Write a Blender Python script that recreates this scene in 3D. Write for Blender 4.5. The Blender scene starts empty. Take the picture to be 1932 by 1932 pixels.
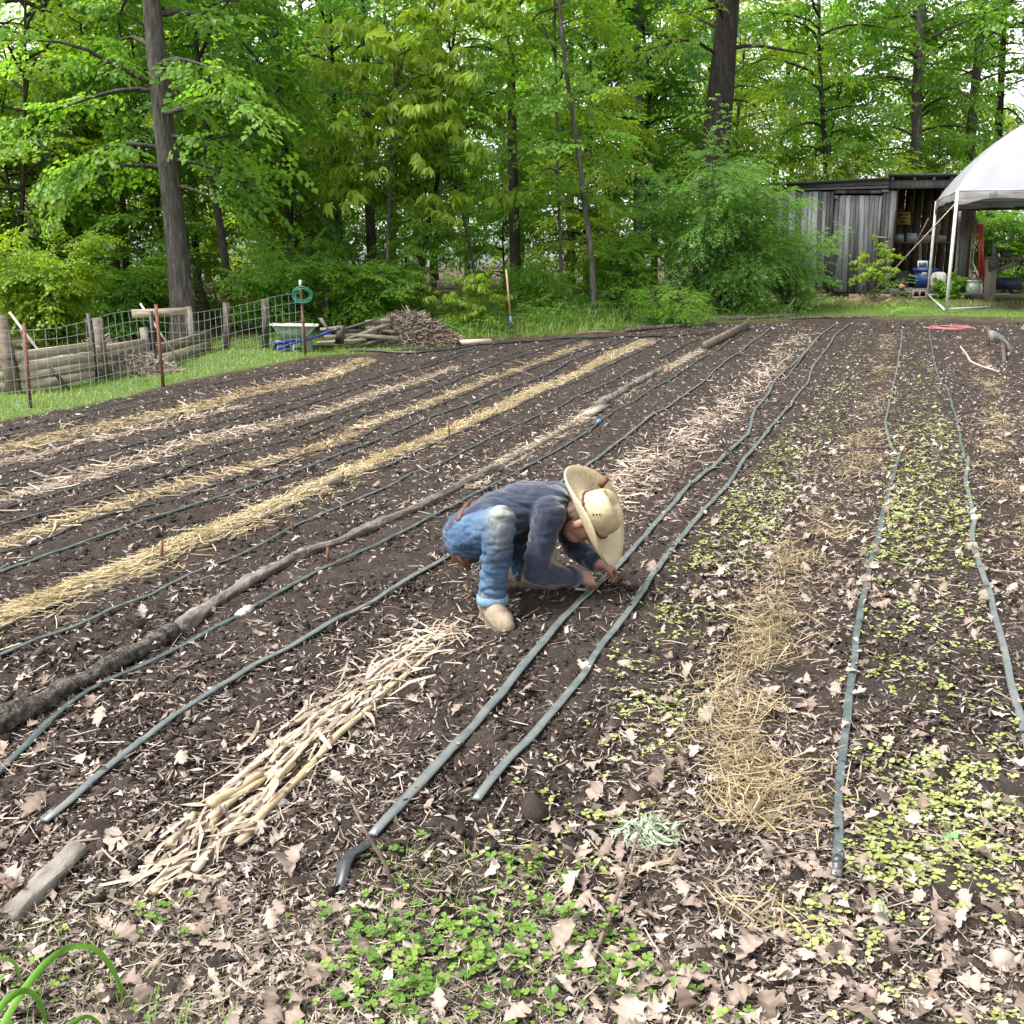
import bpy, bmesh, math, random
import numpy as np
from mathutils import Vector, Matrix

# ------------------------------------------------------------------ camera, sky, sun, exposure
scene = bpy.context.scene
COL = scene.collection
CAM_H = 1.5
FPX = 1937.0                       # focal length in units of a 1932 px wide picture
PITCH = math.atan(466.0 / FPX)
SP, CP = math.sin(PITCH), math.cos(PITCH)
cam_data = bpy.data.cameras.new('camera')
cam = bpy.data.objects.new('camera', cam_data)
COL.objects.link(cam)
cam.location = (0, 0, CAM_H)
cam.rotation_euler = (math.pi / 2 - PITCH, 0, 0)
cam_data.sensor_width = 36.0
cam_data.lens = 36.0 * FPX / 1932.0
cam_data.clip_start = 0.05
cam_data.clip_end = 2000
scene.camera = cam

SUN_EL, SUN_AZ = math.radians(56), math.radians(-112)     # azimuth from +Y towards +X
world = bpy.data.worlds.new('World')
scene.world = world
world.use_nodes = True
wn, wl = world.node_tree.nodes, world.node_tree.links
wn.clear()
w_out = wn.new('ShaderNodeOutputWorld')
w_bg = wn.new('ShaderNodeBackground')
w_sky = wn.new('ShaderNodeTexSky')
w_sky.sky_type = 'NISHITA'
w_sky.sun_disc = False
w_sky.sun_elevation = SUN_EL
w_sky.sun_rotation = SUN_AZ
w_sky.air_density = 1.0
w_sky.dust_density = 3.0
w_bw = wn.new('ShaderNodeRGBToBW')
w_mix = wn.new('ShaderNodeMix')
w_mix.data_type = 'RGBA'
w_mix.inputs[0].default_value = 0.92               # overcast: mostly colourless
wl.new(w_sky.outputs[0], w_bw.inputs[0])
wl.new(w_sky.outputs[0], w_mix.inputs[6])
wl.new(w_bw.outputs[0], w_mix.inputs[7])
wl.new(w_mix.outputs[2], w_bg.inputs[0])
w_bg.inputs[1].default_value = 0.15
wl.new(w_bg.outputs[0], w_out.inputs[0])

sun_data = bpy.data.lights.new('sun', 'SUN')
sun_data.energy = 1.5
sun_data.angle = math.radians(14)
sun_data.color = (1.0, 0.955, 0.88)
sun = bpy.data.objects.new('sun', sun_data)
COL.objects.link(sun)
sun_dir = Vector((math.sin(SUN_AZ) * math.cos(SUN_EL), math.cos(SUN_AZ) * math.cos(SUN_EL), math.sin(SUN_EL)))
sun.rotation_euler = sun_dir.to_track_quat('Z', 'Y').to_euler()
sun.location = (0, 0, 30)

scene.view_settings.view_transform = 'Standard'
scene.view_settings.look = 'None'
scene.view_settings.exposure = 2.15
scene.view_settings.gamma = 1.0
scene.view_settings.use_curve_mapping = False
scene.render.engine = 'CYCLES'
scene.cycles.max_bounces = 6
scene.cycles.diffuse_bounces = 3
scene.cycles.glossy_bounces = 2
scene.cycles.transmission_bounces = 4
scene.cycles.caustics_reflective = False
scene.cycles.caustics_refractive = False
scene.cycles.use_denoising = True

rng = np.random.default_rng(11)
random.seed(5)

# ------------------------------------------------------------------ numeric helpers
def hash2(ix, iy, seed):
    h = (ix.astype(np.int64) * 374761393 + iy.astype(np.int64) * 668265263 + seed * 974711) & 0x7fffffff
    h = ((h ^ (h >> 13)) * 1274126177) & 0x7fffffff
    return ((h ^ (h >> 16)) & 0xffff) / 65535.0

def vnoise(x, y, seed=0):
    x = np.asarray(x, float); y = np.asarray(y, float)
    ix = np.floor(x); iy = np.floor(y)
    fx = x - ix; fy = y - iy
    fx = fx * fx * (3 - 2 * fx); fy = fy * fy * (3 - 2 * fy)
    a = hash2(ix, iy, seed); b = hash2(ix + 1, iy, seed)
    c = hash2(ix, iy + 1, seed); d = hash2(ix + 1, iy + 1, seed)
    return (a * (1 - fx) + b * fx) * (1 - fy) + (c * (1 - fx) + d * fx) * fy

def fbm(x, y, seed=0, octs=3):
    s = 0; a = 0.5; f = 1.0
    for k in range(octs):
        s = s + a * vnoise(x * f, y * f, seed + k * 17); a *= 0.5; f *= 2.03
    return s

def sstep(a, b, x):
    t = np.clip((x - a) / (b - a), 0, 1)
    return t * t * (3 - 2 * t)

def H0(x, y):
    return 0.75 * sstep(12.0, 30.0, np.asarray(y, float)) + 0 * np.asarray(x, float)

def ray(px, py):
    a = (np.asarray(px, float) - 966) / FPX; b = (966 - np.asarray(py, float)) / FPX
    return a, CP + b * SP, -SP + b * CP

def G0(px, py, hfun=H0):
    dx, dy, dz = ray(px, py)
    z = np.zeros_like(dx)
    for k in range(14):
        t = (z - CAM_H) / np.minimum(dz, -0.004)
        t = np.clip(t, 0, 200)
        z = 0.5 * z + 0.5 * hfun(dx * t, dy * t) if k > 6 else hfun(dx * t, dy * t)
    t = (z - CAM_H) / np.minimum(dz, -0.004)
    return dx * t, dy * t, z

def P(px, py, Y):
    dx, dy, dz = ray(px, py)
    t = Y / dy
    return Vector((float(dx * t), float(Y), float(CAM_H + dz * t)))

def seg_dist(x, y, pts):
    """distance to a polyline and the parameter along it"""
    best = np.full(np.shape(x), 1e9); par = np.zeros(np.shape(x)); acc = 0.0
    for (x0, y0), (x1, y1) in zip(pts[:-1], pts[1:]):
        ex, ey = x1 - x0, y1 - y0; L2 = ex * ex + ey * ey + 1e-12
        t = np.clip(((x - x0) * ex + (y - y0) * ey) / L2, 0, 1)
        d = np.hypot(x - x0 - t * ex, y - y0 - t * ey)
        m = d < best
        best = np.where(m, d, best); par = np.where(m, acc + t * math.sqrt(L2), par)
        acc += math.sqrt(L2)
    return best, par

def ground_line(pix, ext0=0.0, ext1=0.0):
    """pixel polyline -> world xy polyline on the ground, optionally carried on past its ends"""
    p = np.array(pix, float)
    x, y, z = G0(p[:, 0], p[:, 1])
    w = np.stack([x, y], 1)
    if ext0:
        d = w[0] - w[min(2, len(w) - 1)]; w = np.vstack([w[0] + d / np.linalg.norm(d) * ext0, w])
    if ext1:
        d = w[-1] - w[max(-3, -len(w))]; w = np.vstack([w, w[-1] + d / np.linalg.norm(d) * ext1])
    return w

# ------------------------------------------------------------------ rows measured in the photograph
DRIP = {
 'd1a': [(0,822),(84,801),(196,772),(308,744),(420,725),(541,701),(646,679)],
 'd1b': [(0,832),(64,819),(168,790),(266,768),(378,741),(464,725),(548,705),(590,694),(664,680)],
 'd2a': [(0,904),(113,882),(243,851),(362,817),(510,775),(618,741),(707,716),(794,692),(894,660)],
 'd2b': [(0,925),(102,899),(226,868),(317,841),(430,811),(577,769),(690,733),(758,710),(842,682),(945,653)],
 'd3a': [(0,970),(113,939),(198,913),(340,871),(464,833),(537,819),(650,783),(747,749),(826,721),(917,687),(1058,645)],
 'd3b': [(0,1004),(102,976),(187,947),(272,919),(362,888),(447,860),(594,823),(690,786),(781,755),(871,716),(962,682),(1100,640)],
 'd4a': [(0,1052),(85,1029),(153,998),(226,976),(340,947),(464,902),(577,863),(656,843),(718,809),(803,778),(894,741),(950,716),(1082,670),(1170,640)],
 'd4b': [(0,1090),(164,1035),(272,995),(396,953),(509,913),(577,891),(690,843),(781,806),(871,772),(945,744),(1030,710),(1082,682),(1187,642)],
 'd5a': [(7,1194),(126,1140),(223,1100),(313,1064),(410,1023),(482,992),(543,966),(650,914),(735,885),(803,851),(837,832),(917,800),(1001,755),(1082,724),(1190,672),(1262,638)],
 'd5b': [(0,1251),(79,1212),(148,1192),(209,1158),(270,1140),(360,1089),(443,1061),(511,1030),(547,1005),(639,966),(735,925),(781,902),(860,868),(933,826),(1001,797),(1082,755),(1200,696),(1330,634)],
 'd6a': [(0,1467),(79,1385),(133,1334),(202,1291),(306,1241),(371,1212),(414,1188),(457,1170),(493,1149),(590,1095),(696,1046),(849,966),(962,908),(1005,882),(1069,845),(1104,823),(1139,797),(1177,771),(1229,739),(1273,714),(1318,682),(1350,666),(1376,647),(1405,627)],
 'd6b': [(83,1571),(130,1539),(184,1488),(238,1445),(281,1410),(360,1356),(425,1313),(482,1271),(554,1235),(612,1197),(696,1151),(860,1050),(990,965),(1104,888),(1165,839),(1241,784),(1293,749),(1366,688),(1414,653),(1459,618)],
 'd7a': [(702,1600),(769,1522),(820,1468),(925,1352),(1016,1236),(1071,1167),(1126,1116),(1170,1072),(1236,1000),(1299,928),(1357,877),(1411,826),(1424,778),(1449,749),(1462,720),(1491,695),(1517,669),(1542,640),(1574,616)],
 'd7b': [(902,1533),(946,1468),(1010,1395),(1055,1340),(1095,1290),(1180,1175),(1230,1100),(1275,1035),(1330,970),(1373,928),(1398,883),(1427,845),(1462,803),(1501,755),(1523,727),(1534,691),(1561,659),(1577,634),(1603,613)],
 'd8a': [(1576,1672),(1580,1620),(1586,1500),(1600,1330),(1625,1150),(1650,1040),(1658,1005),(1680,923),(1696,868)],
 'd8b': [(1960,1500),(1942,1440),(1928,1395),(1911,1323),(1902,1273),(1884,1208),(1866,1129),(1848,1082),(1832,1021),(1838,983),(1831,961),(1821,916),(1826,868)],
 'd8c': [(1692,866),(1682,851),(1673,815),(1671,795),(1676,772),(1684,735),(1694,690),(1700,650),(1702,624)],
 'd8d': [(1817,872),(1811,829),(1802,788),(1790,745),(1773,719),(1763,695),(1759,664),(1753,622)],
}
STRAW = {   # pixel polyline, half width in metres, strands, colour class
 's1': ([(0,854),(153,817),(340,775),(470,741),(618,707),(690,680)], 0.21),
 's1b': ([(0,880),(140,842),(320,800),(460,765)], 0.08),
 's2': ([(0,945),(142,908),(283,865),(396,831),(618,775),(700,745),(860,692)], 0.15),
 's3': ([(0,1035),(170,978),(255,945),(396,905),(510,877),(618,843),(690,806),(815,761),(917,716),(1030,681),(1110,646)], 0.15),
 's4': ([(-40,1186),(0,1168),(126,1122),(252,1078),(324,1046),(414,1007),(504,968),(622,914),(718,868),(832,823),(917,783),(1005,739),(1101,698),(1165,666),(1229,641)], 0.14),
 's5': ([(870,925),(1000,845),(1080,800),(1139,762),(1200,725),(1254,695),(1325,659)], 0.09),
 's6': ([(290,1690),(370,1600),(450,1520),(600,1385),(720,1285),(800,1220),(860,1180)], 0.11),
 's6b': ([(1090,985),(1197,893),(1293,829),(1373,771),(1421,730),(1478,669),(1517,631)], 0.16),
 's7': ([(1330,1720),(1370,1640),(1400,1560),(1420,1480),(1420,1390),(1410,1310),(1440,1220),(1470,1150),(1515,1060),(1545,1000),(1585,930),(1630,840),(1650,760),(1665,690),(1675,628)], 0.17),
 's8': ([(1990,1060),(1930,985),(1900,900),(1880,830),(1880,760),(1860,690),(1840,650)], 0.17),
}
LOGROW = [(-60,1425),(0,1392),(126,1320),(216,1262),(324,1201),(396,1143),(482,1097),(569,1050),(696,1000),(850,930),(945,885)]
DW = {}
for k_, v_ in DRIP.items():
    e0 = 3.0 if v_[0][0] <= 7 else 0.0
    DW[k_] = ground_line(v_, e0 if k_ != 'd8b' else 0.5, 0.0)
SW = {k_: (ground_line(v_[0], 2.5 if v_[0][0][0] <= 0 else 0), v_[1]) for k_, v_ in STRAW.items()}

def mid_line(a, b, n=13):
    def res(w):
        d = np.r_[0, np.cumsum(np.hypot(*np.diff(w, axis=0).T))]
        t = np.linspace(0, d[-1], n)
        return np.stack([np.interp(t, d, w[:, 0]), np.interp(t, d, w[:, 1])], 1)
    return (res(a) + res(b)) / 2
BEDS = [mid_line(DW['d%da' % k], DW['d%db' % k]) for k in range(1, 8)]
BEDS.append(mid_line(np.vstack([DW['d8a'], DW['d8c']]), np.vstack([DW['d8b'], DW['d8d']])))

# outlines in pixels turned into ground polygons
def poly_world(pix):
    p = np.array(pix, float); x, y, z = G0(p[:, 0], p[:, 1]); return np.stack([x, y], 1)
def in_poly(x, y, poly):
    c = np.zeros(np.shape(x), bool); n = len(poly)
    for i in range(n):
        x0, y0 = poly[i]; x1, y1 = poly[(i + 1) % n]
        cond = ((y0 > y) != (y1 > y)) & (x < (x1 - x0) * (y - y0) / (y1 - y0 + 1e-12) + x0)
        c ^= cond
    return c
GRASS_L = poly_world([(-260,868),(0,795),(179,763),(308,727),(440,700),(577,675),(700,664),(860,652),(880,636),(700,612),(400,640),(0,700),(-260,740)])
FIELD_FAR = ground_line([(-700,925),(-260,870),(0,797),(308,731),(440,704),(577,679),(700,668),(870,645),(1100,634),(1330,612),(1480,606),(1600,602),(1700,604),(1932,606),(2400,610)])

def field_mask(x, y):
    """1 inside the tilled field"""
    yf = np.interp(x, FIELD_FAR[:, 0], FIELD_FAR[:, 1])
    n = (vnoise(x * 2.2, y * 2.2, 5) - .5) * 0.5
    return sstep(0.25, -0.25, y - yf + n)

def near_grass(x, y):
    """weedy margin at the near end of the beds"""
    edge = np.interp(x, [-2.2, -1.3, -0.75, -0.35, 0.0, 0.22, 0.5, 1.2], [2.6, 2.33, 2.25, 2.42, 2.52, 2.2, 1.75, 1.3])
    n = (fbm(x * 5, y * 5, 31) - .5) * 0.5
    return sstep(0.06, -0.22, y - edge + n)

def relief(x, y):
    x = np.asarray(x, float); y = np.asarray(y, float)
    m = np.zeros_like(x)
    for b in BEDS:
        d, _ = seg_dist(x, y, b)
        m = np.maximum(m, sstep(0.46, 0.2, d))
    f = field_mask(x, y)
    h = 0.03 * (m - 0.5) * f
    return h

def HH(x, y):
    return H0(x, y) + relief(x, y) + 0.05 * (fbm(np.asarray(x) * .9, np.asarray(y) * .9, 3) - .44)

def G(px, py):
    """where the picture's ray meets the ground"""
    x, y, z = G0(px, py)
    dx, dy, dz = ray(px, py)
    for k in range(2):
        z = HH(x, y); t = np.clip((z - CAM_H) / np.minimum(dz, -0.004), 0, 200); x, y = dx * t, dy * t
    return x, y, HH(x, y)
def GV(px, py):
    x, y, z = G(np.array([px], float), np.array([py], float))
    return Vector((float(x[0]), float(y[0]), float(z[0])))
def HZ(x, y):
    return float(HH(np.array([x], float), np.array([y], float))[0])

# ------------------------------------------------------------------ mesh helpers
def mesh_np(name, V, F, rnd=None, smooth=False, attrs=None):
    V = np.asarray(V, np.float32)
    me = bpy.data.meshes.new(name)
    Fs = F if isinstance(F, (list, tuple)) and len(F) and isinstance(F[0], np.ndarray) else [np.asarray(F)]
    Fs = [f for f in Fs if len(f)]
    me.vertices.add(len(V)); me.vertices.foreach_set('co', V.ravel())
    loops = np.concatenate([f.ravel() for f in Fs]).astype(np.int32)
    sizes = np.concatenate([np.full(len(f), f.shape[1]) for f in Fs]).astype(np.int32)
    starts = np.r_[0, np.cumsum(sizes)[:-1]].astype(np.int32)
    me.loops.add(len(loops)); me.loops.foreach_set('vertex_index', loops)
    me.polygons.add(len(sizes))
    me.polygons.foreach_set('loop_start', starts)
    if smooth:
        me.polygons.foreach_set('use_smooth', np.ones(len(sizes), bool))
    if rnd is not None:
        attrs = dict(attrs or {}); attrs['rnd'] = rnd
    for k, a in (attrs or {}).items():
        at = me.attributes.new(k, 'FLOAT', 'POINT')
        at.data.foreach_set('value', np.asarray(a, np.float32))
    me.update(calc_edges=True)
    me.validate(verbose=False)
    return me

class MB:
    """collects shapes for one mesh"""
    def __init__(s): s.V = []; s.Q = []; s.T = []; s.R = []; s.n = 0
    def add(s, V, F, r=0.5):
        V = np.asarray(V, float); F = np.asarray(F, int)
        s.V.append(V)
        if len(F): (s.Q if F.shape[1] == 4 else s.T).append(F + s.n)
        s.R.append(np.full(len(V), r) if np.ndim(r) == 0 else np.asarray(r)); s.n += len(V)
        return s
    def mesh(s, name, off=(0, 0, 0), smooth=False):
        V = np.concatenate(s.V) - np.array(off, float)
        F = [np.concatenate(a) for a in (s.Q, s.T) if a]
        return mesh_np(name, V, F, np.concatenate(s.R), smooth)

BOXF = np.array([(0,3,2,1),(4,5,6,7),(0,1,5,4),(1,2,6,5),(2,3,7,6),(3,0,4,7)])
def boxv(c, ax, h):
    """box from centre, three axes, half sizes"""
    c = np.array(c, float); ax = np.array(ax, float)
    sg = np.array([(-1,-1,-1),(1,-1,-1),(1,1,-1),(-1,1,-1),(-1,-1,1),(1,-1,1),(1,1,1),(-1,1,1)], float)
    return c + (sg * np.array(h)) @ ax, BOXF
def beam(a, b, w, t, up=(0, 0, 1), jit=0.0):
    """board from a to b, width w across, thickness t along up"""
    a = np.array(a, float); b = np.array(b, float); d = b - a; L = np.linalg.norm(d); d /= L
    up = np.array(up, float); s = np.cross(up, d); s /= np.linalg.norm(s) + 1e-9; u = np.cross(d, s)
    V, F = boxv((a + b) / 2, [d, s, u], (L / 2, w / 2, t / 2))
    if jit: V = V + rng.normal(0, jit, V.shape)
    return V, F
def tube(pts, rad, n=8, caps=True, flat=1.0, twist=0.0):
    pts = np.array([tuple(p) for p in pts], float); m = len(pts)
    rad = np.full(m, rad, float) if np.ndim(rad) == 0 else np.array(rad, float)
    T = np.gradient(pts, axis=0); T /= np.linalg.norm(T, axis=1)[:, None] + 1e-9
    ref = np.array((0, 0, 1.0)) if abs(T[0][2]) < 0.9 else np.array((1.0, 0, 0))
    V = np.zeros((m, n, 3)); ang = np.linspace(0, 2 * np.pi, n, endpoint=False) + twist
    s = np.cross(T[0], ref); s /= np.linalg.norm(s)
    for i in range(m):
        s = s - T[i] * np.dot(s, T[i]); s /= np.linalg.norm(s) + 1e-9
        u = np.cross(s, T[i])
        V[i] = pts[i] + rad[i] * (np.cos(ang)[:, None] * s + flat * np.sin(ang)[:, None] * u)
    V = V.reshape(-1, 3)
    i = np.arange(m - 1)[:, None]; j = np.arange(n)[None, :]
    F = np.stack([i * n + j, i * n + (j + 1) % n, (i + 1) * n + (j + 1) % n, (i + 1) * n + j], -1).reshape(-1, 4)
    if caps:
        k = len(V); V = np.vstack([V, pts[0], pts[-1]])
        j = np.arange(n)
        c0 = np.stack([np.full(n, k), (j + 1) % n, j, j], 1)
        c1 = np.stack([np.full(n, k + 1), (m - 1) * n + j, (m - 1) * n + (j + 1) % n, (m - 1) * n + (j + 1) % n], 1)
        # caps as triangles packed as degenerate-free quads: pair neighbouring wedges
        q = []
        for a in range(0, n - 1, 2):
            q.append((k, (a + 2) % n, a + 1, a)); q.append((k + 1, (m - 1) * n + a, (m - 1) * n + a + 1, (m - 1) * n + (a + 2) % n))
        F = np.vstack([F, np.array(q)])
    return V, F
def lathe(prof, n=16, c=(0, 0, 0)):
    """profile of (radius, z)"""
    pr = np.array(prof, float); m = len(pr); a = np.linspace(0, 2 * np.pi, n, endpoint=False)
    V = np.stack([pr[:, 0][:, None] * np.cos(a), pr[:, 0][:, None] * np.sin(a), np.repeat(pr[:, 1][:, None], n, 1)], -1).reshape(-1, 3) + np.array(c)
    i = np.arange(m - 1)[:, None]; j = np.arange(n)[None, :]
    F = np.stack([i * n + j, i * n + (j + 1) % n, (i + 1) * n + (j + 1) % n, (i + 1) * n + j], -1).reshape(-1, 4)
    return V, F
def ico(sub=1, seed=0, rough=0.2):
    bm = bmesh.new(); bmesh.ops.create_icosphere(bm, subdivisions=sub, radius=1.0)
    V = np.array([v.co[:] for v in bm.verts]); F = np.array([[v.index for v in f.verts] for f in bm.faces]); bm.free()
    r = np.random.default_rng(seed)
    V = V * (1 + r.normal(0, rough, (len(V), 1)))
    return V, F

def rotm(yaw, pitch=None, roll=None, scale=None):
    n = len(yaw); z = np.zeros(n); o = np.ones(n)
    pitch = z if pitch is None else pitch; roll = z if roll is None else roll
    c, s = np.cos(yaw), np.sin(yaw); A = np.stack([np.stack([c, -s, z], 1), np.stack([s, c, z], 1), np.stack([z, z, o], 1)], 1)
    c, s = np.cos(pitch), np.sin(pitch); B = np.stack([np.stack([c, z, s], 1), np.stack([z, o, z], 1), np.stack([-s, z, c], 1)], 1)
    c, s = np.cos(roll), np.sin(roll); C = np.stack([np.stack([o, z, z], 1), np.stack([z, c, -s], 1), np.stack([z, s, c], 1)], 1)
    M = A @ B @ C
    if scale is not None:
        scale = np.asarray(scale)
        M = M * (scale[:, None, None] if scale.ndim == 1 else scale[:, None, :])
    return M
def framem(d, roll, scale, upv=(0, 0, 1.0)):
    d = d / (np.linalg.norm(d, axis=1)[:, None] + 1e-9)
    up = np.array(upv)[None, :] + 0 * d
    s = np.cross(up, d); s /= np.linalg.norm(s, axis=1)[:, None] + 1e-6
    u = np.cross(d, s)
    c, sn = np.cos(roll)[:, None], np.sin(roll)[:, None]
    s2 = c * s + sn * u; u2 = -sn * s + c * u
    return np.stack([d, s2, u2], 2) * np.asarray(scale)[:, None, None]
def scatter(protos, pos, M, sel=None, rnd=None, jit_rnd=0.0):
    """merge copies of small prototypes: returns V, [tris, quads], rnd"""
    n = len(pos); sel = rng.integers(0, len(protos), n) if sel is None else sel
    rnd = rng.random(n) if rnd is None else rnd
    VV, TT, QQ, RR = [], [], [], []; base = 0
    for k, pr in enumerate(protos):
        pv, pf = pr[0], pr[1]
        idx = np.nonzero(sel == k)[0]
        if not len(idx): continue
        v = np.einsum('nij,vj->nvi', M[idx], pv) + pos[idx][:, None, :]
        f = pf[None] + (np.arange(len(idx)) * len(pv))[:, None, None] + base
        VV.append(v.reshape(-1, 3)); (QQ if pf.shape[1] == 4 else TT).append(f.reshape(-1, pf.shape[1]))
        r = np.repeat(rnd[idx], len(pv))
        if len(pr) > 2: r = np.clip(r + np.tile(pr[2], len(idx)), 0, 1)
        RR.append(r); base += len(idx) * len(pv)
    return np.concatenate(VV), [np.concatenate(a) for a in (TT, QQ) if a], np.concatenate(RR)

def obj(name, me, mat=None, parent=None, loc=(0, 0, 0)):
    o = bpy.data.objects.new(name, me); COL.objects.link(o); o.location = loc
    if mat is not None and me is not None and not me.materials: me.materials.append(mat)
    if parent is not None: o.parent = parent
    return o
def tag(o, label=None, cat=None, group=None, kind=None):
    if label: o['label'] = label
    if cat: o['category'] = cat
    if group: o['group'] = group
    if kind: o['kind'] = kind
    return o
def thing(name, label, cat, loc, group=None):
    o = bpy.data.objects.new(name, None); COL.objects.link(o); o.location = loc; o.empty_display_size = 0.1
    return tag(o, label, cat, group)
def part(name, VF, mat, root, smooth=False, r=0.5, sub=None):
    """mesh given in world coordinates, hung under an unrotated root (or under a part of it)"""
    off = np.array(root.location)
    V, F = VF
    V = np.asarray(V) - off
    me = mesh_np(name, V, F, np.full(len(V), r), smooth)
    return obj(name, me, mat, sub if sub is not None else root)
def single(name, VF, mat, label, cat, loc, group=None, smooth=False):
    V, F = VF
    me = mesh_np(name, np.asarray(V) - np.array(loc, float), F, np.full(len(V), .5), smooth)
    return tag(obj(name, me, mat, None, loc), label, cat, group)

# ------------------------------------------------------------------ materials
def new_mat(name):
    m = bpy.data.materials.new(name); m.use_nodes = True
    nt = m.node_tree; nt.nodes.clear()
    return m, nt, nt.nodes, nt.links
def ramp_node(N, stops):
    r = N.new('ShaderNodeValToRGB'); cr = r.color_ramp
    while len(cr.elements) > 1: cr.elements.remove(cr.elements[-1])
    for i, (p, c) in enumerate(stops):
        e = cr.elements[0] if i == 0 else cr.elements.new(p)
        e.position = p; e.color = (*c, 1)
    return r
def pmat(name, stops, scale=(8, 8, 8), detail=5, rough=0.8, bump=0.0, bscale=None, attr=None, amix=0.6, objr=0.0,
         transl=0.0, tcol=None, spec=0.3, sheen=0.0, bdist=0.02, metallic=0.0):
    """colour ramp driven by noise, by the per-piece attribute, and by the object's own random value"""
    m, nt, N, L = new_mat(name)
    out = N.new('ShaderNodeOutputMaterial'); b = N.new('ShaderNodeBsdfPrincipled')
    tc = N.new('ShaderNodeTexCoord'); mp = N.new('ShaderNodeMapping'); mp.inputs['Scale'].default_value = scale
    L.new(tc.outputs['Object'], mp.inputs['Vector'])
    nz = N.new('ShaderNodeTexNoise'); nz.inputs['Scale'].default_value = 1.0; nz.inputs['Detail'].default_value = detail
    nz.inputs['Roughness'].default_value = 0.62
    L.new(mp.outputs[0], nz.inputs['Vector'])
    fac = nz.outputs['Fac']
    def lerp(a, bb, t):
        x = N.new('ShaderNodeMix'); x.data_type = 'FLOAT'; x.inputs[0].default_value = t
        L.new(a, x.inputs[2]); L.new(bb, x.inputs[3]); return x.outputs[0]
    if attr:
        at = N.new('ShaderNodeAttribute'); at.attribute_name = attr
        fac = lerp(fac, at.outputs['Fac'], amix)
    if objr:
        oi = N.new('ShaderNodeObjectInfo'); fac = lerp(fac, oi.outputs['Random'], objr)
    r = ramp_node(N, stops); L.new(fac, r.inputs[0])
    L.new(r.outputs[0], b.inputs['Base Color'])
    b.inputs['Roughness'].default_value = rough
    b.inputs['Specular IOR Level'].default_value = spec
    b.inputs['Metallic'].default_value = metallic
    if sheen: b.inputs['Sheen Weight'].default_value = sheen; b.inputs['Sheen Roughness'].default_value = 0.5
    if bump:
        n2 = nz
        if bscale:
            mp2 = N.new('ShaderNodeMapping'); mp2.inputs['Scale'].default_value = bscale; L.new(tc.outputs['Object'], mp2.inputs['Vector'])
            n2 = N.new('ShaderNodeTexNoise'); n2.inputs['Scale'].default_value = 1; n2.inputs['Detail'].default_value = 4
            L.new(mp2.outputs[0], n2.inputs['Vector'])
        bu = N.new('ShaderNodeBump'); bu.inputs['Strength'].default_value = bump; bu.inputs['Distance'].default_value = bdist
        L.new(n2.outputs['Fac'], bu.inputs['Height']); L.new(bu.outputs[0], b.inputs['Normal'])
    last = b.outputs[0]
    if transl:
        t = N.new('ShaderNodeBsdfTranslucent'); mx = N.new('ShaderNodeMixShader'); mx.inputs[0].default_value = transl
        if tcol:
            mc = N.new('ShaderNodeMix'); mc.data_type = 'RGBA'; mc.blend_type = 'MULTIPLY'; mc.inputs[0].default_value = 1
            L.new(r.outputs[0], mc.inputs[6]); mc.inputs[7].default_value = (*tcol, 1); L.new(mc.outputs[2], t.inputs[0])
        else: L.new(r.outputs[0], t.inputs[0])
        L.new(last, mx.inputs[1]); L.new(t.outputs[0], mx.inputs[2]); last = mx.outputs[0]
    L.new(last, out.inputs['Surface'])
    return m
# ------------------------------------------------------------------ ground
def straw_mask(x, y):
    m = np.zeros_like(x)
    for k, (w, hw) in SW.items():
        d, _ = seg_dist(x, y, w)
        n = 0.55 + 0.9 * fbm(x * 2.3, y * 2.3, 77 + len(k) + int(hw * 100))
        g = 0.34 if k in ('s7', 's8', 's6b') else 0.55 if k in ('s2', 's3', 's1b', 's6') else (0.8 if k in ('s1', 's5') else 1.0)
        m = np.maximum(m, g * sstep(1.25, 0.55, d / (hw * n)))
    return m
def litter_mask(x, y):
    """how much leaf litter lies about: most on the paths and towards the far and the right side"""
    bed = np.zeros_like(x)
    for b in BEDS:
        d, _ = seg_dist(x, y, b); bed = np.maximum(bed, sstep(0.45, 0.25, d))
    n = fbm(x * 1.3, y * 1.3, 41)
    near_left = sstep(5.5, 3, y) * sstep(.9, -.1, x - .25 * (y - 2))
    return np.clip(0.80 - 0.34 * bed + (n - .45) * 1.3 + 0.2 * sstep(4, 10, y) - .20 * near_left, .12, 1)

ys = np.concatenate([[-400, -120, -40, -15, -6, -2.5, -0.8, 0.3, 0.9], np.exp(np.arange(math.log(1.25), math.log(27), 0.0056)),
                     [27.8, 29, 31, 34, 38, 44, 52, 65, 85, 120, 200, 400, 900]])
uo = np.array([1.12, 1.3, 1.6, 2.2, 3.2, 5, 9, 18, 40, 100, 300])
us = np.concatenate([-uo[::-1], np.linspace(-1, 1, 430), uo])
YY, UU = np.meshgrid(ys, us, indexing='ij')
WW = 0.66 * np.maximum(np.minimum(np.abs(YY), 40), 1.4) + 0.55
XX = UU * WW
ZZ = HH(XX, YY)
fm = field_mask(XX, YY)
sm = straw_mask(XX, YY) * fm
ng = near_grass(XX, YY)
lm = litter_mask(XX, YY)
soilr = fm * (1 - 0.5 * sm)
nearf = sstep(26, 3, np.abs(YY))
ZZ += soilr * (0.030 * (fbm(XX * 4.5, YY * 4.5, 9) - .44) + (0.010 + 0.012 * nearf) * (np.abs(fbm(XX * 14, YY * 14, 12) - .47) * 2.2)
               + 0.012 * nearf * (vnoise(XX * 37, YY * 37, 19) - .5) + 0.006 * nearf * (vnoise(XX * 90, YY * 90, 23) - .5))
ZZ += sm * 0.014
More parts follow.
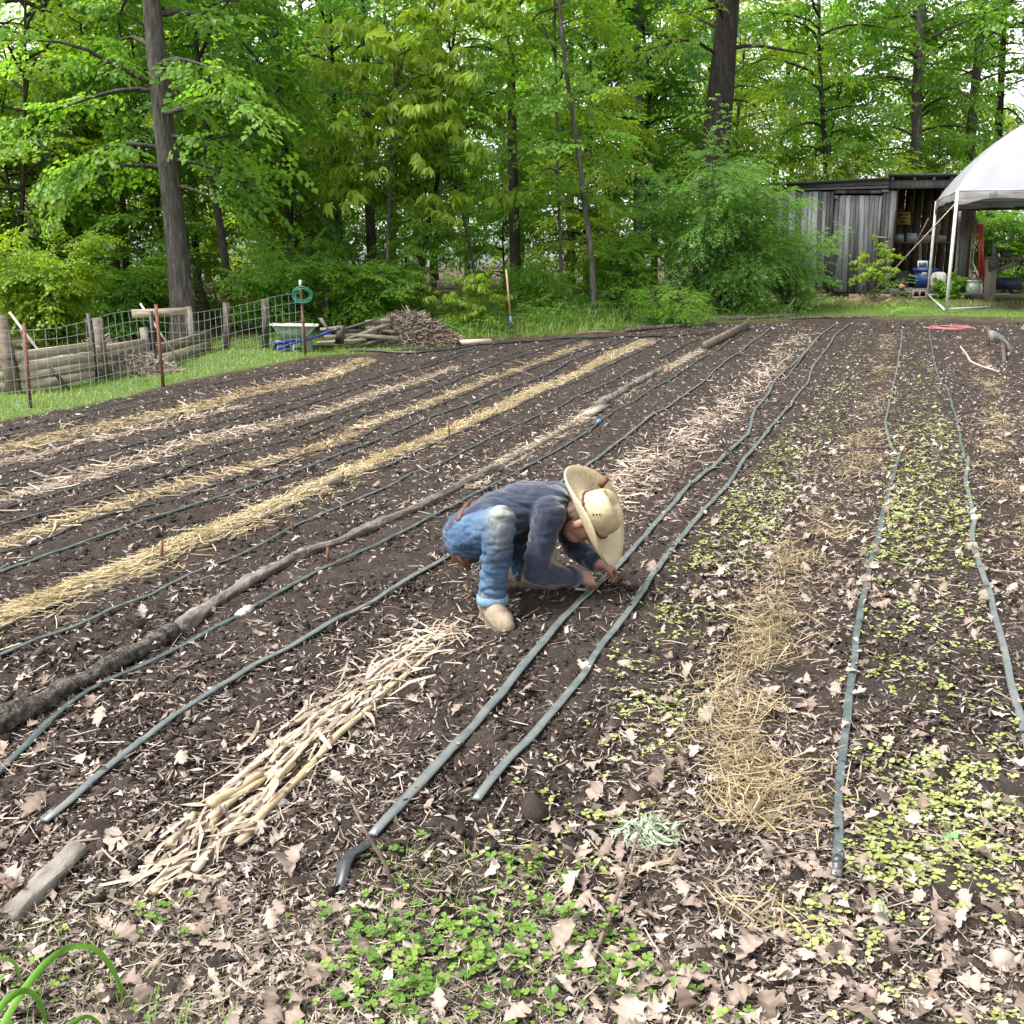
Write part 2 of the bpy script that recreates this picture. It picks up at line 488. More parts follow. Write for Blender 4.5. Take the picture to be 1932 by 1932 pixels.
grs = np.maximum(in_poly(XX, YY, GRASS_L) * 1.0, 0.75 * sstep(0.1, 1.2, YY - np.interp(XX, FIELD_FAR[:, 0], FIELD_FAR[:, 1])) * sstep(4.0, 1.5, YY - np.interp(XX, FIELD_FAR[:, 0], FIELD_FAR[:, 1])))
grs = grs * (1 - fm)
ny, nx = YY.shape
ii = np.arange(ny - 1)[:, None]; jj = np.arange(nx - 1)[None, :]
GF = np.stack([ii * nx + jj, ii * nx + jj + 1, (ii + 1) * nx + jj + 1, (ii + 1) * nx + jj], -1).reshape(-1, 4)

def ground_material():
    m, nt, N, L = new_mat('ground_soil')
    out = N.new('ShaderNodeOutputMaterial'); b = N.new('ShaderNodeBsdfPrincipled'); L.new(b.outputs[0], out.inputs[0])
    tc = N.new('ShaderNodeTexCoord')
    def noise(s, d=5, st=None):
        n = N.new('ShaderNodeTexNoise'); n.inputs['Scale'].default_value = s; n.inputs['Detail'].default_value = d; n.inputs['Roughness'].default_value = .65
        if st:
            mp = N.new('ShaderNodeMapping'); mp.inputs['Scale'].default_value = st; mp.inputs['Rotation'].default_value = (0, 0, .33)
            L.new(tc.outputs['Object'], mp.inputs[0]); L.new(mp.outputs[0], n.inputs['Vector'])
        else: L.new(tc.outputs['Object'], n.inputs['Vector'])
        return n.outputs['Fac']
    def mix(f, a, c):
        x = N.new('ShaderNodeMix'); x.data_type = 'RGBA'
        L.new(f, x.inputs[0]); L.new(a, x.inputs[6]); L.new(c, x.inputs[7]); return x.outputs[2]
    def att(n):
        a = N.new('ShaderNodeAttribute'); a.attribute_name = n; return a.outputs['Fac']
    def math_(op, a, c):
        x = N.new('ShaderNodeMath'); x.operation = op; x.use_clamp = True
        for i, v in enumerate((a, c)):
            if isinstance(v, (int, float)): x.inputs[i].default_value = v
            else: L.new(v, x.inputs[i])
        return x.outputs[0]
    soil = ramp_node(N, [(.25, (.010, .008, .007)), (.5, (.030, .0225, .019)), (.75, (.068, .052, .044))])
    L.new(math_('ADD', math_('MULTIPLY', noise(7, 4), .5), math_('MULTIPLY', noise(75, 4), .5)), soil.inputs[0])
    vo = N.new('ShaderNodeTexVoronoi'); vo.inputs['Scale'].default_value = 34
    mp = N.new('ShaderNodeMapping'); mp.inputs['Scale'].default_value = (1, 1.5, 1); L.new(tc.outputs['Object'], mp.inputs[0]); L.new(mp.outputs[0], vo.inputs['Vector'])
    sep = N.new('ShaderNodeSeparateColor'); L.new(vo.outputs['Color'], sep.inputs[0])
    flk = ramp_node(N, [(.0, (.06, .045, .037)), (.5, (.16, .125, .105)), (1, (.30, .25, .22))]); L.new(sep.outputs[1], flk.inputs[0])
    fsel = math_('GREATER_THAN', math_('ADD', sep.outputs[0], math_('MULTIPLY', att('litter'), .45)), 1.0)
    col = mix(fsel, soil.outputs[0], flk.outputs[0])
    st = ramp_node(N, [(.3, (.06, .044, .027)), (.5, (.17, .13, .08)), (.7, (.32, .27, .18))])
    L.new(noise(1, 4, (55, 16, 30)), st.inputs[0])
    smk = N.new('ShaderNodeMath'); smk.operation = 'GREATER_THAN'; L.new(att('straw'), smk.inputs[0]); L.new(noise(38, 3), smk.inputs[1])
    col = mix(math_('MULTIPLY', smk.outputs[0], .85), col, st.outputs[0])
    gr = ramp_node(N, [(.3, (.035, .060, .012)), (.55, (.075, .13, .025)), (.75, (.14, .15, .05))]); L.new(noise(22, 4), gr.inputs[0])
    ff = ramp_node(N, [(.3, (.022, .016, .010)), (.5, (.06, .042, .028)), (.7, (.05, .07, .02))]); L.new(noise(3, 6), ff.inputs[0])
    col = mix(att('field'), ff.outputs[0], col)
    gk = N.new('ShaderNodeMath'); gk.operation = 'GREATER_THAN'; L.new(att('grass'), gk.inputs[0]); L.new(noise(9, 4), gk.inputs[1])
    col = mix(gk.outputs[0], col, gr.outputs[0])
    L.new(col, b.inputs['Base Color']); b.inputs['Roughness'].default_value = .95; b.inputs['Specular IOR Level'].default_value = .15
    bu = N.new('ShaderNodeBump'); bu.inputs['Strength'].default_value = .8; bu.inputs['Distance'].default_value = .012
    L.new(noise(110, 4), bu.inputs['Height']); L.new(bu.outputs[0], b.inputs['Normal'])
    return m
gme = mesh_np('ground', np.stack([XX, YY, ZZ], -1).reshape(-1, 3), GF, smooth=True,
              attrs={'straw': sm.ravel(), 'grass': grs.ravel(), 'field': fm.ravel(), 'litter': (lm * fm).ravel()})
tag(obj('ground', gme, ground_material()), 'dark tilled garden soil in long beds running towards the woods', None, None, 'structure')

# ------------------------------------------------------------------ loose stuff lying on it
def sample_px(n, x0=-330, x1=2260, y0=640, y1=2040, gamma=1.0):
    px = rng.uniform(x0, x1, n); py = y0 + (y1 - y0) * rng.random(n) ** gamma
    x, y, z = G(px, py)
    return px, py, x, y, z
M_leafdry = pmat('dry_leaf', [(.05, (.055, .038, .028)), (.35, (.15, .112, .088)), (.65, (.27, .215, .178)), (1, (.42, .365, .32))], (35, 35, 35), attr='rnd', amix=.7, rough=.75, transl=.15, spec=.25, bump=.25, bdist=.004)
M_fleck = pmat('litter_fleck', [(.0, (.04, .030, .025)), (.35, (.13, .10, .084)), (.7, (.28, .23, .20)), (1, (.48, .43, .38))], (30, 30, 30), attr='rnd', amix=.85, rough=.8)
M_clod = pmat('soil_clod', [(.15, (.011, .009, .0075)), (.5, (.032, .024, .020)), (.9, (.085, .064, .053))], (30, 30, 30), attr='rnd', amix=.6, rough=.95, spec=.1, bump=.7, bscale=(160, 160, 160), bdist=.008)
M_straw = pmat('straw_gold', [(.0, (.14, .095, .045)), (.4, (.31, .24, .125)), (.75, (.46, .39, .24)), (1, (.60, .55, .41))], (9, 9, 9), attr='rnd', amix=.75, rough=.6, transl=.12)
M_strawdull = pmat('straw_dull', [(.0, (.085, .06, .034)), (.4, (.23, .175, .10)), (.75, (.37, .30, .18)), (1, (.52, .46, .33))], (9, 9, 9), attr='rnd', amix=.75, rough=.65, transl=.1)
M_strawpale = pmat('straw_pale', [(.0, (.10, .075, .056)), (.4, (.26, .205, .16)), (.75, (.42, .35, .28)), (1, (.58, .52, .44))], (9, 9, 9), attr='rnd', amix=.75, rough=.65, transl=.1)
M_stalk = pmat('corn_stalk', [(.1, (.22, .155, .085)), (.45, (.40, .32, .21)), (.8, (.54, .47, .35)), (1, (.62, .57, .46))], (40, 40, 9), attr='rnd', amix=.4, objr=.4, rough=.55, bump=.3, bdist=.004)
M_seed = pmat('seedling_leaf', [(.0, (.13, .165, .032)), (.5, (.26, .29, .095)), (1, (.44, .46, .24))], (20, 20, 20), attr='rnd', amix=.8, rough=.5, transl=.25)
M_clover = pmat('clover_leaf', [(.0, (.045, .105, .014)), (.5, (.10, .19, .028)), (1, (.22, .30, .065))], (20, 20, 20), attr='rnd', amix=.8, rough=.45, transl=.3)
M_grass = pmat('grass_blade', [(.0, (.05, .115, .016)), (.5, (.14, .235, .036)), (1, (.33, .37, .11))], (20, 20, 20), attr='rnd', amix=.85, rough=.5, transl=.3)

# clods
pr = [ico(0 if False else 1, s, .22) for s in range(3)]
octa = []
for s in range(6):
    r_ = np.random.default_rng(s + 50)
    V = np.array([(1,0,0),(-1,0,0),(0,1,0),(0,-1,0),(0,0,.7),(0,0,-.6)], float); V += r_.normal(0, .22, V.shape)
    octa.append((V, np.array([(0,2,4),(2,1,4),(1,3,4),(3,0,4),(2,0,5),(1,2,5),(3,1,5),(0,3,5)])))
px, py, x, y, z = sample_px(64000, y0=760, gamma=.9)
f_ = field_mask(x, y) * (1 - .75 * straw_mask(x, y)) * (1 - .9 * near_grass(x, y))
k = rng.random(len(x)) < f_ * np.clip(1.1 - .35 * litter_mask(x, y), 0, 1)
x, y, z = x[k], y[k], z[k]; n = len(x)
s = 0.0035 + 0.009 * rng.random(n) ** 2.5 + 0.022 * (rng.random(n) < .02) * rng.random(n); s = s * (1 + .06 * y)
M_ = rotm(rng.random(n) * 6.28, rng.normal(0, .4, n), rng.normal(0, .4, n), s)
V, F, R = scatter(octa, np.stack([x, y, z + .006], 1), M_)
tag(obj('soil_clods', mesh_np('soil_clods', V, F, R, True), M_clod), 'crumbly dark soil clods covering the tilled beds', None, None, 'stuff')

# flecks: chips of stalk, torn leaf and bark
fl = []
for s_ in range(8):
    r_ = np.random.default_rng(s_ + 90); w = r_.uniform(.12, .75)
    V = np.array([(-1, -.1, 0), (-.2, -w * .5, .08), (.9, 0, 0), (.1, w * .5, .10)]) + r_.normal(0, .10, (4, 3))
    fl.append((V, np.array([(0, 1, 2), (0, 2, 3)])))
px, py, x, y, z = sample_px(230000, y0=606, gamma=.85)
q_ = sample_px(90000, y0=604, y1=960); x, y, z = np.r_[x, q_[2]], np.r_[y, q_[3]], np.r_[z, q_[4]]
k = rng.random(len(x)) < field_mask(x, y) * (.12 + .88 * litter_mask(x, y)) * (1 - .4 * straw_mask(x, y)) * (.8 + .2 * sstep(0, 3, x))
x, y, z = x[k], y[k], z[k]; n = len(x)
s = (0.0032 + 0.018 * rng.random(n) ** 2.6) * (1 + .07 * y)
M_ = rotm(rng.random(n) * 6.28, rng.normal(0, .35, n), rng.normal(0, .4, n), s)
R0 = np.clip(rng.normal(.42, .26, n), 0, 1)
V, F, R = scatter(fl, np.stack([x, y, z + .008 + .008 * rng.random(n)], 1), M_, rnd=R0)
tag(obj('plant_debris', mesh_np('plant_debris', V, F, R), M_fleck), 'pale chips of dry stalk and torn leaf strewn over the soil', None, None, 'stuff')

# whole dead leaves
def leaf_proto(seed):
    """a dried lobed leaf: strips either side of the midrib, cupped, bent and twisted"""
    r_ = np.random.default_rng(seed + 40); m = 13; V = []
    lobes = r_.uniform(2.6, 3.8); ph = r_.uniform(0, 2); cup = r_.uniform(.3, 2.2) * (1 if r_.random() < .7 else -1); bend = r_.normal(0, .45); tw = r_.normal(0, .5); fat = r_.uniform(.20, .38)
    a = 0.0; cx, cz = -.6, 0.0
    for i in range(m):
        t = i / (m - 1); w = fat * max(.02, math.sin(math.pi * min(1, t * .94 + .05))) ** .75 * (1 + .30 * math.cos(2 * math.pi * lobes * t + ph)) * (1.1 if t < .7 else .9)
        for s in (-1, 0, 1):
            y_ = s * w * r_.uniform(.8, 1.15); z_ = cup * y_ * y_ + tw * (t - .5) * y_ + (r_.normal(0, .035) if s else 0)
            V.append((cx + (abs(s) * .05 * math.cos(2 * math.pi * lobes * t + ph)), y_, cz + z_))
        a += bend / m * 2.2 + r_.normal(0, .05); cx += math.cos(a) * 1.3 / m; cz += math.sin(a) * 1.3 / m
    F = []
    for i in range(m - 1):
        for j in (0, 1): F.append((3 * i + j, 3 * i + 3 + j, 3 * i + 4 + j, 3 * i + 1 + j))
    V += [(-.6, .012, V[1][2]), (-.6, -.012, V[1][2]), (-1.0, -.01, V[1][2] + .05), (-1.0, .01, V[1][2] + .05)]; k = len(V) - 4; F.append((k, k + 1, k + 2, k + 3))
    V = np.array(V); V[:, 2] -= np.percentile(V[:, 2], 12)
    tint = r_.normal(0, .10, len(V)); tint[1:3 * m:3] += .12
    return V, np.array(F), tint
LEAFP = [leaf_proto(s) for s in range(20)]
px, py, x, y, z = sample_px(15000, y0=612, y1=2060, gamma=.9)
q_ = sample_px(9000, 1250, 2260, 606, 1150); px, py, x, y, z = [np.r_[a_, b_] for a_, b_ in zip((px, py, x, y, z), q_)]
right = sstep(900, 1500, px) * .6
pk = field_mask(x, y) * (.10 + .55 * litter_mask(x, y) ** 2 + right * .25) + .15 * near_grass(x, y)
dS7, _ = seg_dist(x, y, SW['s7'][0]); pk = pk * (1 - .6 * np.exp(-(dS7 / .14) ** 2)) + .45 * np.exp(-((dS7 - .27) / .13) ** 2) * (y < 9)
dl, _ = seg_dist(x, y, BEDS[6]); pk *= 1 - .75 * sstep(.32, .2, dl)
k = rng.random(len(x)) < pk * .30
px, py, x, y, z = px[k], py[k], x[k], y[k], z[k]; n = len(x)
# big leaves the photograph shows one by one
big = [(190,1372,.10),(345,1446,.09),(60,1540,.12),(30,1690,.15),(560,1655,.13),(25,1675,.12),(680,1725,.10),(545,1650,.14),(1120,1455,.09),(215,1600,.10),(250,1620,.10),
       (1055,1800,.13),(1235,1865,.16),(1270,1880,.14),(1400,1820,.12),(1345,1790,.12),(1300,1720,.10),(1530,1365,.09),(560,1930,.13),(690,1805,.10),(1080,1690,.11),(1430,1650,.10),
       (1120,1510,.10),(1230,1490,.10),(1290,1440,.09),(1660,1750,.08),(1610,1930,.13),(1620,1320,.09),(1640,1700,.07),(430,1350,.05),(380,1290,.08),(270,1165,.09),(740,1600,.08),(1500,1640,.09),(1185,1935,.14)]
bx, by, bz = G(np.array([b[0] for b in big], float), np.array([b[1] for b in big], float))
x = np.r_[bx, x]; y = np.r_[by, y]; z = np.r_[bz, z]; n = len(x)
s = np.r_[np.array([b[2] for b in big]) * .62, (.022 + .038 * rng.random(n - len(big)) ** 1.6)] * np.where(y < 3, 1.0, 1.1)
M_ = rotm(rng.random(n) * 6.28, rng.normal(0, .16, n), rng.normal(0, .2, n), s)
sel = rng.integers(0, len(LEAFP), n); R0 = np.clip(rng.normal(.55, .25, n), 0, 1)
pos = np.stack([x, y, z + .012 + .01 * rng.random(n)], 1)
order = np.argsort(-(s / (y + .3))); near = order[:300]; far = order[300:]
V, F, R = scatter(LEAFP, pos[far], M_[far], sel[far], R0[far])
litter = tag(obj('leaf_litter', mesh_np('leaf_litter', V, F, R, True), M_leafdry), 'pinkish tan dead leaves littering the beds and paths', None, None, 'stuff')
lmesh = {}
for i in near:
    key = (int(sel[i]), int(R0[i] * 4.99))
    if key not in lmesh:
        pv, pf, pt = LEAFP[key[0]]
        lmesh[key] = mesh_np('leaf', pv, pf, np.clip((key[1] + .5) / 5 + pt, 0, 1), True); lmesh[key].materials.append(M_leafdry)
    o = bpy.data.objects.new('leaf', lmesh[key]); COL.objects.link(o)
    m4 = np.eye(4); m4[:3, :3] = M_[i]; m4[:3, 3] = pos[i]
    o.matrix_world = Matrix(m4.tolist()); o.parent = litter

# straw strands
def strand_proto(seed, curl):
    r_ = np.random.default_rng(seed + 300); t = np.linspace(-.5, .5, 4)
    cx = np.cumsum(np.cos(np.cumsum(r_.normal(0, curl, 4)))) / 4; a = np.cumsum(r_.normal(0, curl, 4)); cy = np.cumsum(np.sin(a)) / 4
    cz = r_.normal(0, .03, 4) * (1 + curl)
    cx -= cx.mean(); cy -= cy.mean()
    V = []
    for i in range(4):
        w = .5 * (.7 if i in (0, 3) else 1)
        V += [(cx[i], cy[i] - w * .02, cz[i]), (cx[i], cy[i] + w * .02, cz[i] + .008)]
    return np.array(V), np.array([(2 * i, 2 * i + 2, 2 * i + 3, 2 * i + 1) for i in range(3)])
STR_S = [strand_proto(s, .10) for s in range(6)]; STR_C = [strand_proto(s + 20, .5) for s in range(8)]
def straw_band(name, key, n, length, width_k, mat, protos, align, label, lift=.03, spread=1.0, sy=None):
    w, hw = SW[key]
    d = np.r_[0, np.cumsum(np.hypot(*np.diff(w, axis=0).T))]
    # more strands where the band is near
    tt = np.linspace(0, d[-1], 200); yy_ = np.interp(tt, d, w[:, 1]); wt = 1 / np.maximum(yy_, 2) ** 1.4; cdf = np.cumsum(wt); cdf /= cdf[-1]
    t = np.interp(rng.random(n), cdf, tt)
    cx = np.interp(t, d, w[:, 0]); cy = np.interp(t, d, w[:, 1])
    tx = np.interp(t + .05, d, w[:, 0]) - np.interp(t - .05, d, w[:, 0]); ty = np.interp(t + .05, d, w[:, 1]) - np.interp(t - .05, d, w[:, 1])
    a0 = np.arctan2(ty, tx)
    nn = .35 + 1.3 * fbm(cx * 3, cy * 3, 600 + len(name))
    off = rng.normal(0, .5, n) * hw * nn * spread * np.where(rng.random(n) < .3, 1.9, 1.0)
    x = cx - np.sin(a0) * off; y = cy + np.cos(a0) * off
    keep = fbm(x * 4.2, y * 4.2, 70 + n % 7) > (.575 if protos is STR_C else .36) - .22 * rng.random(n)
    x, y, a0, off = x[keep], y[keep], a0[keep], off[keep]; n = len(x)
    z = HH(x, y) + .012 + lift * np.exp(-(off / hw) ** 2) * rng.random(n)
    yaw = a0 + rng.normal(0, align, n)
    L_ = length * (.45 + .9 * rng.random(n))
    M_ = rotm(yaw, rng.normal(0, .10, n), rng.normal(0, .5, n), np.stack([L_, L_ * width_k * (1 + .05 * y) if protos is STR_S else L_ * (.6 + .4 * width_k), L_], 1))
    R0 = np.clip(.25 + .55 * fbm(x * 2.0, y * 2.0, 81) + rng.normal(0, .2, n), 0, 1)
    V, F, R = scatter(protos, np.stack([x, y, z], 1), M_, rnd=R0)
    return tag(obj(name, mesh_np(name, V, F, R), mat), label, None, None, 'stuff')
straw_band('straw_mulch', 's7', 10500, .17, .8, M_strawdull, STR_C, 1.6, 'curly golden straw between the two beds of seedlings', .05, 1.15)
straw_band('straw_mulch', 's4', 9000, .16, 1.3, M_straw, STR_S, .5, 'bright yellow strip of straw running diagonally across the field', .035)
straw_band('straw_mulch', 's1', 2000, .22, 2.0, M_strawdull, STR_S, .7, 'dull yellow straw strip nearest the wire fence', .03)
straw_band('straw_mulch', 's1b', 600, .2, 2.0, M_strawpale, STR_S, .5, 'thin pale straw line beside the strip nearest the fence', .02)
straw_band('straw_mulch', 's2', 1300, .2, 2.0, M_strawpale, STR_S, .7, 'pale patchy straw between the second and third beds from the fence', .025)
straw_band('straw_mulch', 's3', 1700, .2, 1.8, M_strawdull, STR_S, .8, 'patchy straw between the third and fourth beds from the fence', .03)
straw_band('straw_mulch', 's5', 1600, .16, 1.8, M_strawpale, STR_S, .7, 'straw tucked along the far end of the log line', .02)
straw_band('stalk_mulch', 's6b', 2600, .19, 2.0, M_strawpale, STR_S, 1.0, 'pale broken stalks on the path beyond the crouching person', .02, 1.7)
straw_band('straw_mulch', 's8', 3600, .18, .9, M_strawdull, STR_C, 1.6, 'loose straw on the path beside the rightmost bed', .03, 1.3)
# thin stalk bits scattered everywhere
px, py, x, y, z = sample_px(15000, y0=640)
k = rng.random(len(x)) < field_mask(x, y) * (.2 + .6 * litter_mask(x, y)); x, y, z = x[k], y[k], z[k]; n = len(x)
L_ = (.04 + .12 * rng.random(n) ** 2)
M_ = rotm(rng.random(n) * 6.28, rng.normal(0, .12, n), rng.normal(0, .4, n), np.stack([L_, L_ * (.8 + 1.4 * rng.random(n)), L_], 1))
V, F, R = scatter(STR_S + STR_C[:3], np.stack([x, y, z + .014], 1), M_, rnd=np.clip(rng.normal(.45, .28, n), 0, 1))
tag(obj('loose_stems', mesh_np('loose_stems', V, F, R), M_strawpale), 'thin dry stems scattered singly over the field', None, None, 'stuff')

# ------------------------------------------------------------------ corn stalks on the near path
w6, hw6 = SW['s6']; d6 = np.r_[0, np.cumsum(np.hypot(*np.diff(w6, axis=0).T))]
c6 = GV(560, 1420)
corn = thing('corn_stalk_mulch', 'pale dry corn stalks laid lengthwise along the path before the crouching person', 'corn stalks', c6)
def row_pt(t, off):
    x = np.interp(t, d6, w6[:, 0]); y = np.interp(t, d6, w6[:, 1])
    tx = np.interp(t + .05, d6, w6[:, 0]) - np.interp(t - .05, d6, w6[:, 0]); ty = np.interp(t + .05, d6, w6[:, 1]) - np.interp(t - .05, d6, w6[:, 1])
    l = math.hypot(tx, ty); return x - ty / l * off, y + tx / l * off
def corn_stalk(t0, t1, o0, o1, r, lift=0.0):
    pts, rad = [], []
    m = 13; node = rng.integers(3, 5)
    for i in range(m):
        s_ = i / (m - 1); t = t0 + (t1 - t0) * s_; o_ = o0 + (o1 - o0) * s_ + .004 * math.sin(5 * s_ + t0 * 9)
        x_, y_ = row_pt(t, o_); pts.append((x_, y_, HZ(x_, y_) + r + .006 + lift + .004 * math.sin(9 * s_)))
        rad.append(r * (1 - .25 * s_) * (1.22 if i % node == 1 else 1.0))
    return tube(pts, rad, 8, True, .85)
T6 = d6[-1]
spec = [(0, .42, .0, .02, .014, 0), (.12, .75, -.05, -.035, .013, 0), (.34, .9, .02, -.02, .012, .012), (.28, 1.05, -.10, -.075, .014, .0), (.62, 1.2, -.02, .03, .010, .014),
        (.5, 1.0, .07, .06, .011, 0), (.85, 1.5, -.085, -.05, .0125, .004), (.95, 1.6, .05, .08, .010, .0), (1.15, 1.75, .0, -.02, .009, .018), (1.3, 1.9, -.06, -.08, .010, .006),
        (.4, .62, .05, .0, .015, .016), (.2, .36, .055, .075, .013, .0), (1.45, 2.0, .04, .02, .008, .02), (.7, 1.1, .015, .055, .008, .024), (.55, .95, -.055, -.02, .009, .022),
        (1.0, 1.35, .09, .05, .008, .008), (1.6, 2.1, -.03, .03, .008, .014), (1.75, 2.15, .06, -.02, .007, .012)]
k6 = T6 / 2.2
for (t0, t1, o0, o1, r, lf) in spec:
    part('stalk', corn_stalk(t0 * k6, t1 * k6, o0, o1, r, lf), M_stalk, corn, True)
def husk_proto(seed):
    r_ = np.random.default_rng(seed + 700); m = 6; V = []
    a = np.cumsum(r_.normal(0, .25, m)); cx = np.cumsum(np.cos(a)) / m; cy = np.cumsum(np.sin(a)) / m; cz = .08 * np.sin(np.linspace(0, 3, m) + r_.random() * 3)
    for i in range(m):
        w = (.05 if seed % 3 == 0 else .026) * math.sin(math.pi * (.12 + .8 * i / m)); tw = r_.normal(0, .4)
        V += [(cx[i] - .5, cy[i] - w, cz[i] - w * tw), (cx[i] - .5, cy[i] + w, cz[i] + w * tw)]
    return np.array(V), np.array([(2 * i, 2 * i + 2, 2 * i + 3, 2 * i + 1) for i in range(m - 1)])
HUSK = [husk_proto(s) for s in range(7)]
n = 420
t = (rng.random(n) ** .85) * T6; xs, ys_ = [], []
oo = rng.normal(0, .062, n)
xy = np.array([row_pt(a, b_) for a, b_ in zip(t, oo)])
a0 = np.arctan2(w6[-1][1] - w6[0][1], w6[-1][0] - w6[0][0])
z = HH(xy[:, 0], xy[:, 1]) + .012 + .022 * rng.random(n)
far_ = t / T6
yaw = a0 + rng.standard_t(3, n) * np.where(far_ > .72, .9, .28)
L_ = .08 + .22 * rng.random(n) * np.where(far_ > .72, .6, 1)
V, F, R = scatter(HUSK, np.c_[xy, z], rotm(yaw, rng.normal(0, .08, n), rng.normal(0, .4, n), np.stack([L_, L_ * .7, L_], 1)), rnd=np.clip(rng.normal(.6, .22, n), 0, 1))
hk = obj('husks', mesh_np('husks', V - np.array(c6), F, R, True), M_strawpale, corn); hk['kind'] = 'stuff'

# ------------------------------------------------------------------ seedlings
def cotyledon(seed, nl):
    r_ = np.random.default_rng(seed + 900); V, F = [], []
    for k in range(nl):
        a = k * 6.283 / nl + r_.normal(0, .35); L_ = r_.uniform(.75, 1.1); w = L_ * r_.uniform(.38, .55); tilt = r_.uniform(-.1, .35); h = .75 + r_.uniform(-.15, .2)
        ca, sa = math.cos(a), math.sin(a); b0 = len(V)
        for (u, v, dz) in ((.06, 0, 0), (.35, -w * .85, .06), (.8, -w * .8, .02), (1.05, 0, -.06), (.8, w * .8, .02), (.35, w * .85, .06)):
            uu = u * L_; V.append((uu * ca - v * sa, uu * sa + v * ca, h + dz + tilt * uu))
        F += [(b0, b0 + 1, b0 + 2), (b0, b0 + 2, b0 + 3), (b0, b0 + 3, b0 + 4), (b0, b0 + 4, b0 + 5)]
    b0 = len(V); V += [(-.04, 0, -.2), (.04, 0, -.2), (0, 0, .75)]; F.append((b0, b0 + 1, b0 + 2))
    return np.array(V), np.array(F)
COT = [cotyledon(s, 2 + (s % 3 == 0)) for s in range(8)]
E1 = ground_line([(1080,1600),(1120,1500),(1180,1390),(1240,1290),(1300,1180),(1385,1030),(1470,890),(1560,780),(1610,680),(1630,625)])
E2 = BEDS[7]
def seedlings(name, line, hw, n, label, extra=None, npart=150, y0=615):
    px, py, x, y, z = sample_px(n, 900, 2260, y0, 2040, .8)
    q_ = sample_px(n, 1150, 2260, y0, 1080, .8); x, y, z = np.r_[x, q_[2]], np.r_[y, q_[3]], np.r_[z, q_[4]]
    d, _ = seg_dist(x, y, line)
    p = sstep(1.3, .6, d / hw)
    if extra is not None: p = np.maximum(p, extra(x, y))
    cl = fbm(x * 4.2, y * 4.2, 55); cl2 = fbm(x * 1.2, y * 1.2, 57)
    near_ = sstep(7, 2.5, y)
    p = p * (1 - .35 * near_) * np.clip(sstep(.42, .62, cl) * (.45 + near_ * .6) + (1 - near_) * .30 + .07, 0, 1) * np.clip(.3 + 1.4 * cl2, 0, 1)
    k = rng.random(len(x)) < p
    x, y, z = x[k], y[k], z[k]; n = len(x)
    s = (.0105 + .008 * rng.random(n)) * (1 + .045 * np.minimum(y, 14))
    M_ = rotm(rng.random(n) * 6.28, rng.normal(0, .2, n), rng.normal(0, .2, n), s)
    sel = rng.integers(0, len(COT), n); R0 = np.clip(.5 + (cl2[k] - .45) * 1.2 + rng.normal(0, .2, n), 0, 1)
    pos = np.stack([x, y, z + .006], 1)
    order = np.argsort(y); nr, fr = order[:npart], order[npart:]
    V, F, R = scatter(COT, pos[fr], M_[fr], sel[fr], R0[fr])
    o = tag(obj(name, mesh_np(name, V, F, R), M_seed), label, None, None, 'stuff')
    cache = {}
    for i in nr:
        key = (int(sel[i]), int(R0[i] * 3.99))
        if key not in cache:
            cache[key] = mesh_np('seedling', COT[key[0]][0], COT[key[0]][1], np.full(len(COT[key[0]][0]), (key[1] + .5) / 4)); cache[key].materials.append(M_seed)
        q = bpy.data.objects.new('seedling', cache[key]); COL.objects.link(q)
        m4 = np.eye(4); m4[:3, :3] = M_[i]; m4[:3, 3] = pos[i]; q.matrix_world = Matrix(m4.tolist()); q.parent = o
seedlings('seedling_cover', E1, .22, 22000, 'yellow-green round-leaved seedlings between the centre drip lines and the straw')
seedlings('seedling_cover', E2, .27, 30000, 'yellow-green round-leaved seedlings between the two rightmost drip lines',
          lambda x, y: .28 * sstep(.7, .4, np.hypot((x - 1.05) / 1.0, (y - 2.25) / 1.2)))

# ------------------------------------------------------------------ clover, grass and weeds
def clover_proto(seed):
    r_ = np.random.default_rng(seed + 1100); V, F = [], []
    h = r_.uniform(1.2, 3.0); lx, ly = r_.normal(0, .5, 2)
    for k in range(3):
        a = k * 2.094 + r_.normal(0, .15); w = r_.uniform(.42, .55); L_ = r_.uniform(.85, 1.1); tilt = r_.uniform(-.15, .35); ca, sa = math.cos(a), math.sin(a); b0 = len(V)
        for (u, v, dz) in ((.02, 0, 0), (.45, -w, .06), (.9, -w * .7, .08), (.92, 0, -.04), (.9, w * .7, .08), (.45, w, .06)):
            V.append((lx + u * L_ * ca - v * sa, ly + u * L_ * sa + v * ca, h + dz + tilt * u))
        F += [(b0, b0 + 1, b0 + 2), (b0, b0 + 2, b0 + 3), (b0, b0 + 3, b0 + 4), (b0, b0 + 4, b0 + 5)]
    b0 = len(V); V += [(-.05, 0, -.4), (.05, 0, -.4), (lx, ly, h)]; F.append((b0, b0 + 1, b0 + 2))
    return np.array(V), np.array(F)
CLO = [clover_proto(s) for s in range(9)]
px, py, x, y, z = sample_px(22000, -330, 1900, 1600, 2080)
cl = fbm(x * 4, y * 4, 131); ctr = np.exp(-(np.maximum(np.abs(x + .02) - .24, 0) / .22) ** 2)
p = near_grass(x, y) * np.clip(sstep(.40, .54, cl) * (.12 + .88 * ctr) + .12 * ctr, 0, 1)
k = rng.random(len(x)) < p * .33; x, y, z = x[k], y[k], z[k]; n = len(x)
s = .006 + .0115 * rng.random(n) ** 1.3
V, F, R = scatter(CLO, np.stack([x, y, z], 1), rotm(rng.random(n) * 6.28, rng.normal(0, .15, n), rng.normal(0, .15, n), s))
clov = tag(obj('clover_patch', mesh_np('clover_patch', V, F, R), M_clover), 'bright green clover at the near edge of the field', None, None, 'stuff')
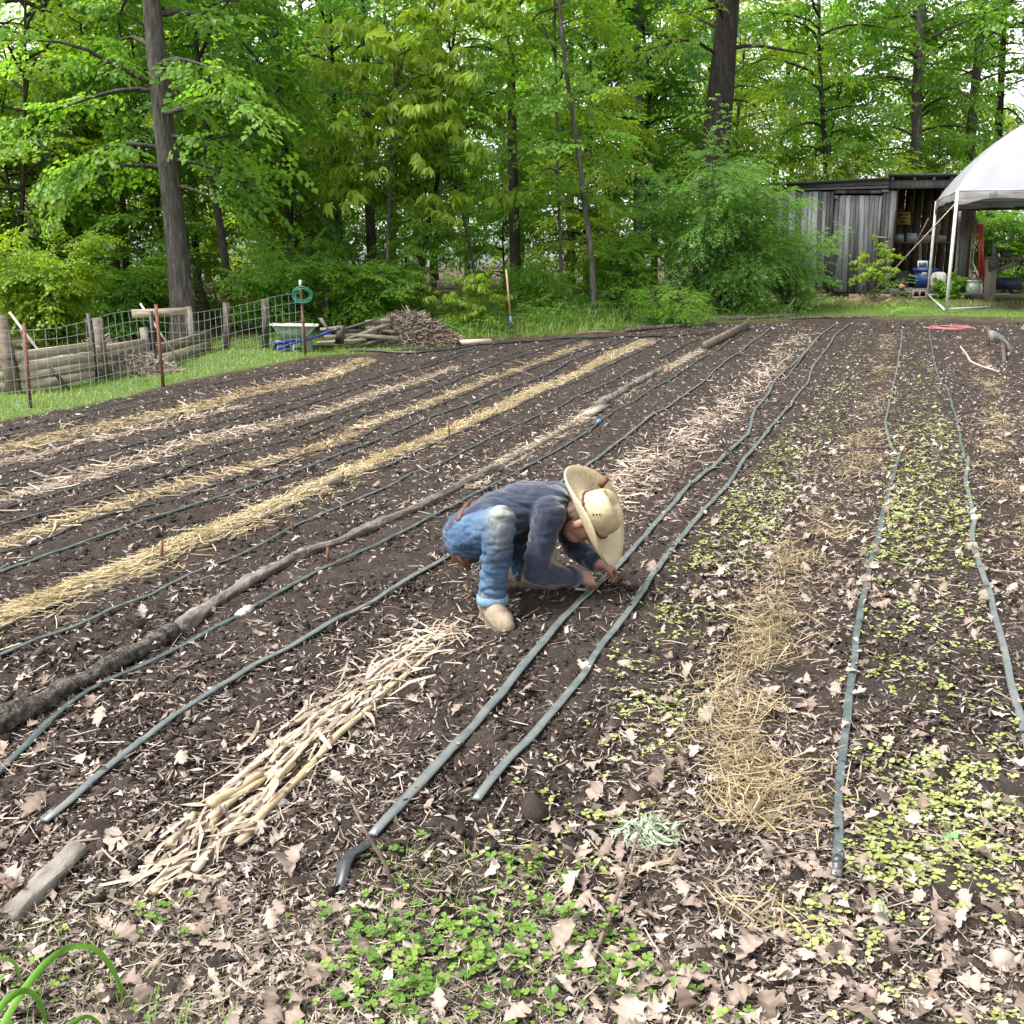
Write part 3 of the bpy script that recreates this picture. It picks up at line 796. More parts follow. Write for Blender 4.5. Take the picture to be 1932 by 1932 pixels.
def blade_proto(seed, bend=.5, w=.03):
    r_ = np.random.default_rng(seed + 1300); m = 4; V = []
    b_ = r_.uniform(.3, 1.0) * bend
    for i in range(m):
        t = i / (m - 1); xx = b_ * t * t * .8; zz = t * (1 - .35 * b_ * t); ww = w * (1 - t) ** .6
        V += [(xx, -ww, zz), (xx, ww, zz)]
    return np.array(V), np.array([(2 * i, 2 * i + 1, 2 * i + 3, 2 * i + 2) for i in range(m - 1)])
BLD = [blade_proto(s) for s in range(8)]; BLN = [blade_proto(s, .9, .022) for s in range(8)]
def grass(name, x, y, h, label, protos=BLD, lo=.1, hi=.8, mat=None, wk=1.0):
    n = len(x); z = HH(x, y)
    hh = h * (.45 + .8 * rng.random(n))
    M_ = rotm(rng.random(n) * 6.28, rng.normal(.15, .25, n), rng.normal(0, .2, n), np.stack([hh, hh * wk, hh], 1))
    R0 = np.clip(lo + (hi - lo) * (.5 * rng.random(n) + .9 * (fbm(x * 1.5, y * 1.5, 171) - .2)), 0, 1)
    V, F, R = scatter(protos, np.stack([x, y, z - .005], 1), M_, rnd=R0)
    return tag(obj(name, mesh_np(name, V, F, R), mat or M_grass), label, None, None, 'stuff')
px, py, x, y, z = sample_px(26000, -330, 2000, 1600, 2080)
cl = fbm(x * 3, y * 3, 231)
k = rng.random(len(x)) < near_grass(x, y) * (.25 + .5 * sstep(.4, .6, cl)) * (.3 + .7 * sstep(.35, -.2, x)); x, y = x[k], y[k]
grass('grass_margin', x, y, .045, 'short green grass and dry blades among the clover in the foreground', BLN, .2, 1.0, None, 1.2)
px, py, x, y, z = sample_px(16000, -330, 2000, 1600, 2080)
k = rng.random(len(x)) < near_grass(x, y) * (.25 + .75 * fbm(x * 6, y * 6, 77)); x, y, z = x[k], y[k], z[k]; n = len(x)
L_ = .03 + .06 * rng.random(n)
V, F, R = scatter(STR_C, np.stack([x, y, z + .006 + .012 * rng.random(n)], 1), rotm(rng.random(n) * 6.28, rng.normal(0, .3, n), rng.normal(0, .5, n), np.stack([L_, L_, L_], 1)), rnd=np.clip(rng.normal(.35, .25, n), 0, 1))
tag(obj('dry_thatch', mesh_np('dry_thatch', V, F, R), M_strawpale), 'tan dead grass matted under the clover in the foreground', None, None, 'stuff')
# lawn strip by the fence
xy0 = GRASS_L.min(0); xy1 = GRASS_L.max(0)
x = rng.uniform(xy0[0], xy1[0], 60000); y = rng.uniform(xy0[1], xy1[1], 60000)
k = in_poly(x, y, GRASS_L) & (rng.random(len(x)) < .75); x, y = x[k], y[k]
grass('lawn_strip', x, y, .075, 'bright green mown grass strip along the wire fence', BLD, .35, 1.0, None, 2.2)
# tall grass and weeds along the wood's edge
x = rng.uniform(-8, 14, 52000); yf = np.interp(x, FIELD_FAR[:, 0], FIELD_FAR[:, 1]); y = yf + .15 + 4.2 * rng.random(len(x)) ** 1.2
k = rng.random(len(x)) < sstep(-1.9, -.6, x) * sstep(.25, .45, fbm(x * 1.1, y * 1.1, 301)) * np.where(x > 6, .28, 1); x, y = x[k], y[k]
hh = np.where((x > -1) & (x < 4.2), .30, np.where(x > 6, .05, .13)) * sstep(-.3, 1.6, y - np.interp(x, FIELD_FAR[:, 0], FIELD_FAR[:, 1])) + .05
n = len(x)
M_ = rotm(rng.random(n) * 6.28, rng.normal(.1, .22, n), rng.normal(0, .2, n), np.stack([hh * (.5 + rng.random(n)), hh * 1.3, hh * (.5 + rng.random(n))], 1))
V, F, R = scatter(BLN, np.stack([x, y, HH(x, y)], 1), M_, rnd=np.clip(.2 + .6 * rng.random(n) + .5 * (fbm(x * 2, y * 2, 5) - .45), 0, 1))
tag(obj('tall_grass', mesh_np('tall_grass', V, F, R), M_grass), 'tall green grass and weeds along the edge of the woods', None, None, 'stuff')

# leafy weeds at the foot of the wood edge are added with the trees
# ------------------------------------------------------------------ drip lines
M_tape = pmat('drip_tape', [(.2, (.02, .028, .030)), (.42, (.048, .064, .066)), (.6, (.10, .115, .115)), (.75, (.14, .12, .10))], (14, 14, 30), detail=9, rough=.36, spec=.55, bump=.25, bscale=(60, 60, 60), bdist=.003, objr=.2)
M_poly = pmat('black_tubing', [(.3, (.012, .014, .017)), (.55, (.04, .043, .048)), (.75, (.10, .085, .072))], (12, 12, 12), rough=.42, spec=.5, objr=.3)
M_white = pmat('white_plastic', [(.3, (.45, .44, .40)), (.7, (.60, .595, .57))], (10, 10, 10), rough=.45, spec=.5)
M_blue = pmat('blue_plastic', [(.3, (.03, .09, .22)), (.7, (.06, .17, .36))], (10, 10, 10), rough=.45, spec=.5)
M_rust = pmat('rusty_steel', [(.3, (.055, .025, .016)), (.55, (.13, .055, .035)), (.75, (.20, .10, .07))], (30, 30, 30), rough=.8, bump=.4, bdist=.004)
M_darkmetal = pmat('dark_steel', [(.3, (.02, .02, .02)), (.7, (.07, .06, .055))], (30, 30, 30), rough=.6, metallic=.3)
M_galv = pmat('wire_green_grey', [(.3, (.13, .16, .14)), (.7, (.28, .32, .28))], (20, 20, 20), rough=.5, metallic=.4)
M_bark = pmat('bark_grey', [(.25, (.022, .018, .015)), (.5, (.08, .068, .059)), (.75, (.17, .15, .132))], (22, 22, 5), detail=8, rough=.95, bump=1.0, bscale=(38, 38, 7), bdist=.03, spec=.1)
M_logbark = pmat('log_bark', [(.25, (.018, .016, .014)), (.45, (.055, .048, .042)), (.6, (.12, .108, .096)), (.75, (.22, .205, .185))], (30, 30, 30), detail=10, rough=.95, bump=1.0, bscale=(75, 75, 75), bdist=.03, spec=.1)
M_logwood = pmat('log_wood', [(.25, (.04, .034, .029)), (.5, (.115, .10, .088)), (.75, (.23, .205, .185))], (6, 6, 6), detail=10, rough=.9, bump=.9, bscale=(45, 20, 30), bdist=.012, objr=.2, spec=.1)
M_twig = pmat('twig', [(.3, (.06, .042, .033)), (.7, (.20, .15, .125))], (30, 30, 30), rough=.85, bump=.4, bdist=.004)
M_oldwood = pmat('weathered_board', [(.25, (.07, .056, .043)), (.5, (.20, .17, .135)), (.75, (.34, .30, .25))], (7, 7, 26), detail=8, rough=.85, bump=.4, bdist=.004, objr=.3, spec=.15)
M_stone = pmat('stone', [(.3, (.15, .12, .10)), (.7, (.33, .285, .25))], (20, 20, 20), rough=.85, bump=.4, bdist=.005)
M_tine = M_darkmetal

def smooth_line(w, step=.045, zoff=0.0, jit=.006, seed=0):
    d = np.r_[0, np.cumsum(np.hypot(*np.diff(w, axis=0).T))]
    n = max(int(d[-1] / step), 4); t = np.linspace(0, d[-1], n)
    # Catmull-like smoothing: interpolate, then blur
    x = np.interp(t, d, w[:, 0]); y = np.interp(t, d, w[:, 1])
    for _ in range(3):
        x[1:-1] = (x[:-2] + 2 * x[1:-1] + x[2:]) / 4; y[1:-1] = (y[:-2] + 2 * y[1:-1] + y[2:]) / 4
    x = x + jit * (vnoise(t * 2.2, t * 0 + seed, 3) - .5) * 2; y = y + jit * (vnoise(t * 2.2, t * 0 + seed + 9, 4) - .5) * 2
    z = HH(x, y) + zoff
    for _ in range(4): z[1:-1] = (z[:-2] + 2 * z[1:-1] + z[2:]) / 4
    z = z + .004 * (vnoise(t * 3, t * 0 + seed, 6))
    return np.stack([x, y, z], 1)
drip_spec = {
 'd1a': (.010, 'p', 'thin black drip line nearest the wire fence'),
 'd1b': (.010, 'p', 'thin black drip line, second from the wire fence'),
 'd2a': (.0105, 'p', 'black drip line just beyond the pale patchy straw, third from the fence'),
 'd2b': (.011, 'p', 'black drip line, fourth from the fence, beside pale patchy straw'),
 'd3a': (.010, 'p', 'thin dark drip line, fifth from the fence'),
 'd3b': (.0115, 'p', 'thicker black drip line, sixth from the fence'),
 'd4a': (.010, 'p', 'thin black drip line on the far side of the bed before the bright yellow straw'),
 'd4b': (.0125, 't', 'smooth blue-grey drip line just beyond the bright yellow straw strip'),
 'd5a': (.0095, 'p', 'thin black drip line running along the near edge of the bright yellow straw'),
 'd5b': (.0095, 't', 'kinked thin drip line between the bright yellow straw and the log line'),
 'd6a': (.0115, 't', 'grey drip line alongside the log line, joined by a white coupling'),
 'd6b': (.0125, 't', 'blue-grey drip line that passes behind the crouching person'),
 'd7a': (.0150, 't', 'green-grey drip tape under the hands of the crouching person'),
 'd7b': (.0135, 't', 'crinkled drip tape just right of the crouching person'),
 'd8a': (.0130, 't', 'straight glossy drip tape left of the rightmost seedling bed, near half'),
 'd8b': (.0125, 't', 'wavy drip tape at the right edge of the picture, near half'),
 'd8c': (.0105, 't', 'dusty far drip tape continuing towards the shed, left of the pair'),
 'd8d': (.0105, 't', 'dusty far drip tape continuing towards the shed, right of the pair'),
}
DL = {}
for i, (k, (r, mt, lab)) in enumerate(drip_spec.items()):
    pts = smooth_line(DW[k], .05, r * .8 + .008, .012 if k[1] < '6' else .006, i * 3)
    ki = np.arange(len(pts)) * 1.0; rr = np.full(len(pts), r) * (1 + .22 * (vnoise(ki * .13, ki * 0., i) - .5) + .16 * (vnoise(ki * .7, ki * 0., i + 40) - .5)); pts = pts + np.stack([.006 * (vnoise(ki * .35, ki * 0, i + 7) - .5), ki * 0, .006 * (vnoise(ki * .6, ki * 0, i + 8) - .5)], 1)
    DL[k] = pts
    loc = pts[0]
    single('drip_line', tube(pts, rr * 1.1, 10, True, .42, .35 * math.sin(i)), M_tape if mt == 't' else M_poly, lab, 'drip line', tuple(loc), 'drip lines along the beds', True)
# folded flat tail of the tape
tail = [GV(706, 1592), GV(690, 1614), GV(662, 1632), GV(650, 1650), GV(638, 1690)]
tv = []
for i, p in enumerate(tail):
    h = (.014, .03, .035, .03, .008)[i]; d = (Vector(tail[min(i + 1, 4)]) - Vector(tail[max(i - 1, 0)])).normalized(); s = Vector((-d.y, d.x, .15)).normalized() * .017
    q = Vector(p) + Vector((0, 0, h)); tv += [q - s, q + s, q + s - Vector((0, 0, .007)), q - s - Vector((0, 0, .007))]
tf = []
for i in range(4):
    for j in range(4): tf.append((i * 4 + j, i * 4 + (j + 1) % 4, i * 4 + 4 + (j + 1) % 4, i * 4 + 4 + j))
tf += [(3, 2, 1, 0), (16, 17, 18, 19)]
single('drip_line_end', (np.array([v[:] for v in tv]), np.array(tf)), M_poly, 'black folded-over end of the drip tape beside an upright twig', 'drip line', tuple(tail[2]))
def coupler(name, px, py, k, mat, label, L_=.09, r=.019):
    g = GV(px, py); pts = DL[k]; i = int(np.argmin(np.hypot(pts[:, 0] - g.x, pts[:, 1] - g.y))); i = min(max(i, 1), len(pts) - 2)
    c = pts[i]; d = pts[i + 1] - pts[i - 1]; d /= np.linalg.norm(d)
    q = [c + d * L_ * t for t in (-.5, -.3, -.29, -.08, -.07, .07, .08, .29, .3, .5)]
    single(name, tube(q, np.array((.9, .9, 1.1, 1.1, .8, .8, 1.1, 1.1, .9, .9)) * r, 10), mat, label, 'coupling', tuple(c), None, True)
coupler('tape_coupling', 475, 1160, 'd6a', M_white, 'white plastic coupling in the drip line beside the bark-covered log', .10, .019)
coupler('tape_coupling', 1136, 799, 'd6a', M_blue, 'small blue coupling in the drip line far behind the straw hat', .10, .022)
coupler('tape_coupling', 1839, 983, 'd8b', M_white, 'pale coupling in the wavy drip tape near the right edge', .07, .018)
coupler('tape_coupling', 1576, 1690, 'd8a', M_poly, 'dark end fitting of the straight glossy drip tape', .06, .013)
coupler('tape_tie', 1681, 922, 'd8a', M_darkmetal, 'dark wire tie around the straight glossy drip tape', .02, .018)

# ------------------------------------------------------------------ logs edging the row
def log(pix, r0, r1, label, mat, name='log', seed=0, rough=.17):
    w = ground_line(pix); d = np.r_[0, np.cumsum(np.hypot(*np.diff(w, axis=0).T))]
    n = max(int(d[-1] / .022), 6); t = np.linspace(0, d[-1], n)
    x = np.interp(t, d, w[:, 0]); y = np.interp(t, d, w[:, 1])
    for _ in range(9): x[1:-1] = (x[:-2] + x[1:-1] + x[2:]) / 3; y[1:-1] = (y[:-2] + y[1:-1] + y[2:]) / 3
    r = .82 * np.interp(t, [0, d[-1]], [r0, r1]) * (1 + .45 * (vnoise(t * 3, t * 0, seed) - .5) + .25 * (vnoise(t * 11, t * 0, seed + 3) - .5)); x = x + .022 * (vnoise(t * 2.1, t * 0, seed + 31) - .5); y = y + .022 * (vnoise(t * 2.1, t * 0, seed + 32) - .5)
    z = HH(x, y) + r * .75
    V, F = tube(np.stack([x, y, z], 1), r, 24)
    m = n * 24; k = np.arange(m); c = np.repeat(np.stack([x, y, z], 1), 24, 0)
    ka = k % 24 * 1.0; kl = k // 24 * 1.0; f = 1 + rough * (vnoise(kl * .55 + seed * 7, ka * .9, seed + 2) - .5) * 2 + 1.1 * rough * (vnoise(kl * .10, ka * .7, seed + 5) - .5) * 2
    V[:m] = c + (V[:m] - c) * f[:, None]
    return single(name, (V, F), mat, label, 'log', (float(x[0]), float(y[0]), float(z[0] - r[0])), 'logs laid end to end along a row', True)
log([(-150,1470),(0,1380),(126,1313),(216,1256),(328,1196)], .058, .043, 'rough-barked log at the left edge, nearest of the log line', M_logbark, seed=1, rough=.14)
log([(338,1190),(396,1146),(482,1097),(572,1048)], .043, .040, 'smooth grey log between the bark-covered log and the long pale one', M_logwood, seed=2)
log([(578,1043),(640,1022),(696,1000),(800,955),(850,932),(942,890)], .036, .042, 'long pale weathered log behind the crouching person', M_logwood, seed=3)
log([(950,880),(1010,845),(1080,803)], .030, .026, 'short grey log just past the long pale one', M_logwood, seed=4)
log([(1134,766),(1177,739),(1248,698)], .06, .045, 'brown log in the far half of the log line', M_logwood, seed=5)
log([(1338,606),(1420,602),(1500,599)], .07, .05, 'dark log lying across the end of the beds, before the leafy bush', M_bark, seed=6)
log([(1490,603),(1560,600),(1640,600)], .045, .04, 'thin dark log lying across the end of the beds, before the shed', M_bark, seed=7)
log([(1180,625),(1280,617),(1350,610)], .045, .04, 'dark pole lying at the grassy end of the beds', M_bark, seed=8)
log([(1090,632),(1150,629)], .03, .03, 'short dark stick at the grassy end of the beds', M_twig, seed=9)
a, b = GV(1328, 660), GV(1411, 622)
single('edging_board', beam(a + Vector((0, 0, .07)), b + Vector((0, 0, .07)), .04, .15, jit=.008), M_oldwood, 'grey board on edge at the far end of the log line', 'board', tuple(a))
a, b = GV(1110, 788), GV(1142, 770)
single('edging_board', beam(a + Vector((0, 0, .03)), b + Vector((0, 0, .03)), .12, .03, jit=.006), M_oldwood, 'short yellowish board lying in the log line', 'board', tuple(a))
g = GV(633, 918)
V, F = ico(1, 8, .2); V = V * np.array((.11, .05, .045))
c_, s_ = math.cos(1.1), math.sin(1.1); V = V @ np.array([(c_, s_, 0), (-s_, c_, 0), (0, 0, 1)])
single('wood_chunk', (V + np.array(g) + np.array((0, 0, .03)), F), M_oldwood, 'pale grey wood chunk sitting in the yellow straw strip', 'wood chunk', tuple(g))

# ------------------------------------------------------------------ stakes, sticks, stones
stakes = [(304, 1062, 1024, 'rusty rebar stake in the yellow straw at the left'), (617, 1072, 1033, 'rusty stake leaning by the long pale log'), (848, 825, 793, 'dark stake in the middle of the yellow straw strip'),
          (645, 908, 890, 'short stake next to the pale wood chunk'), (1262, 701, 686, 'stake at the far end of the brown log'), (1328, 660, 637, 'stake against the grey board on edge'), (1358, 793, 772, 'stake among the broken stalks beyond the straw hat'),
          (1470, 673, 658, 'farthest stake among the broken stalks'), (1278, 899, 883, 'stake in the stalks right behind the straw hat'), (1702, 802, 782, 'dark stake in the straw left of the rightmost seedling bed'),
          (1146, 722, 706, 'small stake in the straw far across the field'), (553, 1005, 985, 'small stake beside the kinked drip line'), (1934, 700, 672, 'short stake at the right edge beside the grey board')]
for (px, py, pt, lab) in stakes:
    g = GV(px, py); top = P(px + rng.normal(0, 1.5), pt, g.y)
    single('stake', tube([g - Vector((0, 0, .05)), g + (top - g) * .5, top], .0075, 6), M_rust, lab, 'stake', tuple(g), 'stakes in the rows')
def stick(pix, r0, r1, label, lift=None, mat=None, cat='stick', name='stick'):
    pts = []
    for i, (px, py) in enumerate(pix):
        g = GV(px, py); pts.append(g + Vector((0, 0, r0 + (lift[i] if lift else .008))))
    # subdivide
    w = np.array([p[:] for p in pts]); t = np.linspace(0, len(w) - 1, len(w) * 4); q = np.stack([np.interp(t, np.arange(len(w)), w[:, i]) for i in range(3)], 1)
    q[1:-1] += rng.normal(0, r0 * .3, q[1:-1].shape)
    single(name, tube(q, np.linspace(r0, r1, len(q)) * (1 + rng.normal(0, .08, len(q))), 7), mat or M_twig, label, cat, tuple(pts[0]), None, True)
b = GV(749, 1680); top = P(662, 1508, b.y + .05)
pp = [b - Vector((0, 0, .02)), b + (top - b) * .3 + Vector((.004, 0, 0)), b + (top - b) * .65 + Vector((-.004, 0, 0)), top]
single('twig', tube(pp, (.0055, .005, .004, .0025), 6), M_twig, 'dark upright twig stuck in the ground by the folded tape end', 'twig', tuple(b), None, True)
stick([(1212,1590),(1180,1670),(1150,1750),(1122,1820),(1100,1868)], .0035, .0055, 'long thin stick between the wilted weed and the clover', [.05, .04, .03, .02, .0])
stick([(1722,1868),(1760,1890),(1790,1918),(1815,1945)], .006, .009, 'knobbly grey stick at the bottom right corner')
stick([(1524,1821),(1590,1790),(1680,1765),(1770,1755),(1863,1728)], .002, .005, 'thin pale root lying across the soil near the bottom right')
stick([(590,1800),(637,1845)], .012, .009, 'dark chunk of bark in the clover')
stick([(780,1650),(820,1600)], .006, .005, 'pale twig near the folded tape end')
stick([(1545,640),(1517,672),(1480,720)], .012, .008, 'bent stick beside the far drip tape')
stick([(935,1213),(905,1228),(870,1245),(830,1262)], .005, .004, 'pale thin stalk lying in front of the tan boot')
stick([(1040,1140),(1015,1155),(985,1172)], .005, .004, 'dark crooked twig between the two boots')
a, b = GV(22, 1745), GV(152, 1616)
V, F = beam(a + Vector((0, 0, .02)), b + Vector((0, 0, .02)), .055, .03, jit=.006)
bm = bmesh.new(); vs = [bm.verts.new(v) for v in V]; [bm.faces.new([vs[i] for i in f]) for f in F]
bmesh.ops.subdivide_edges(bm, edges=bm.edges[:], cuts=3, use_grid_fill=True)
V = np.array([v.co[:] for v in bm.verts]); V += rng.normal(0, .0035, V.shape); bm.verts.index_update(); F = np.array([[v.index for v in f.verts] for f in bm.faces]); bm.free()
single('wood_piece', (V, F), M_logwood, 'weathered grey slab of wood at the lower left', 'wood', tuple(a))
def stone(px, py, r, sc, seed, label, mat=None, name='stone'):
    g = GV(px, py); V, F = ico(2, seed, .0); V = V * (1 + .55 * (vnoise(V[:, 0] * 1.8 + seed, V[:, 1] * 1.8 + V[:, 2] * 1.5, seed) - .5) + .35 * (vnoise(V[:, 0] * 4 + seed, V[:, 1] * 4 + V[:, 2] * 3.1, seed + 5) - .5))[:, None] * np.array(sc) * r
    V = np.asarray(V); V[:, 2] = np.maximum(V[:, 2], -.5 * r)
    single(name, (V + np.array(g) + np.array((0, 0, r * .35)), F), mat or M_stone, label, 'stone' if name == 'stone' else 'clod', tuple(g), None, True)
stone(1178, 1256, .026, (1.2, .8, .6), 1, 'smooth pale stone right of the centre drip tapes')
stone(1893, 1828, .034, (.9, .9, .9), 2, 'tan angular stone near the bottom right corner')
stone(1693, 1800, .015, (1, 1, .8), 3, 'small pinkish stone near the end of the straight drip tape')
stone(1760, 1842, .018, (1, .9, .7), 4, 'small tan stone left of the knobbly stick')
stone(1905, 1870, .016, (1, .9, .7), 5, 'small tan stone below the angular one')
stone(1010, 1540, .045, (1, 1, .9), 6, 'large grey-brown soil clod right of the crinkled drip tape end', M_clod, 'soil_clod')
stone(1120, 1395, .028, (1, 1, .8), 7, 'rounded soil clod among the seedlings', M_clod, 'soil_clod')
stone(350, 1612, .03, (1.2, 1, .7), 8, 'rust-brown soil clod left of the corn stalks', M_clod, 'soil_clod')
stone(395, 1632, .026, (1.1, 1, .8), 9, 'smaller rust-brown soil clod beside the corn stalks', M_clod, 'soil_clod')
stone(1310, 1215, .03, (1, 1, .8), 10, 'round soil clod left of the curly straw', M_clod, 'soil_clod')
stone(520, 1520, .03, (1.3, 1, .45), 11, 'flat grey slate lying among the corn stalks', pmat('slate', [(.3, (.12, .115, .11)), (.7, (.24, .23, .22))], (15, 15, 15), rough=.7))

# wilted weed and green leaf
M_wilt = pmat('wilted_leaf', [(.1, (.13, .19, .09)), (.5, (.32, .38, .27)), (1, (.50, .55, .43))], (30, 30, 30), attr='rnd', amix=.6, rough=.6, transl=.2)
g = GV(1220, 1580); n = 170
ang = rng.random(n) * 6.28; rad = .075 * np.sqrt(rng.random(n)); x = g.x + rad * np.cos(ang) * 1.15; y = g.y + rad * np.sin(ang)
V, F, R = scatter(HUSK, np.stack([x, y, HH(x, y) + .012 + .035 * rng.random(n) * (1 - rad / .09)], 1), rotm(ang + rng.normal(0, .8, n), rng.normal(0, .5, n), rng.normal(0, .8, n), np.stack([.035 + .04 * rng.random(n), .10 + .05 * rng.random(n), .05 + .05 * rng.random(n)], 1)))
me = mesh_np('wilted_weed', V - np.array(g), F, R, True)
tag(obj('wilted_weed', me, M_wilt, None, g), 'pulled pale-green wilted weed lying beside the curly straw', 'weed')
g = GV(1791, 1592)
V, F, _ = LEAFP[4]; V = V * .055
single('green_leaf', (V + np.array(g) + np.array((0, 0, .02)), F), pmat('green_leaf', [(.3, (.07, .17, .06)), (.7, (.18, .30, .14))], (25, 25, 25), rough=.5, transl=.2), 'fallen green lobed leaf on the soil at the lower right', 'leaf', tuple(g), None, True)
g = GV(1668, 1750); V, F, _ = LEAFP[2]; V = V * .05
single('green_leaf', (V + np.array(g) + np.array((0, 0, .015)), F), M_wilt, 'fallen silvery leaf below the end of the straight drip tape', 'leaf', tuple(g), None, True)
# broad grass clump in the corner
M_broad = pmat('broad_grass', [(.2, (.06, .17, .018)), (.6, (.12, .27, .032)), (1, (.22, .38, .075))], (60, 4, 4), rough=.42, transl=.35, objr=.3)
def ribbon(pix3, w, name, root):
    w3 = np.array([p[:] for p in pix3]); t = np.linspace(0, len(w3) - 1, 22)
    q = np.stack([np.interp(t, np.arange(len(w3)), w3[:, i]) for i in range(3)], 1)
    for _ in range(5): q[1:-1] = (q[:-2] + 2 * q[1:-1] + q[2:]) / 4
    T = np.gradient(q, axis=0); T /= np.linalg.norm(T, axis=1)[:, None]
    s = np.cross(T, np.array((.25, 1, .15))); s /= np.linalg.norm(s, axis=1)[:, None]
    s = .75 * s + .35 * np.array((1.0, .3, 0))
    ww = w * np.clip(1.05 - (np.linspace(0, 1, 22) ** 1.5) * 1.04, .02, 1)
    nrm = np.cross(s, T)
    V = np.stack([q - s * ww[:, None], q - nrm * ww[:, None] * .6, q + s * ww[:, None]], 1).reshape(-1, 3)
    F = np.concatenate([[(3 * i + j, 3 * i + 3 + j, 3 * i + 4 + j, 3 * i + 1 + j) for j in range(2)] for i in range(21)])
    part(name, (V, F), M_broad, root, True)
g = GV(-25, 2010)
cl_ = thing('grass_clump', 'broad bright-green grass blades arching at the bottom left corner', 'grass', g)
ribbon([GV(-60, 2060), P(20, 1900, 1.72), P(80, 1815, 1.75), P(150, 1768, 1.8), P(200, 1800, 1.85), P(235, 1870, 1.88), P(246, 1965, 1.9)], .017, 'blade', cl_)
ribbon([GV(-90, 1990), P(-60, 1880, 1.75), P(-10, 1800, 1.8), P(30, 1812, 1.85), P(46, 1870, 1.88)], .013, 'blade', cl_)
ribbon([GV(-70, 2040), P(0, 1890, 1.66), P(50, 1862, 1.68), P(78, 1890, 1.7), P(92, 1960, 1.72)], .016, 'blade', cl_)
ribbon([GV(60, 2010), P(115, 1945, 1.66), P(165, 1912, 1.68), P(205, 1945, 1.7)], .015, 'blade', cl_)
ribbon([GV(40, 2040), P(50, 1950, 1.7), P(54, 1880, 1.74), P(60, 1830, 1.78)], .006, 'blade', cl_)
g = GV(310, 1960)
c2 = thing('grass_tuft', 'small tuft of upright grass blades at the bottom edge', 'grass', g)
for (px, py, bx, by) in ((285,1870,282,1985),(300,1850,292,1990),(345,1890,335,1990),(360,1880,345,1990),(352,1920,340,1995),(440,1900,400,1990)):
    b = GV(bx, by); t_ = P(px, py, b.y + .05)
    ribbon([b, b + (t_ - b) * .5 + Vector((-.004, 0, .004)), t_, t_ + Vector((.012, .0, -.012))], .005, 'blade', c2)

# ------------------------------------------------------------------ garden fork
g = GV(967, 638)
fk = thing('garden_fork', 'garden fork with long wooden handle standing upright in the grass', 'garden fork', g)
top = P(955, 508, g.y + .02); mid_ = g + (top - g) * .30; sh = g + (top - g) * .17
M_handle = pmat('tool_handle', [(.3, (.22, .13, .065)), (.7, (.40, .27, .15))], (20, 20, 4), rough=.6)
part('handle', tube([mid_, (mid_ + top) / 2, top], .017, 8), M_handle, fk, True)
part('socket', tube([sh, mid_ + (top - g) * .02], (.017, .021), 8), M_blue, fk, True)
for k, dx in enumerate((-.09, -.03, .03, .09)):
    part('tine', tube([sh, sh + Vector((dx, 0, -.02)), sh + Vector((dx, 0, -.10)), sh + Vector((dx, -.01, -.30))], .007, 6), M_darkmetal, fk, True)

# ------------------------------------------------------------------ fence of welded wire
FB = ground_line([(-420,880),(-200,838),(0,792),(57,782),(180,760),(308,730),(430,701),(577,673)])
fd = np.r_[0, np.cumsum(np.hypot(*np.diff(FB, axis=0).T))]
base0 = (float(FB[5][0]), float(FB[5][1]), HZ(*FB[5]))
fence = thing('wire_fence', 'welded wire mesh fence along the left edge of the field on rusty posts', 'fence', base0)
def fpt(t, h):
    x = float(np.interp(t, fd, FB[:, 0])); y = float(np.interp(t, fd, FB[:, 1])); return Vector((x, y, HZ(x, y) + h))
FT = fd[-1]; HF = 1.0
M_wire = pmat('fence_wire', [(.3, (.20, .24, .21)), (.7, (.36, .42, .37))], (20, 20, 20), rough=.5, metallic=.1)
for j, h in enumerate((.04, .16, .30, .44, .58, .72, .86, .99)):
    pts = [fpt(t, h * (.92 + .06 * math.sin(t * 1.7)) + .012 * math.sin(t * 3 + j)) for t in np.linspace(0, FT, 40)]
    part('horizontal_wire', tube(pts, .0030, 5, False), M_wire, fence)
vt = np.arange(.1, FT, .155)
for t in vt:
    sl = .03 * math.sin(t * 2.3)
    part('vertical_wire', tube([fpt(t, -.02), fpt(t + sl * .5, .5), fpt(t + sl, .99 * (.92 + .06 * math.sin(t * 1.7)))], .0026, 5, False), M_wire, fence)
for (bx, by, tx, ty, nm) in ((57,745,45,612,'rusty fence post by the compost boards'),(308,730,294,574,'rusty fence post in the middle'),(577,673,567,541,'rusty fence post at the fence end')):
    b = GV(bx, by) if bx != 57 else GV(57, 770); t_ = P(tx, ty, b.y)
    d = t_ - b
    V1, F1 = beam(b - d * .1, t_, .042, .008, (0, 1, 0)); V2, F2 = beam(b - d * .1 + Vector((0, .018, 0)), t_ + Vector((0, .018, 0)), .008, .032, (0, 1, 0))
    po = part('post', (np.vstack([V1, V2]), np.vstack([F1, F2 + 8])), M_rust, fence); po['label'] = nm
    if bx == 577: part('post_cap', tube([t_ - Vector((0, 0, .0)), t_ + Vector((0, 0, .10))], .022, 6), M_white, fence, sub=po)
# coil of green garden wire hanging at the end post
c = P(570, 556, GV(577, 673).y - .06); M_gw = pmat('green_wire', [(.3, (.01, .10, .06)), (.7, (.03, .22, .14))], (10, 10, 10), rough=.4)
mb = MB()
for k in range(6):
    a = np.linspace(0, 6.283, 26); r = .105 + .012 * rng.normal(); tl = rng.normal(0, .22)
    q = np.stack([c.x + r * 1.35 * np.cos(a), c.y + tl * r * np.sin(a) + .01 * k, c.z + r * np.sin(a) + .01 * rng.normal()], 1); mb.add(*tube(q, .008, 5, False))
tag(obj('wire_coil', mb.mesh('wire_coil', c, True), M_gw, None, c), 'coil of green wire hung on the white-tipped fence post', 'wire coil')

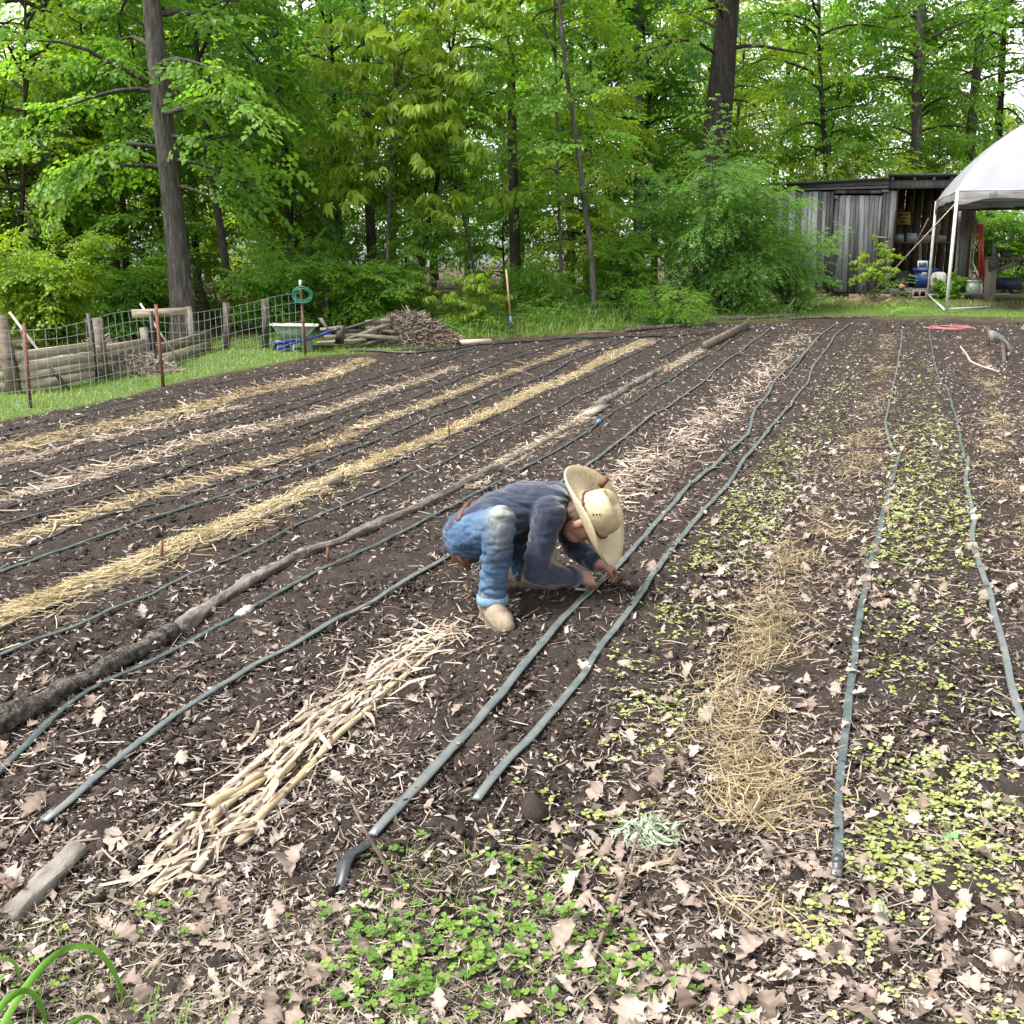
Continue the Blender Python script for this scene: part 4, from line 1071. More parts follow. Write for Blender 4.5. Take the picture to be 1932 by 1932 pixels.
# ------------------------------------------------------------------ compost bin of boards
def bpt(px, py, Y): return P(px, py, Y)
cb0 = GV(60, 735)
bin_ = thing('compost_bin', 'low compost bin of weathered planks behind the wire fence', 'compost bin', cb0)
A_, B_, C_ = GV(48, 742), GV(285, 694), GV(398, 660)
M_bplank = pmat('bin_plank', [(.25, (.10, .08, .058)), (.5, (.25, .21, .155)), (.75, (.40, .35, .275))], (5, 5, 26), detail=8, rough=.85, bump=.4, bdist=.004, objr=.35, spec=.1)
def wall_boards(a, b, hs, over=.03, lean=0):
    z0 = .0
    d = (b - a); d.z = 0; L_ = d.length
    for i, h in enumerate(hs):
        j0, j1 = rng.uniform(-.05, .05, 2)
        o = .012 * (i % 2) + rng.uniform(0, .006)
        p0 = a + Vector((0, -o, z0 + h / 2 + rng.normal(0, .006))) - d.normalized() * (over + j0); p1 = b + Vector((0, -o, z0 + h / 2 + rng.normal(0, .006))) + d.normalized() * (over + j1)
        part('plank', beam(p0, p1, .028, h - .008, jit=.003), M_bplank, bin_)
        z0 += h
wall_boards(A_, A_ + (B_ - A_) * .52, (.12, .12, .13, .12))
wall_boards(A_ + (B_ - A_) * .53, B_, (.11, .10, .12, .10))
wall_boards(B_ + Vector((.05, 0, 0)), C_, (.15, .16))
back = Vector((.9, 2.6, 0))
wall_boards(A_ - Vector((1.1, -.5, 0)), A_ - Vector((.06, 0, 0)), (.13, .12, .14))
def post(p, h, w, mat, lean=(0, 0), name='post'):
    q = p + Vector((lean[0], lean[1], h)); V, F = beam(p - Vector((0, 0, .1)), q, w, w * .8, (0, 1, 0), jit=.005)
    return part(name, (V, F), mat, bin_)
post(A_ + Vector((-.09, -.06, 0)), .92, .14, M_oldwood, (-.09, 0))
post(A_ + (B_ - A_) * .525 + Vector((.02, .16, 0)), .78, .13, M_oldwood, (-.02, 0))
post(A_ + (B_ - A_) * .545 + Vector((0, -.07, 0)), .85, .05, M_darkmetal, (-.03, 0))
post(B_ + Vector((-.0, -.07, 0)), .58, .10, M_logwood, (-.03, 0))
post(B_ + Vector((.08, -.06, 0)), .80, .045, M_darkmetal, (-.0, 0))
post(C_ + Vector((-.25, -.06, 0)), .7, .09, M_logwood, (-.05, 0))
p0 = A_ + (B_ - A_) * .66 + Vector((0, .9, .78)); part('plank', beam(p0, p0 + Vector((.75, .12, .02)), .03, .12, jit=.004), M_bplank, bin_)
# heap of garden waste inside it
M_brown = pmat('dry_stems', [(.0, (.06, .044, .032)), (.5, (.19, .15, .115)), (1, (.40, .34, .28))], (10, 10, 10), attr='rnd', amix=.8, rough=.85)
def heap(name, c, rx, ry, h, n, L0, label, mat, cat='heap', wk=2.2, yaw=0.0):
    ang = rng.random(n) * 6.28; r = np.sqrt(rng.random(n)); x = c.x + rx * r * np.cos(ang); y = c.y + ry * r * np.sin(ang)
    top = h * (1 - r ** 1.7) * (.75 + .5 * vnoise(x * 3, y * 3, 8)); z = HH(x, y) + top * (1 - .25 * rng.random(n) ** 2) + .01
    L_ = L0 * (.4 + rng.random(n))
    M_ = rotm(rng.normal(yaw, 1.0, n), rng.normal(0, .35, n), rng.normal(0, .6, n), np.stack([L_, L_ * wk, L_], 1))
    V, F, R = scatter(STR_S + STR_C[:2], np.stack([x, y, z], 1), M_, rnd=np.clip(rng.normal(.5, .25, n), 0, 1))
    mb = MB(); m = 24; k = 8
    VV = []
    for i in range(k):
        q = i / (k - 1)
        for j in range(m):
            aa = j * 6.283 / m; xx = c.x + rx * .97 * q * math.cos(aa); yy = c.y + ry * .97 * q * math.sin(aa)
            VV.append((xx, yy, HZ(xx, yy) + h * .82 * (1 - q ** 1.7) * (.75 + .5 * float(vnoise(np.array(xx * 3), np.array(yy * 3), 8))) - .01))
    FF = [(i * m + j, (i + 1) * m + j, (i + 1) * m + (j + 1) % m, i * m + (j + 1) % m) for i in range(k - 1) for j in range(m)]
    root = thing(name, label, cat, c)
    core = part('core', (np.array(VV), np.array(FF)), mat, root, True, .15)
    o = obj('stems', mesh_np('stems', V - np.array(c), F, R), mat, root); o['kind'] = 'stuff'
    return root
heap('compost_heap', A_ + (B_ - A_) * .45 + Vector((-.1, .95, 0)), 1.0, .6, .42, 1800, .3, 'brown heap of garden waste inside the plank bin', M_brown)
heap('brush_heap', GV(775, 645), .88, .6, .44, 4200, .34, 'rounded heap of pale dry stems and brush at the wood edge', M_brown, yaw=.3)
# two leaning tool handles
def lean_tool(name, b, t_, label, tines):
    root = thing(name, label, 'tool', b)
    part('handle', tube([b, (b + t_) / 2, t_], .016, 8), pmat(name + '_handle', [(.3, (.22, .19, .17)), (.7, (.42, .38, .36))], (20, 20, 3), rough=.7), root, True)
    d = (t_ - b).normalized(); s = Vector((.6, -.7, 0)).normalized()
    for k in range(tines):
        o = (k - (tines - 1) / 2) * .055
        part('tine', tube([b + d * .03, b + s * o + d * .0, b + s * o - d * .05, b + s * o - d * .22 + Vector((0, -.02, 0))], .006, 5), M_darkmetal, root)
b = GV(112, 735); lean_tool('hay_fork', P(108, 708, b.y), P(18, 589, b.y + .1), 'fork with pale handle leaning on the fence by the compost planks', 5)
b = GV(332, 690); lean_tool('garden_rake', P(331, 670, b.y), P(265, 573, b.y + .1), 'rake with pale handle leaning on the middle rusty post', 3)

# ------------------------------------------------------------------ old posts behind the grass
def wood_post(px, py, top, w, label, tip=None, mat=None):
    g = GV(px, py); t_ = P(px, top, g.y)
    root = thing('fence_post', label, 'post', g, 'old posts along the wood edge')
    part('shaft', beam(g - Vector((0, 0, .1)), t_, w, w * .8, (0, 1, 0), jit=.006), mat or M_bark, root)
    if tip: part('tip', tube([t_, t_ + Vector((0, 0, tip))], w * .55, 8), M_white, root)
wood_post(500, 657, 563, .09, 'dark wooden post behind the wire mesh, left of the wheelbarrow')
wood_post(615, 625, 543, .09, 'grey wooden post right of the coil of green wire')
wood_post(428, 660, 570, .10, 'grey wooden post behind the mesh between the rake and the wheelbarrow')
wood_post(787, 592, 541, .05, 'thin dark post with white tip above the brush heap', .15, M_darkmetal)
wood_post(989, 600, 515, .05, 'thin post with white tip right of the garden fork', .15, M_darkmetal)
a = P(545, 571, GV(615, 625).y); b = P(612, 569, GV(615, 625).y)
single('fence_rail', beam(a, b, .05, .05, jit=.006), M_logwood, 'short wooden rail nailed to the grey post', 'rail', tuple(a))

# ------------------------------------------------------------------ wheelbarrow
g = GV(555, 662); YW = g.y
wb = thing('wheelbarrow', 'wheelbarrow with pale grey-green tray and blue frame', 'wheelbarrow', g)
M_tray = pmat('barrow_tray', [(.3, (.20, .26, .25)), (.7, (.34, .41, .39))], (6, 6, 6), rough=.5, spec=.5)
M_bframe = pmat('barrow_blue', [(.3, (.008, .016, .16)), (.7, (.02, .04, .32))], (9, 9, 9), rough=.4, spec=.5)
rim = [P(511, 614, YW - .3), P(599, 616, YW - .3), P(599, 612, YW + .32), P(511, 611, YW + .32)]
bot = [P(532, 640, YW - .16), P(576, 638, YW - .16), P(576, 636, YW + .18), P(532, 638, YW + .18)]
def ring(c, k):   # rounded ring through four corners
    out = []
    for i in range(4):
        p, q, r = c[i - 1], c[i], c[(i + 1) % 4]
        for t in (.25, .12, .04): out.append(q + (p - q) * t * k + (r - q) * max(0, .06 - t * .2) * k)
        for t in (.04, .12, .25): out.append(q + (r - q) * t * k + (p - q) * max(0, .06 - t * .2) * k)
    return out
R1, R2 = ring(rim, 1), ring(bot, 1)
RO = [p + (p - (rim[0] + rim[2]) / 2) * .04 for p in R1]
mb = MB(); m = len(R1)
VV = np.array([p[:] for p in RO + R1 + [a_.lerp(b_, .5) + (a_ - (rim[0] + rim[2]) / 2) * .05 for a_, b_ in zip(R1, R2)] + R2 + [p.lerp((bot[0] + bot[2]) / 2, 1.0) for p in R2]])
FF = np.array([(i * m + j, i * m + (j + 1) % m, (i + 1) * m + (j + 1) % m, (i + 1) * m + j) for i in range(4) for j in range(m)])
tray = part('tray', (VV, FF), M_tray, wb, True)
part('rim', tube([p for p in RO] + [RO[0]], .014, 6, False), pmat('tray_rim', [(.3, (.30, .27, .23)), (.7, (.48, .44, .38))], (9, 9, 9), rough=.6), wb, True, sub=tray)
wc = P(531, 659, YW); wr = .125
a = np.linspace(0, 6.283, 25)
wh = part('tyre', tube([wc + Vector((wr * math.cos(t), 0, wr * math.sin(t))) for t in a], .038, 8, False), M_poly, wb, True)
V, F = lathe([(.0, -.02), (.03, -.025), (.085, -.012), (.095, .012), (.03, .02), (0, .02)], 16); V = V[:, [0, 2, 1]] + np.array(wc)
part('wheel_rim', (V, F), M_tray, wb, True)
for s in (-1, 1):
    hb = [wc + Vector((-.05, s * .06, 0)), P(545, 650, YW + s * .16), P(600, 634, YW + s * .22), P(625, 624, YW + s * .26)]
    part('handle', tube(hb, .024, 6), M_bframe, wb, True)
    part('grip', tube([hb[-1], P(641, 620, YW + s * .28)], .024, 8), M_poly, wb, True)
    part('leg', tube([P(556, 645, YW + s * .17), P(553, 661, YW + s * .17), P(562, 664, YW + s * .17)], .018, 6), M_tray, wb, True)
    part('brace', beam(P(518, 647, YW + s * .07), P(556, 643, YW + s * .14), .03, .05, (0, 1, 0)), M_bframe, wb)
g = GV(577, 664) + Vector((0, .1, 0)); 
V, F = lathe([(0, 0), (.09, 0), (.105, .2), (.11, .2), (.11, .21), (.10, .21), (.085, .02)], 14, g)
single('bucket', (V, F), pmat('mint_plastic', [(.3, (.30, .40, .34)), (.7, (.46, .56, .48))], (9, 9, 9), rough=.5), 'pale mint plastic bucket under the wheelbarrow handles', 'bucket', tuple(g), None, True)

# ------------------------------------------------------------------ pile of old boards
g = GV(655, 655)
pile_y = g.y
planks = [((592,655),(668,650),.16,.04,.05),((600,645),(690,640),.14,.04,.14),((612,636),(700,628),.15,.04,.22),((640,655),(646,618),.14,.035,.0),((625,628),(715,600),.06,.04,.3),
          ((606,622),(648,616),.12,.04,.26),((668,651),(705,648),.14,.04,.05),((655,640),(735,612),.07,.05,.2),((690,618),(745,626),.10,.04,.3),((603,600),(625,633),.12,.03,.2),
          ((675,632),(752,640),.12,.05,.12),((690,606),(735,604),.08,.05,.3),((640,624),(700,622),.13,.04,.34),((680,655),(722,640),.1,.04,.08)]
root_pile = None
for i, ((ax_, ay), (bx_, by), w_, t_, dy) in enumerate(planks):
    Yp = pile_y + dy * 1.2 - .1
    a, b = P(ax_, ay, Yp), P(bx_, by, Yp + rng.normal(0, .12))
    lab = ['bottom left grey board of the board pile', 'second grey board of the board pile', 'wide board near the top of the board pile', 'short pale board standing upright against the board pile', 'thin pole slanting up over the board pile',
           'short board by the wheelbarrow grips on the board pile', 'pale short board on the ground right of the upright one', 'long slanting pole in the board pile', 'pale board at the right end of the board pile', 'dark board leaning up at the back left of the pile',
           'board where the pile meets the brush heap', 'pale stick on top of the board pile', 'flat board on top of the board pile', 'slanting short board low in the pile'][i]
    a.z = max(a.z, HZ(a.x, a.y) + .03); b.z = max(b.z, HZ(b.x, b.y) + .03)
    single('old_board', beam(a, b, w_, t_, (0, 0, 1) if i != 3 else (0, 1, 0), jit=.008), M_oldwood if i % 3 else M_logwood, lab, 'board', tuple(a), 'boards in the pile')
a, b = GV(868, 650), GV(925, 648)
single('board_lid', beam(a + Vector((0, .12, .05)), b + Vector((0, .12, .05)), .3, .07, jit=.006), pmat('pale_wood', [(.3, (.34, .27, .18)), (.7, (.50, .42, .30))], (3, 14, 14), rough=.7), 'pale flat wooden board on the ground left of the garden fork', 'board', tuple(a))
# hoses
def hose(pix, r, mat, label, cat='hose', loops=None, name='hose'):
    w = ground_line(pix); pts = smooth_line(w, .06, r + .006, .0, 3)
    single(name, tube(pts, r, 8), mat, label, cat, tuple(pts[0]), None, True)
hose([(660,664),(720,664),(790,666),(862,659),(905,654)], .018, M_poly, 'black supply hose lying along the grass at the far left end of the beds')
hose([(930,650),(985,645),(1040,643),(1130,639),(1250,634)], .018, M_poly, 'black supply hose lying past the garden fork across the bed ends')
hose([(1340,628),(1250,640),(1220,644)], .012, M_poly, 'thin black hose end near the far log line')
M_pink = pmat('red_hose', [(.3, (.26, .07, .08)), (.7, (.42, .17, .18))], (20, 20, 20), rough=.5)
c = GV(1796, 619); mb = MB()
for k in range(6):
    a = np.linspace(0, 6.283, 34); rx = .40 + .06 * rng.normal(); ry = .22 + .03 * rng.normal()
    q = np.stack([c.x + rng.normal(0, .03) + rx * np.cos(a), c.y + ry * np.sin(a), HH(c.x + rx * np.cos(a), c.y + ry * np.sin(a)) + .010 + .006 * k + .006 * np.sin(3 * a + k)], 1); mb.add(*tube(q, .008, 6, False))
tag(obj('coiled_hose', mb.mesh('coiled_hose', c, True), M_pink, None, c), 'flat coil of faded red hose at the far right end of the field', 'hose')
hose([(1812,655),(1822,668),(1832,684),(1850,692),(1885,703)], .014, pmat('pink_hose', [(.3, (.36, .20, .17)), (.7, (.52, .34, .30))], (20, 20, 20), rough=.6), 'short piece of pinkish hose near the grey board')
# grey weathered board on stakes
g = GV(1888, 668)
gb = thing('sign_board', 'curved weathered grey board propped on stakes at the right', 'board', g)
n = 9; front = [P(1868 + 46 * t, 622 + 6 * t + 34 * t * t, g.y - .1 * t) for t in np.linspace(0, 1, n)]; low = [P(1868 + 46 * t, 640 + 12 * t + 20 * t * t + 5 * math.sin(9 * t), g.y - .1 * t) for t in np.linspace(0, 1, n)]
VV = [];
for p, q in zip(front, low): VV += [p, q, q + Vector((.0, .03, 0)), p + Vector((0, .03, 0))]
FF = [(i * 4 + j, i * 4 + (j + 1) % 4, i * 4 + 4 + (j + 1) % 4, i * 4 + 4 + j) for i in range(n - 1) for j in range(4)] + [(3, 2, 1, 0), (n * 4 - 4, n * 4 - 3, n * 4 - 2, n * 4 - 1)]
part('board', (np.array([v[:] for v in VV]), np.array(FF)), pmat('grey_fibre', [(.3, (.06, .06, .058)), (.7, (.20, .195, .19))], (14, 14, 30), rough=.9), gb)
part('stake', beam(GV(1867, 652) - Vector((0, 0, .05)), P(1865, 618, GV(1867, 652).y), .03, .03, (0, 1, 0)), M_rust, gb)
part('stake', beam(GV(1897, 685) - Vector((0, 0, .05)), P(1894, 645, g.y - .06), .09, .04, (0, 1, 0), jit=.006), M_bark, gb)
# ------------------------------------------------------------------ foliage
def leafmat(name, dark, mid, light, tc):
    return pmat(name, [(.0, dark), (.45, mid), (1, light)], (1.2, 1.2, 1.2), detail=2, attr='rnd', amix=.6, objr=.3, rough=.42, transl=.58, tcol=tc, spec=.35)
M_lf_green = leafmat('leaf_green', (.055, .135, .014), (.125, .255, .032), (.22, .37, .065), (1.5, 1.5, .75))
M_lf_yellow = leafmat('leaf_yellow_green', (.10, .185, .015), (.21, .325, .032), (.36, .45, .075), (1.45, 1.4, .7))
M_lf_blue = leafmat('leaf_cool_green', (.042, .125, .030), (.10, .230, .065), (.20, .36, .15), (1.45, 1.5, .85))
M_trunk = pmat('tree_bark', [(.25, (.026, .023, .020)), (.5, (.085, .078, .069)), (.75, (.19, .178, .16))], (18, 18, 3.5), detail=8, rough=.95, bump=1.0, bscale=(30, 30, 5), bdist=.05, objr=.15, spec=.1)
M_trunk_d = pmat('dark_bark', [(.25, (.014, .012, .010)), (.5, (.04, .035, .030)), (.75, (.10, .09, .078))], (18, 18, 4), detail=7, rough=.95, bump=.8, bdist=.03, objr=.2, spec=.1)

def leaf_quad(L_, w, fold=.06, droop=.08):
    return np.array([(0, 0, 0), (.42 * L_, w * L_ / 2, fold * L_), (L_, 0, -droop * L_), (.42 * L_, -w * L_ / 2, fold * L_)]), np.array([(0, 1, 2), (0, 2, 3)])
def spray(kind, seed):
    """a leafy twig one unit long, along +X, flat in XY"""
    r_ = np.random.default_rng(seed + 2000); V, F, R = [], [], []; nb = 0
    def put(pos, yaw, pitch, roll, L_, w, r):
        nonlocal nb
        lv, lf = leaf_quad(L_, w, .05, r_.uniform(.0, .2))
        M_ = rotm(np.array([yaw]), np.array([pitch]), np.array([roll]))[0]
        V.append(lv @ M_.T + pos); F.append(lf + nb); R.append(np.full(4, r)); nb += 4
    def axis(o, ang, L_, n, lsize, w, droop):
        for i in range(n):
            t = (i + .6) / n; side = 1 if i % 2 else -1
            p = o + np.array((math.cos(ang), math.sin(ang), 0)) * L_ * t; p[2] -= droop * t * t
            put(p, ang + side * r_.uniform(.5, 1.25) * (1 - .35 * t), r_.uniform(.05, .75), r_.normal(0, .35), lsize * r_.uniform(.7, 1.2), w * r_.uniform(.85, 1.2), r_.normal(0, .13))
        put(o + np.array((math.cos(ang), math.sin(ang), -droop)) * L_ * np.array((1, 1, 1 / L_)), ang, .4, 0, lsize, w, .1)
    if kind == 'maple':
        axis(np.zeros(3), 0, 1.0, 11, .13, .8, .16)
        for k in range(6):
            t = .15 + .14 * k; s = 1 if k % 2 else -1; axis(np.array((t, 0, -.16 * t * t + r_.normal(0, .06))), s * r_.uniform(.6, 1.0), .55 * (1.1 - t * .5), 6, .125, .8, .12)
    elif kind == 'oak':
        for k in range(9):
            a = r_.normal(0, .9); o = np.array((.115 * k, r_.normal(0, .1), r_.normal(0, .14))); axis(o, a, .34, 5, .135, .55, r_.uniform(-.08, .2))
    elif kind == 'pinnate':
        for k in range(6):
            s = 1 if k % 2 else -1; o = np.array((.17 * k, 0, .05 * k * .3)); a = s * r_.uniform(.4, 1.1) if k < 5 else 0; n = 4; L_ = r_.uniform(.34, .46); dr = r_.uniform(.05, .22)
            for i in range(n):
                t = .3 + .7 * i / (n - 1); p = o + np.array((math.cos(a), math.sin(a), 0)) * L_ * t; p[2] -= dr * t * t
                for sd in (-1, 1): put(p, a + sd * r_.uniform(.8, 1.1), r_.uniform(.15, .6), r_.normal(0, .3), .125 * r_.uniform(.8, 1.1), .36, r_.normal(0, .12))
            put(o + np.array((math.cos(a) * L_, math.sin(a) * L_, -dr)), a, .5, 0, .16, .36, .1)
    elif kind == 'buckeye':
        for k in range(4):
            a = r_.uniform(-1.2, 1.2); o = np.array((.25 * (k + 1), 0, 0)); c = o + np.array((math.cos(a), math.sin(a), .1)) * .25; g_ = r_.normal(0, .13)
            for i in range(6):
                b_ = a + (i - 2.5) * .85 + r_.normal(0, .1); put(c, b_, r_.uniform(.5, 1.15), r_.normal(0, .2), .34 * r_.uniform(.75, 1.1), .38, g_)
    return np.concatenate(V), np.concatenate(F), np.concatenate(R)
SPR = {k: [spray(k, s) for s in range(5)] for k in ('maple', 'oak', 'pinnate', 'buckeye')}

def build_tree(stem, r0, kind, nbr, hb, crad, seed, sprs=1.0, dens=1.0, top_r=.02, shape='round', nspr=8, bend=.25, extra=None, trunk_sides=9, gap=0):
    """stem: points from the foot up; returns trunk (V,F) and crown (V,F,R)"""
    r_ = np.random.default_rng(seed + 4000)
    stem = np.array([tuple(p) for p in stem], float)
    d = np.r_[0, np.cumsum(np.linalg.norm(np.diff(stem, axis=0), axis=1))]; Ht = d[-1]
    t = np.linspace(0, Ht, max(12, int(Ht * 2.2))); q = np.stack([np.interp(t, d, stem[:, i]) for i in range(3)], 1)
    for _ in range(3): q[1:-1] = (q[:-2] + 2 * q[1:-1] + q[2:]) / 4
    rr = np.maximum(r0 * (1 - .8 * (t / Ht) ** 1.1) * (1 + .45 * np.exp(-t / .35)), top_r)
    rr = rr * (1 + .08 * (vnoise(t * 1.3, t * 0, seed) - .5))
    mb = MB(); mb.add(*tube(q, rr, trunk_sides, False))
    sp, sd, ss, sr = [], [], [], []
    brs = []
    for i in range(nbr):
        f = hb + (1 - hb) * ((i + r_.random()) / nbr); h = f * Ht
        az = i * 2.399 + r_.normal(0, .5)
        u = (f - hb) / (1 - hb + 1e-6)
        if gap and abs(math.remainder(az + math.pi / 2, 2 * math.pi)) < gap: continue
        prof = {'round': math.sqrt(max(.05, 1 - (2 * u - .85) ** 2 * .75)), 'cone': 1.05 - .85 * u, 'flat': .55 + .5 * u}[shape]
        brs.append((h, az, crad * prof * r_.uniform(.65, 1.15), r_.uniform(.15, .75) + .5 * u))
    for e in (extra or []): brs.append(e)
    for (h, az, L_, el) in brs:
        o = np.array([np.interp(h, d, stem[:, i]) for i in range(3)])
        m = 6; pts = [o]; a = az; e = el
        for k in range(m):
            a += r_.normal(0, bend); e -= .16 + r_.normal(0, .10)
            pts.append(pts[-1] + L_ / m * np.array((math.cos(a) * math.cos(e), math.sin(a) * math.cos(e), math.sin(e))))
        pts = np.array(pts)
        mb.add(*tube(pts, np.linspace(min(.035 * L_ / 2 + .008, r0 * .5), .006, m + 1), 5, False))
        n = max(2, int(nspr * dens * (L_ / crad) ** .8))
        for k in range(n):
            s = .18 + .82 * (k + r_.random()) / n; j = min(int(s * m), m - 1); f = s * m - j
            p = pts[j] * (1 - f) + pts[j + 1] * f; tg = pts[j + 1] - pts[j]; tg /= np.linalg.norm(tg)
            yw = r_.normal(0, .95); c, sn = math.cos(yw), math.sin(yw)
            dd = np.array((tg[0] * c - tg[1] * sn, tg[0] * sn + tg[1] * c, tg[2] * .4 + r_.normal(-.08, .25)))
            sp.append(p + r_.normal(0, .10, 3) * L_ * .3); sd.append(dd); ss.append(sprs * r_.uniform(.65, 1.2)); sr.append(r_.normal(.45, .16))
        sp.append(pts[-1] - (pts[-1] - pts[-2]) * .3); sd.append(pts[-1] - pts[-2] + r_.normal(0, .03, 3)); ss.append(sprs); sr.append(r_.normal(.5, .15))
    sp, sd, ss, sr = np.array(sp), np.array(sd), np.array(ss), np.clip(sr, .05, .95)
    V, F, R = scatter(SPR[kind], sp, framem(sd, r_.normal(0, .35, len(sp)), ss), r_.integers(0, 5, len(sp)), sr)
    return mb, (V, F, R)

def tree_thing(name, label, cat, stem, r0, kind, nbr, hb, crad, seed, mat, bark, **kw):
    base = tuple(stem[0])
    root = thing(name, label, cat, base)
    mb, (V, F, R) = build_tree(stem, r0, kind, nbr, hb, crad, seed, **kw)
    obj('trunk', mb.mesh('trunk', base, True), bark, root)
    obj('crown', mesh_np('crown', V - np.array(base), F, R), mat, root)
    return root
def stem_px(pix, Y, H_top, foot=None, lean=(0, 0)):
    """stem through picture points at depth Y, foot on the ground, carried up to H_top"""
    pts = [P(px, py, Y) for (px, py) in pix]
    f = foot or Vector((pts[0].x, Y, 0)); f = Vector((f.x, Y, HZ(f.x, Y) - .1))
    out = [f] + [p for p in pts if p.z > f.z + .4]
    d = (out[-1] - out[-2]).normalized() if len(out) > 1 else Vector((0, 0, 1)); d = (d + Vector((lean[0], lean[1], 1.0))).normalized()
    while out[-1].z < H_top: out.append(out[-1] + d * 1.2)
    return out
# trees the photograph lets one pick out
TT = tree_thing
TT('oak_tree', 'thick grey-barked tree trunk rising behind the plank compost bin', 'tree', stem_px([(345,600),(338,500),(322,350),(303,180),(285,0)], 18.2, 13), .205, 'maple', 40, .22, 3.1, 1, M_lf_green, M_trunk, sprs=.85, nspr=9, trunk_sides=14, gap=.75,
   extra=[(3.0, -2.9, 2.1, .1), (3.3, -2.6, 1.9, .15), (3.5, -.55, 1.5, .1), (4.2, -2.5, 2.2, .2), (2.7, -.2, 1.6, .1), (4.6, -.6, 2.0, .2)])
TT('oak_tree', 'thick dark-barked tree trunk above the leafy bush, left of the shed', 'tree', stem_px([(1338,500),(1345,330),(1362,150),(1375,0)], 26.5, 15), .40, 'oak', 42, .30, 3.4, 2, M_lf_yellow, M_trunk_d, sprs=.9, nspr=9, trunk_sides=14, gap=.35)
TT('slender_tree', 'slender grey tree leaning over the middle of the wood edge', 'tree', stem_px([(1122,520),(1108,420),(1093,300),(1080,215),(1068,140),(1058,60)], 21.5, 9.5), .062, 'maple', 22, .55, 1.9, 3, M_lf_yellow, M_trunk, sprs=.8, nspr=7)
TT('ash_tree', 'tall grey trunk with spreading limbs behind the shed roof', 'tree', stem_px([(1732,330),(1728,200),(1735,60),(1740,0)], 33, 15), .21, 'maple', 36, .4, 3.4, 4, M_lf_green, M_trunk, sprs=1.1, nspr=8)
TT('dark_tree', 'dark trunk rising just above the white canopy', 'tree', stem_px([(1828,300),(1838,180),(1850,60)], 36, 14), .22, 'oak', 30, .45, 3.2, 5, M_lf_green, M_trunk_d, sprs=1.1, nspr=8)
TT('dark_tree', 'dark trunk close to the right edge above the canopy', 'tree', stem_px([(1880,300),(1888,180),(1893,60)], 38, 14), .19, 'maple', 30, .45, 3.2, 6, M_lf_green, M_trunk_d, sprs=1.1, nspr=8)
TT('dark_tree', 'dark tree at the left edge with limbs reaching left', 'tree', stem_px([(160,600),(150,480),(128,380),(105,240),(90,90)], 22.5, 12), .20, 'oak', 34, .3, 3.0, 7, M_lf_green, M_trunk_d, sprs=.95, nspr=8,
   extra=[(2.2, 3.1, 3.2, .25), (2.9, 3.3, 3.0, .35), (3.7, 3.0, 2.8, .5), (3.0, 2.6, 2.4, .5)])
TT('buckeye_sapling', 'slender sapling with big drooping yellow-green leaves, behind the brush heap', 'tree', stem_px([(732,560),(730,450),(738,320),(742,220),(744,165)], 20.5, 5.6), .045, 'buckeye', 24, .42, 1.05, 8, M_lf_yellow, M_trunk, sprs=.82, nspr=5)
TT('buckeye_sapling', 'broad-leaved sapling with pale leaf clusters right of the drooping one', 'tree', stem_px([(905,600),(895,480),(850,330),(835,220)], 21.5, 6.2), .04, 'buckeye', 24, .4, 1.3, 9, M_lf_yellow, M_trunk, sprs=.75, nspr=5)
TT('thin_tree', 'thin forked dark tree right of the drooping sapling', 'tree', stem_px([(785,590),(797,480),(815,400),(835,300)], 22.5, 8), .07, 'maple', 20, .45, 1.6, 10, M_lf_green, M_trunk_d, sprs=.8, nspr=6)
TT('thin_tree', 'crooked dark tree between the oak trunk and the coil of wire', 'tree', stem_px([(436,620),(430,520),(418,440),(402,350)], 20, 8.5), .085, 'maple', 22, .4, 1.8, 11, M_lf_green, M_trunk_d, sprs=.85, nspr=7)
TT('thin_tree', 'thin tree leaning left against the oak trunk', 'tree', stem_px([(400,610),(372,520),(350,460),(330,380)], 20.5, 7.5), .06, 'maple', 16, .5, 1.5, 12, M_lf_blue, M_trunk_d, sprs=.8, nspr=6)
TT('thin_tree', 'pale thin stem right of the middle of the wood edge', 'tree', stem_px([(1062,600),(1058,500),(1055,400),(1052,330)], 22, 6.5), .04, 'maple', 18, .35, 1.4, 13, M_lf_green, M_trunk, sprs=.75, nspr=6)
TT('dark_tree', 'dark straight trunk near the garden fork handle', 'tree', stem_px([(975,600),(972,480),(968,350)], 26, 11), .15, 'oak', 26, .4, 2.4, 14, M_lf_green, M_trunk_d, sprs=.95, nspr=7)
TT('grey_tree', 'pale grey trunk high in the gap right of the slender leaning tree', 'tree', stem_px([(1206,330),(1208,240),(1203,120)], 30, 13), .14, 'maple', 30, .35, 2.6, 15, M_lf_blue, M_trunk, sprs=1.0, nspr=8)
TT('dark_tree', 'dark trunk left of the slender drooping sapling, above the board pile', 'tree', stem_px([(645,600),(638,480),(632,330)], 27, 11), .15, 'oak', 26, .4, 2.4, 16, M_lf_green, M_trunk_d, sprs=.95, nspr=7)
TT('dark_tree', 'dark trunk right behind the drooping sapling', 'tree', stem_px([(712,600),(700,480),(695,330)], 26, 11), .14, 'maple', 28, .4, 2.3, 17, M_lf_green, M_trunk_d, sprs=.95, nspr=7)
TT('thin_tree', 'thin dark tree above the white-tipped fence post and wire coil', 'tree', stem_px([(553,600),(548,480),(540,360)], 22, 8), .065, 'maple', 22, .3, 1.8, 18, M_lf_blue, M_trunk_d, sprs=.85, nspr=7)
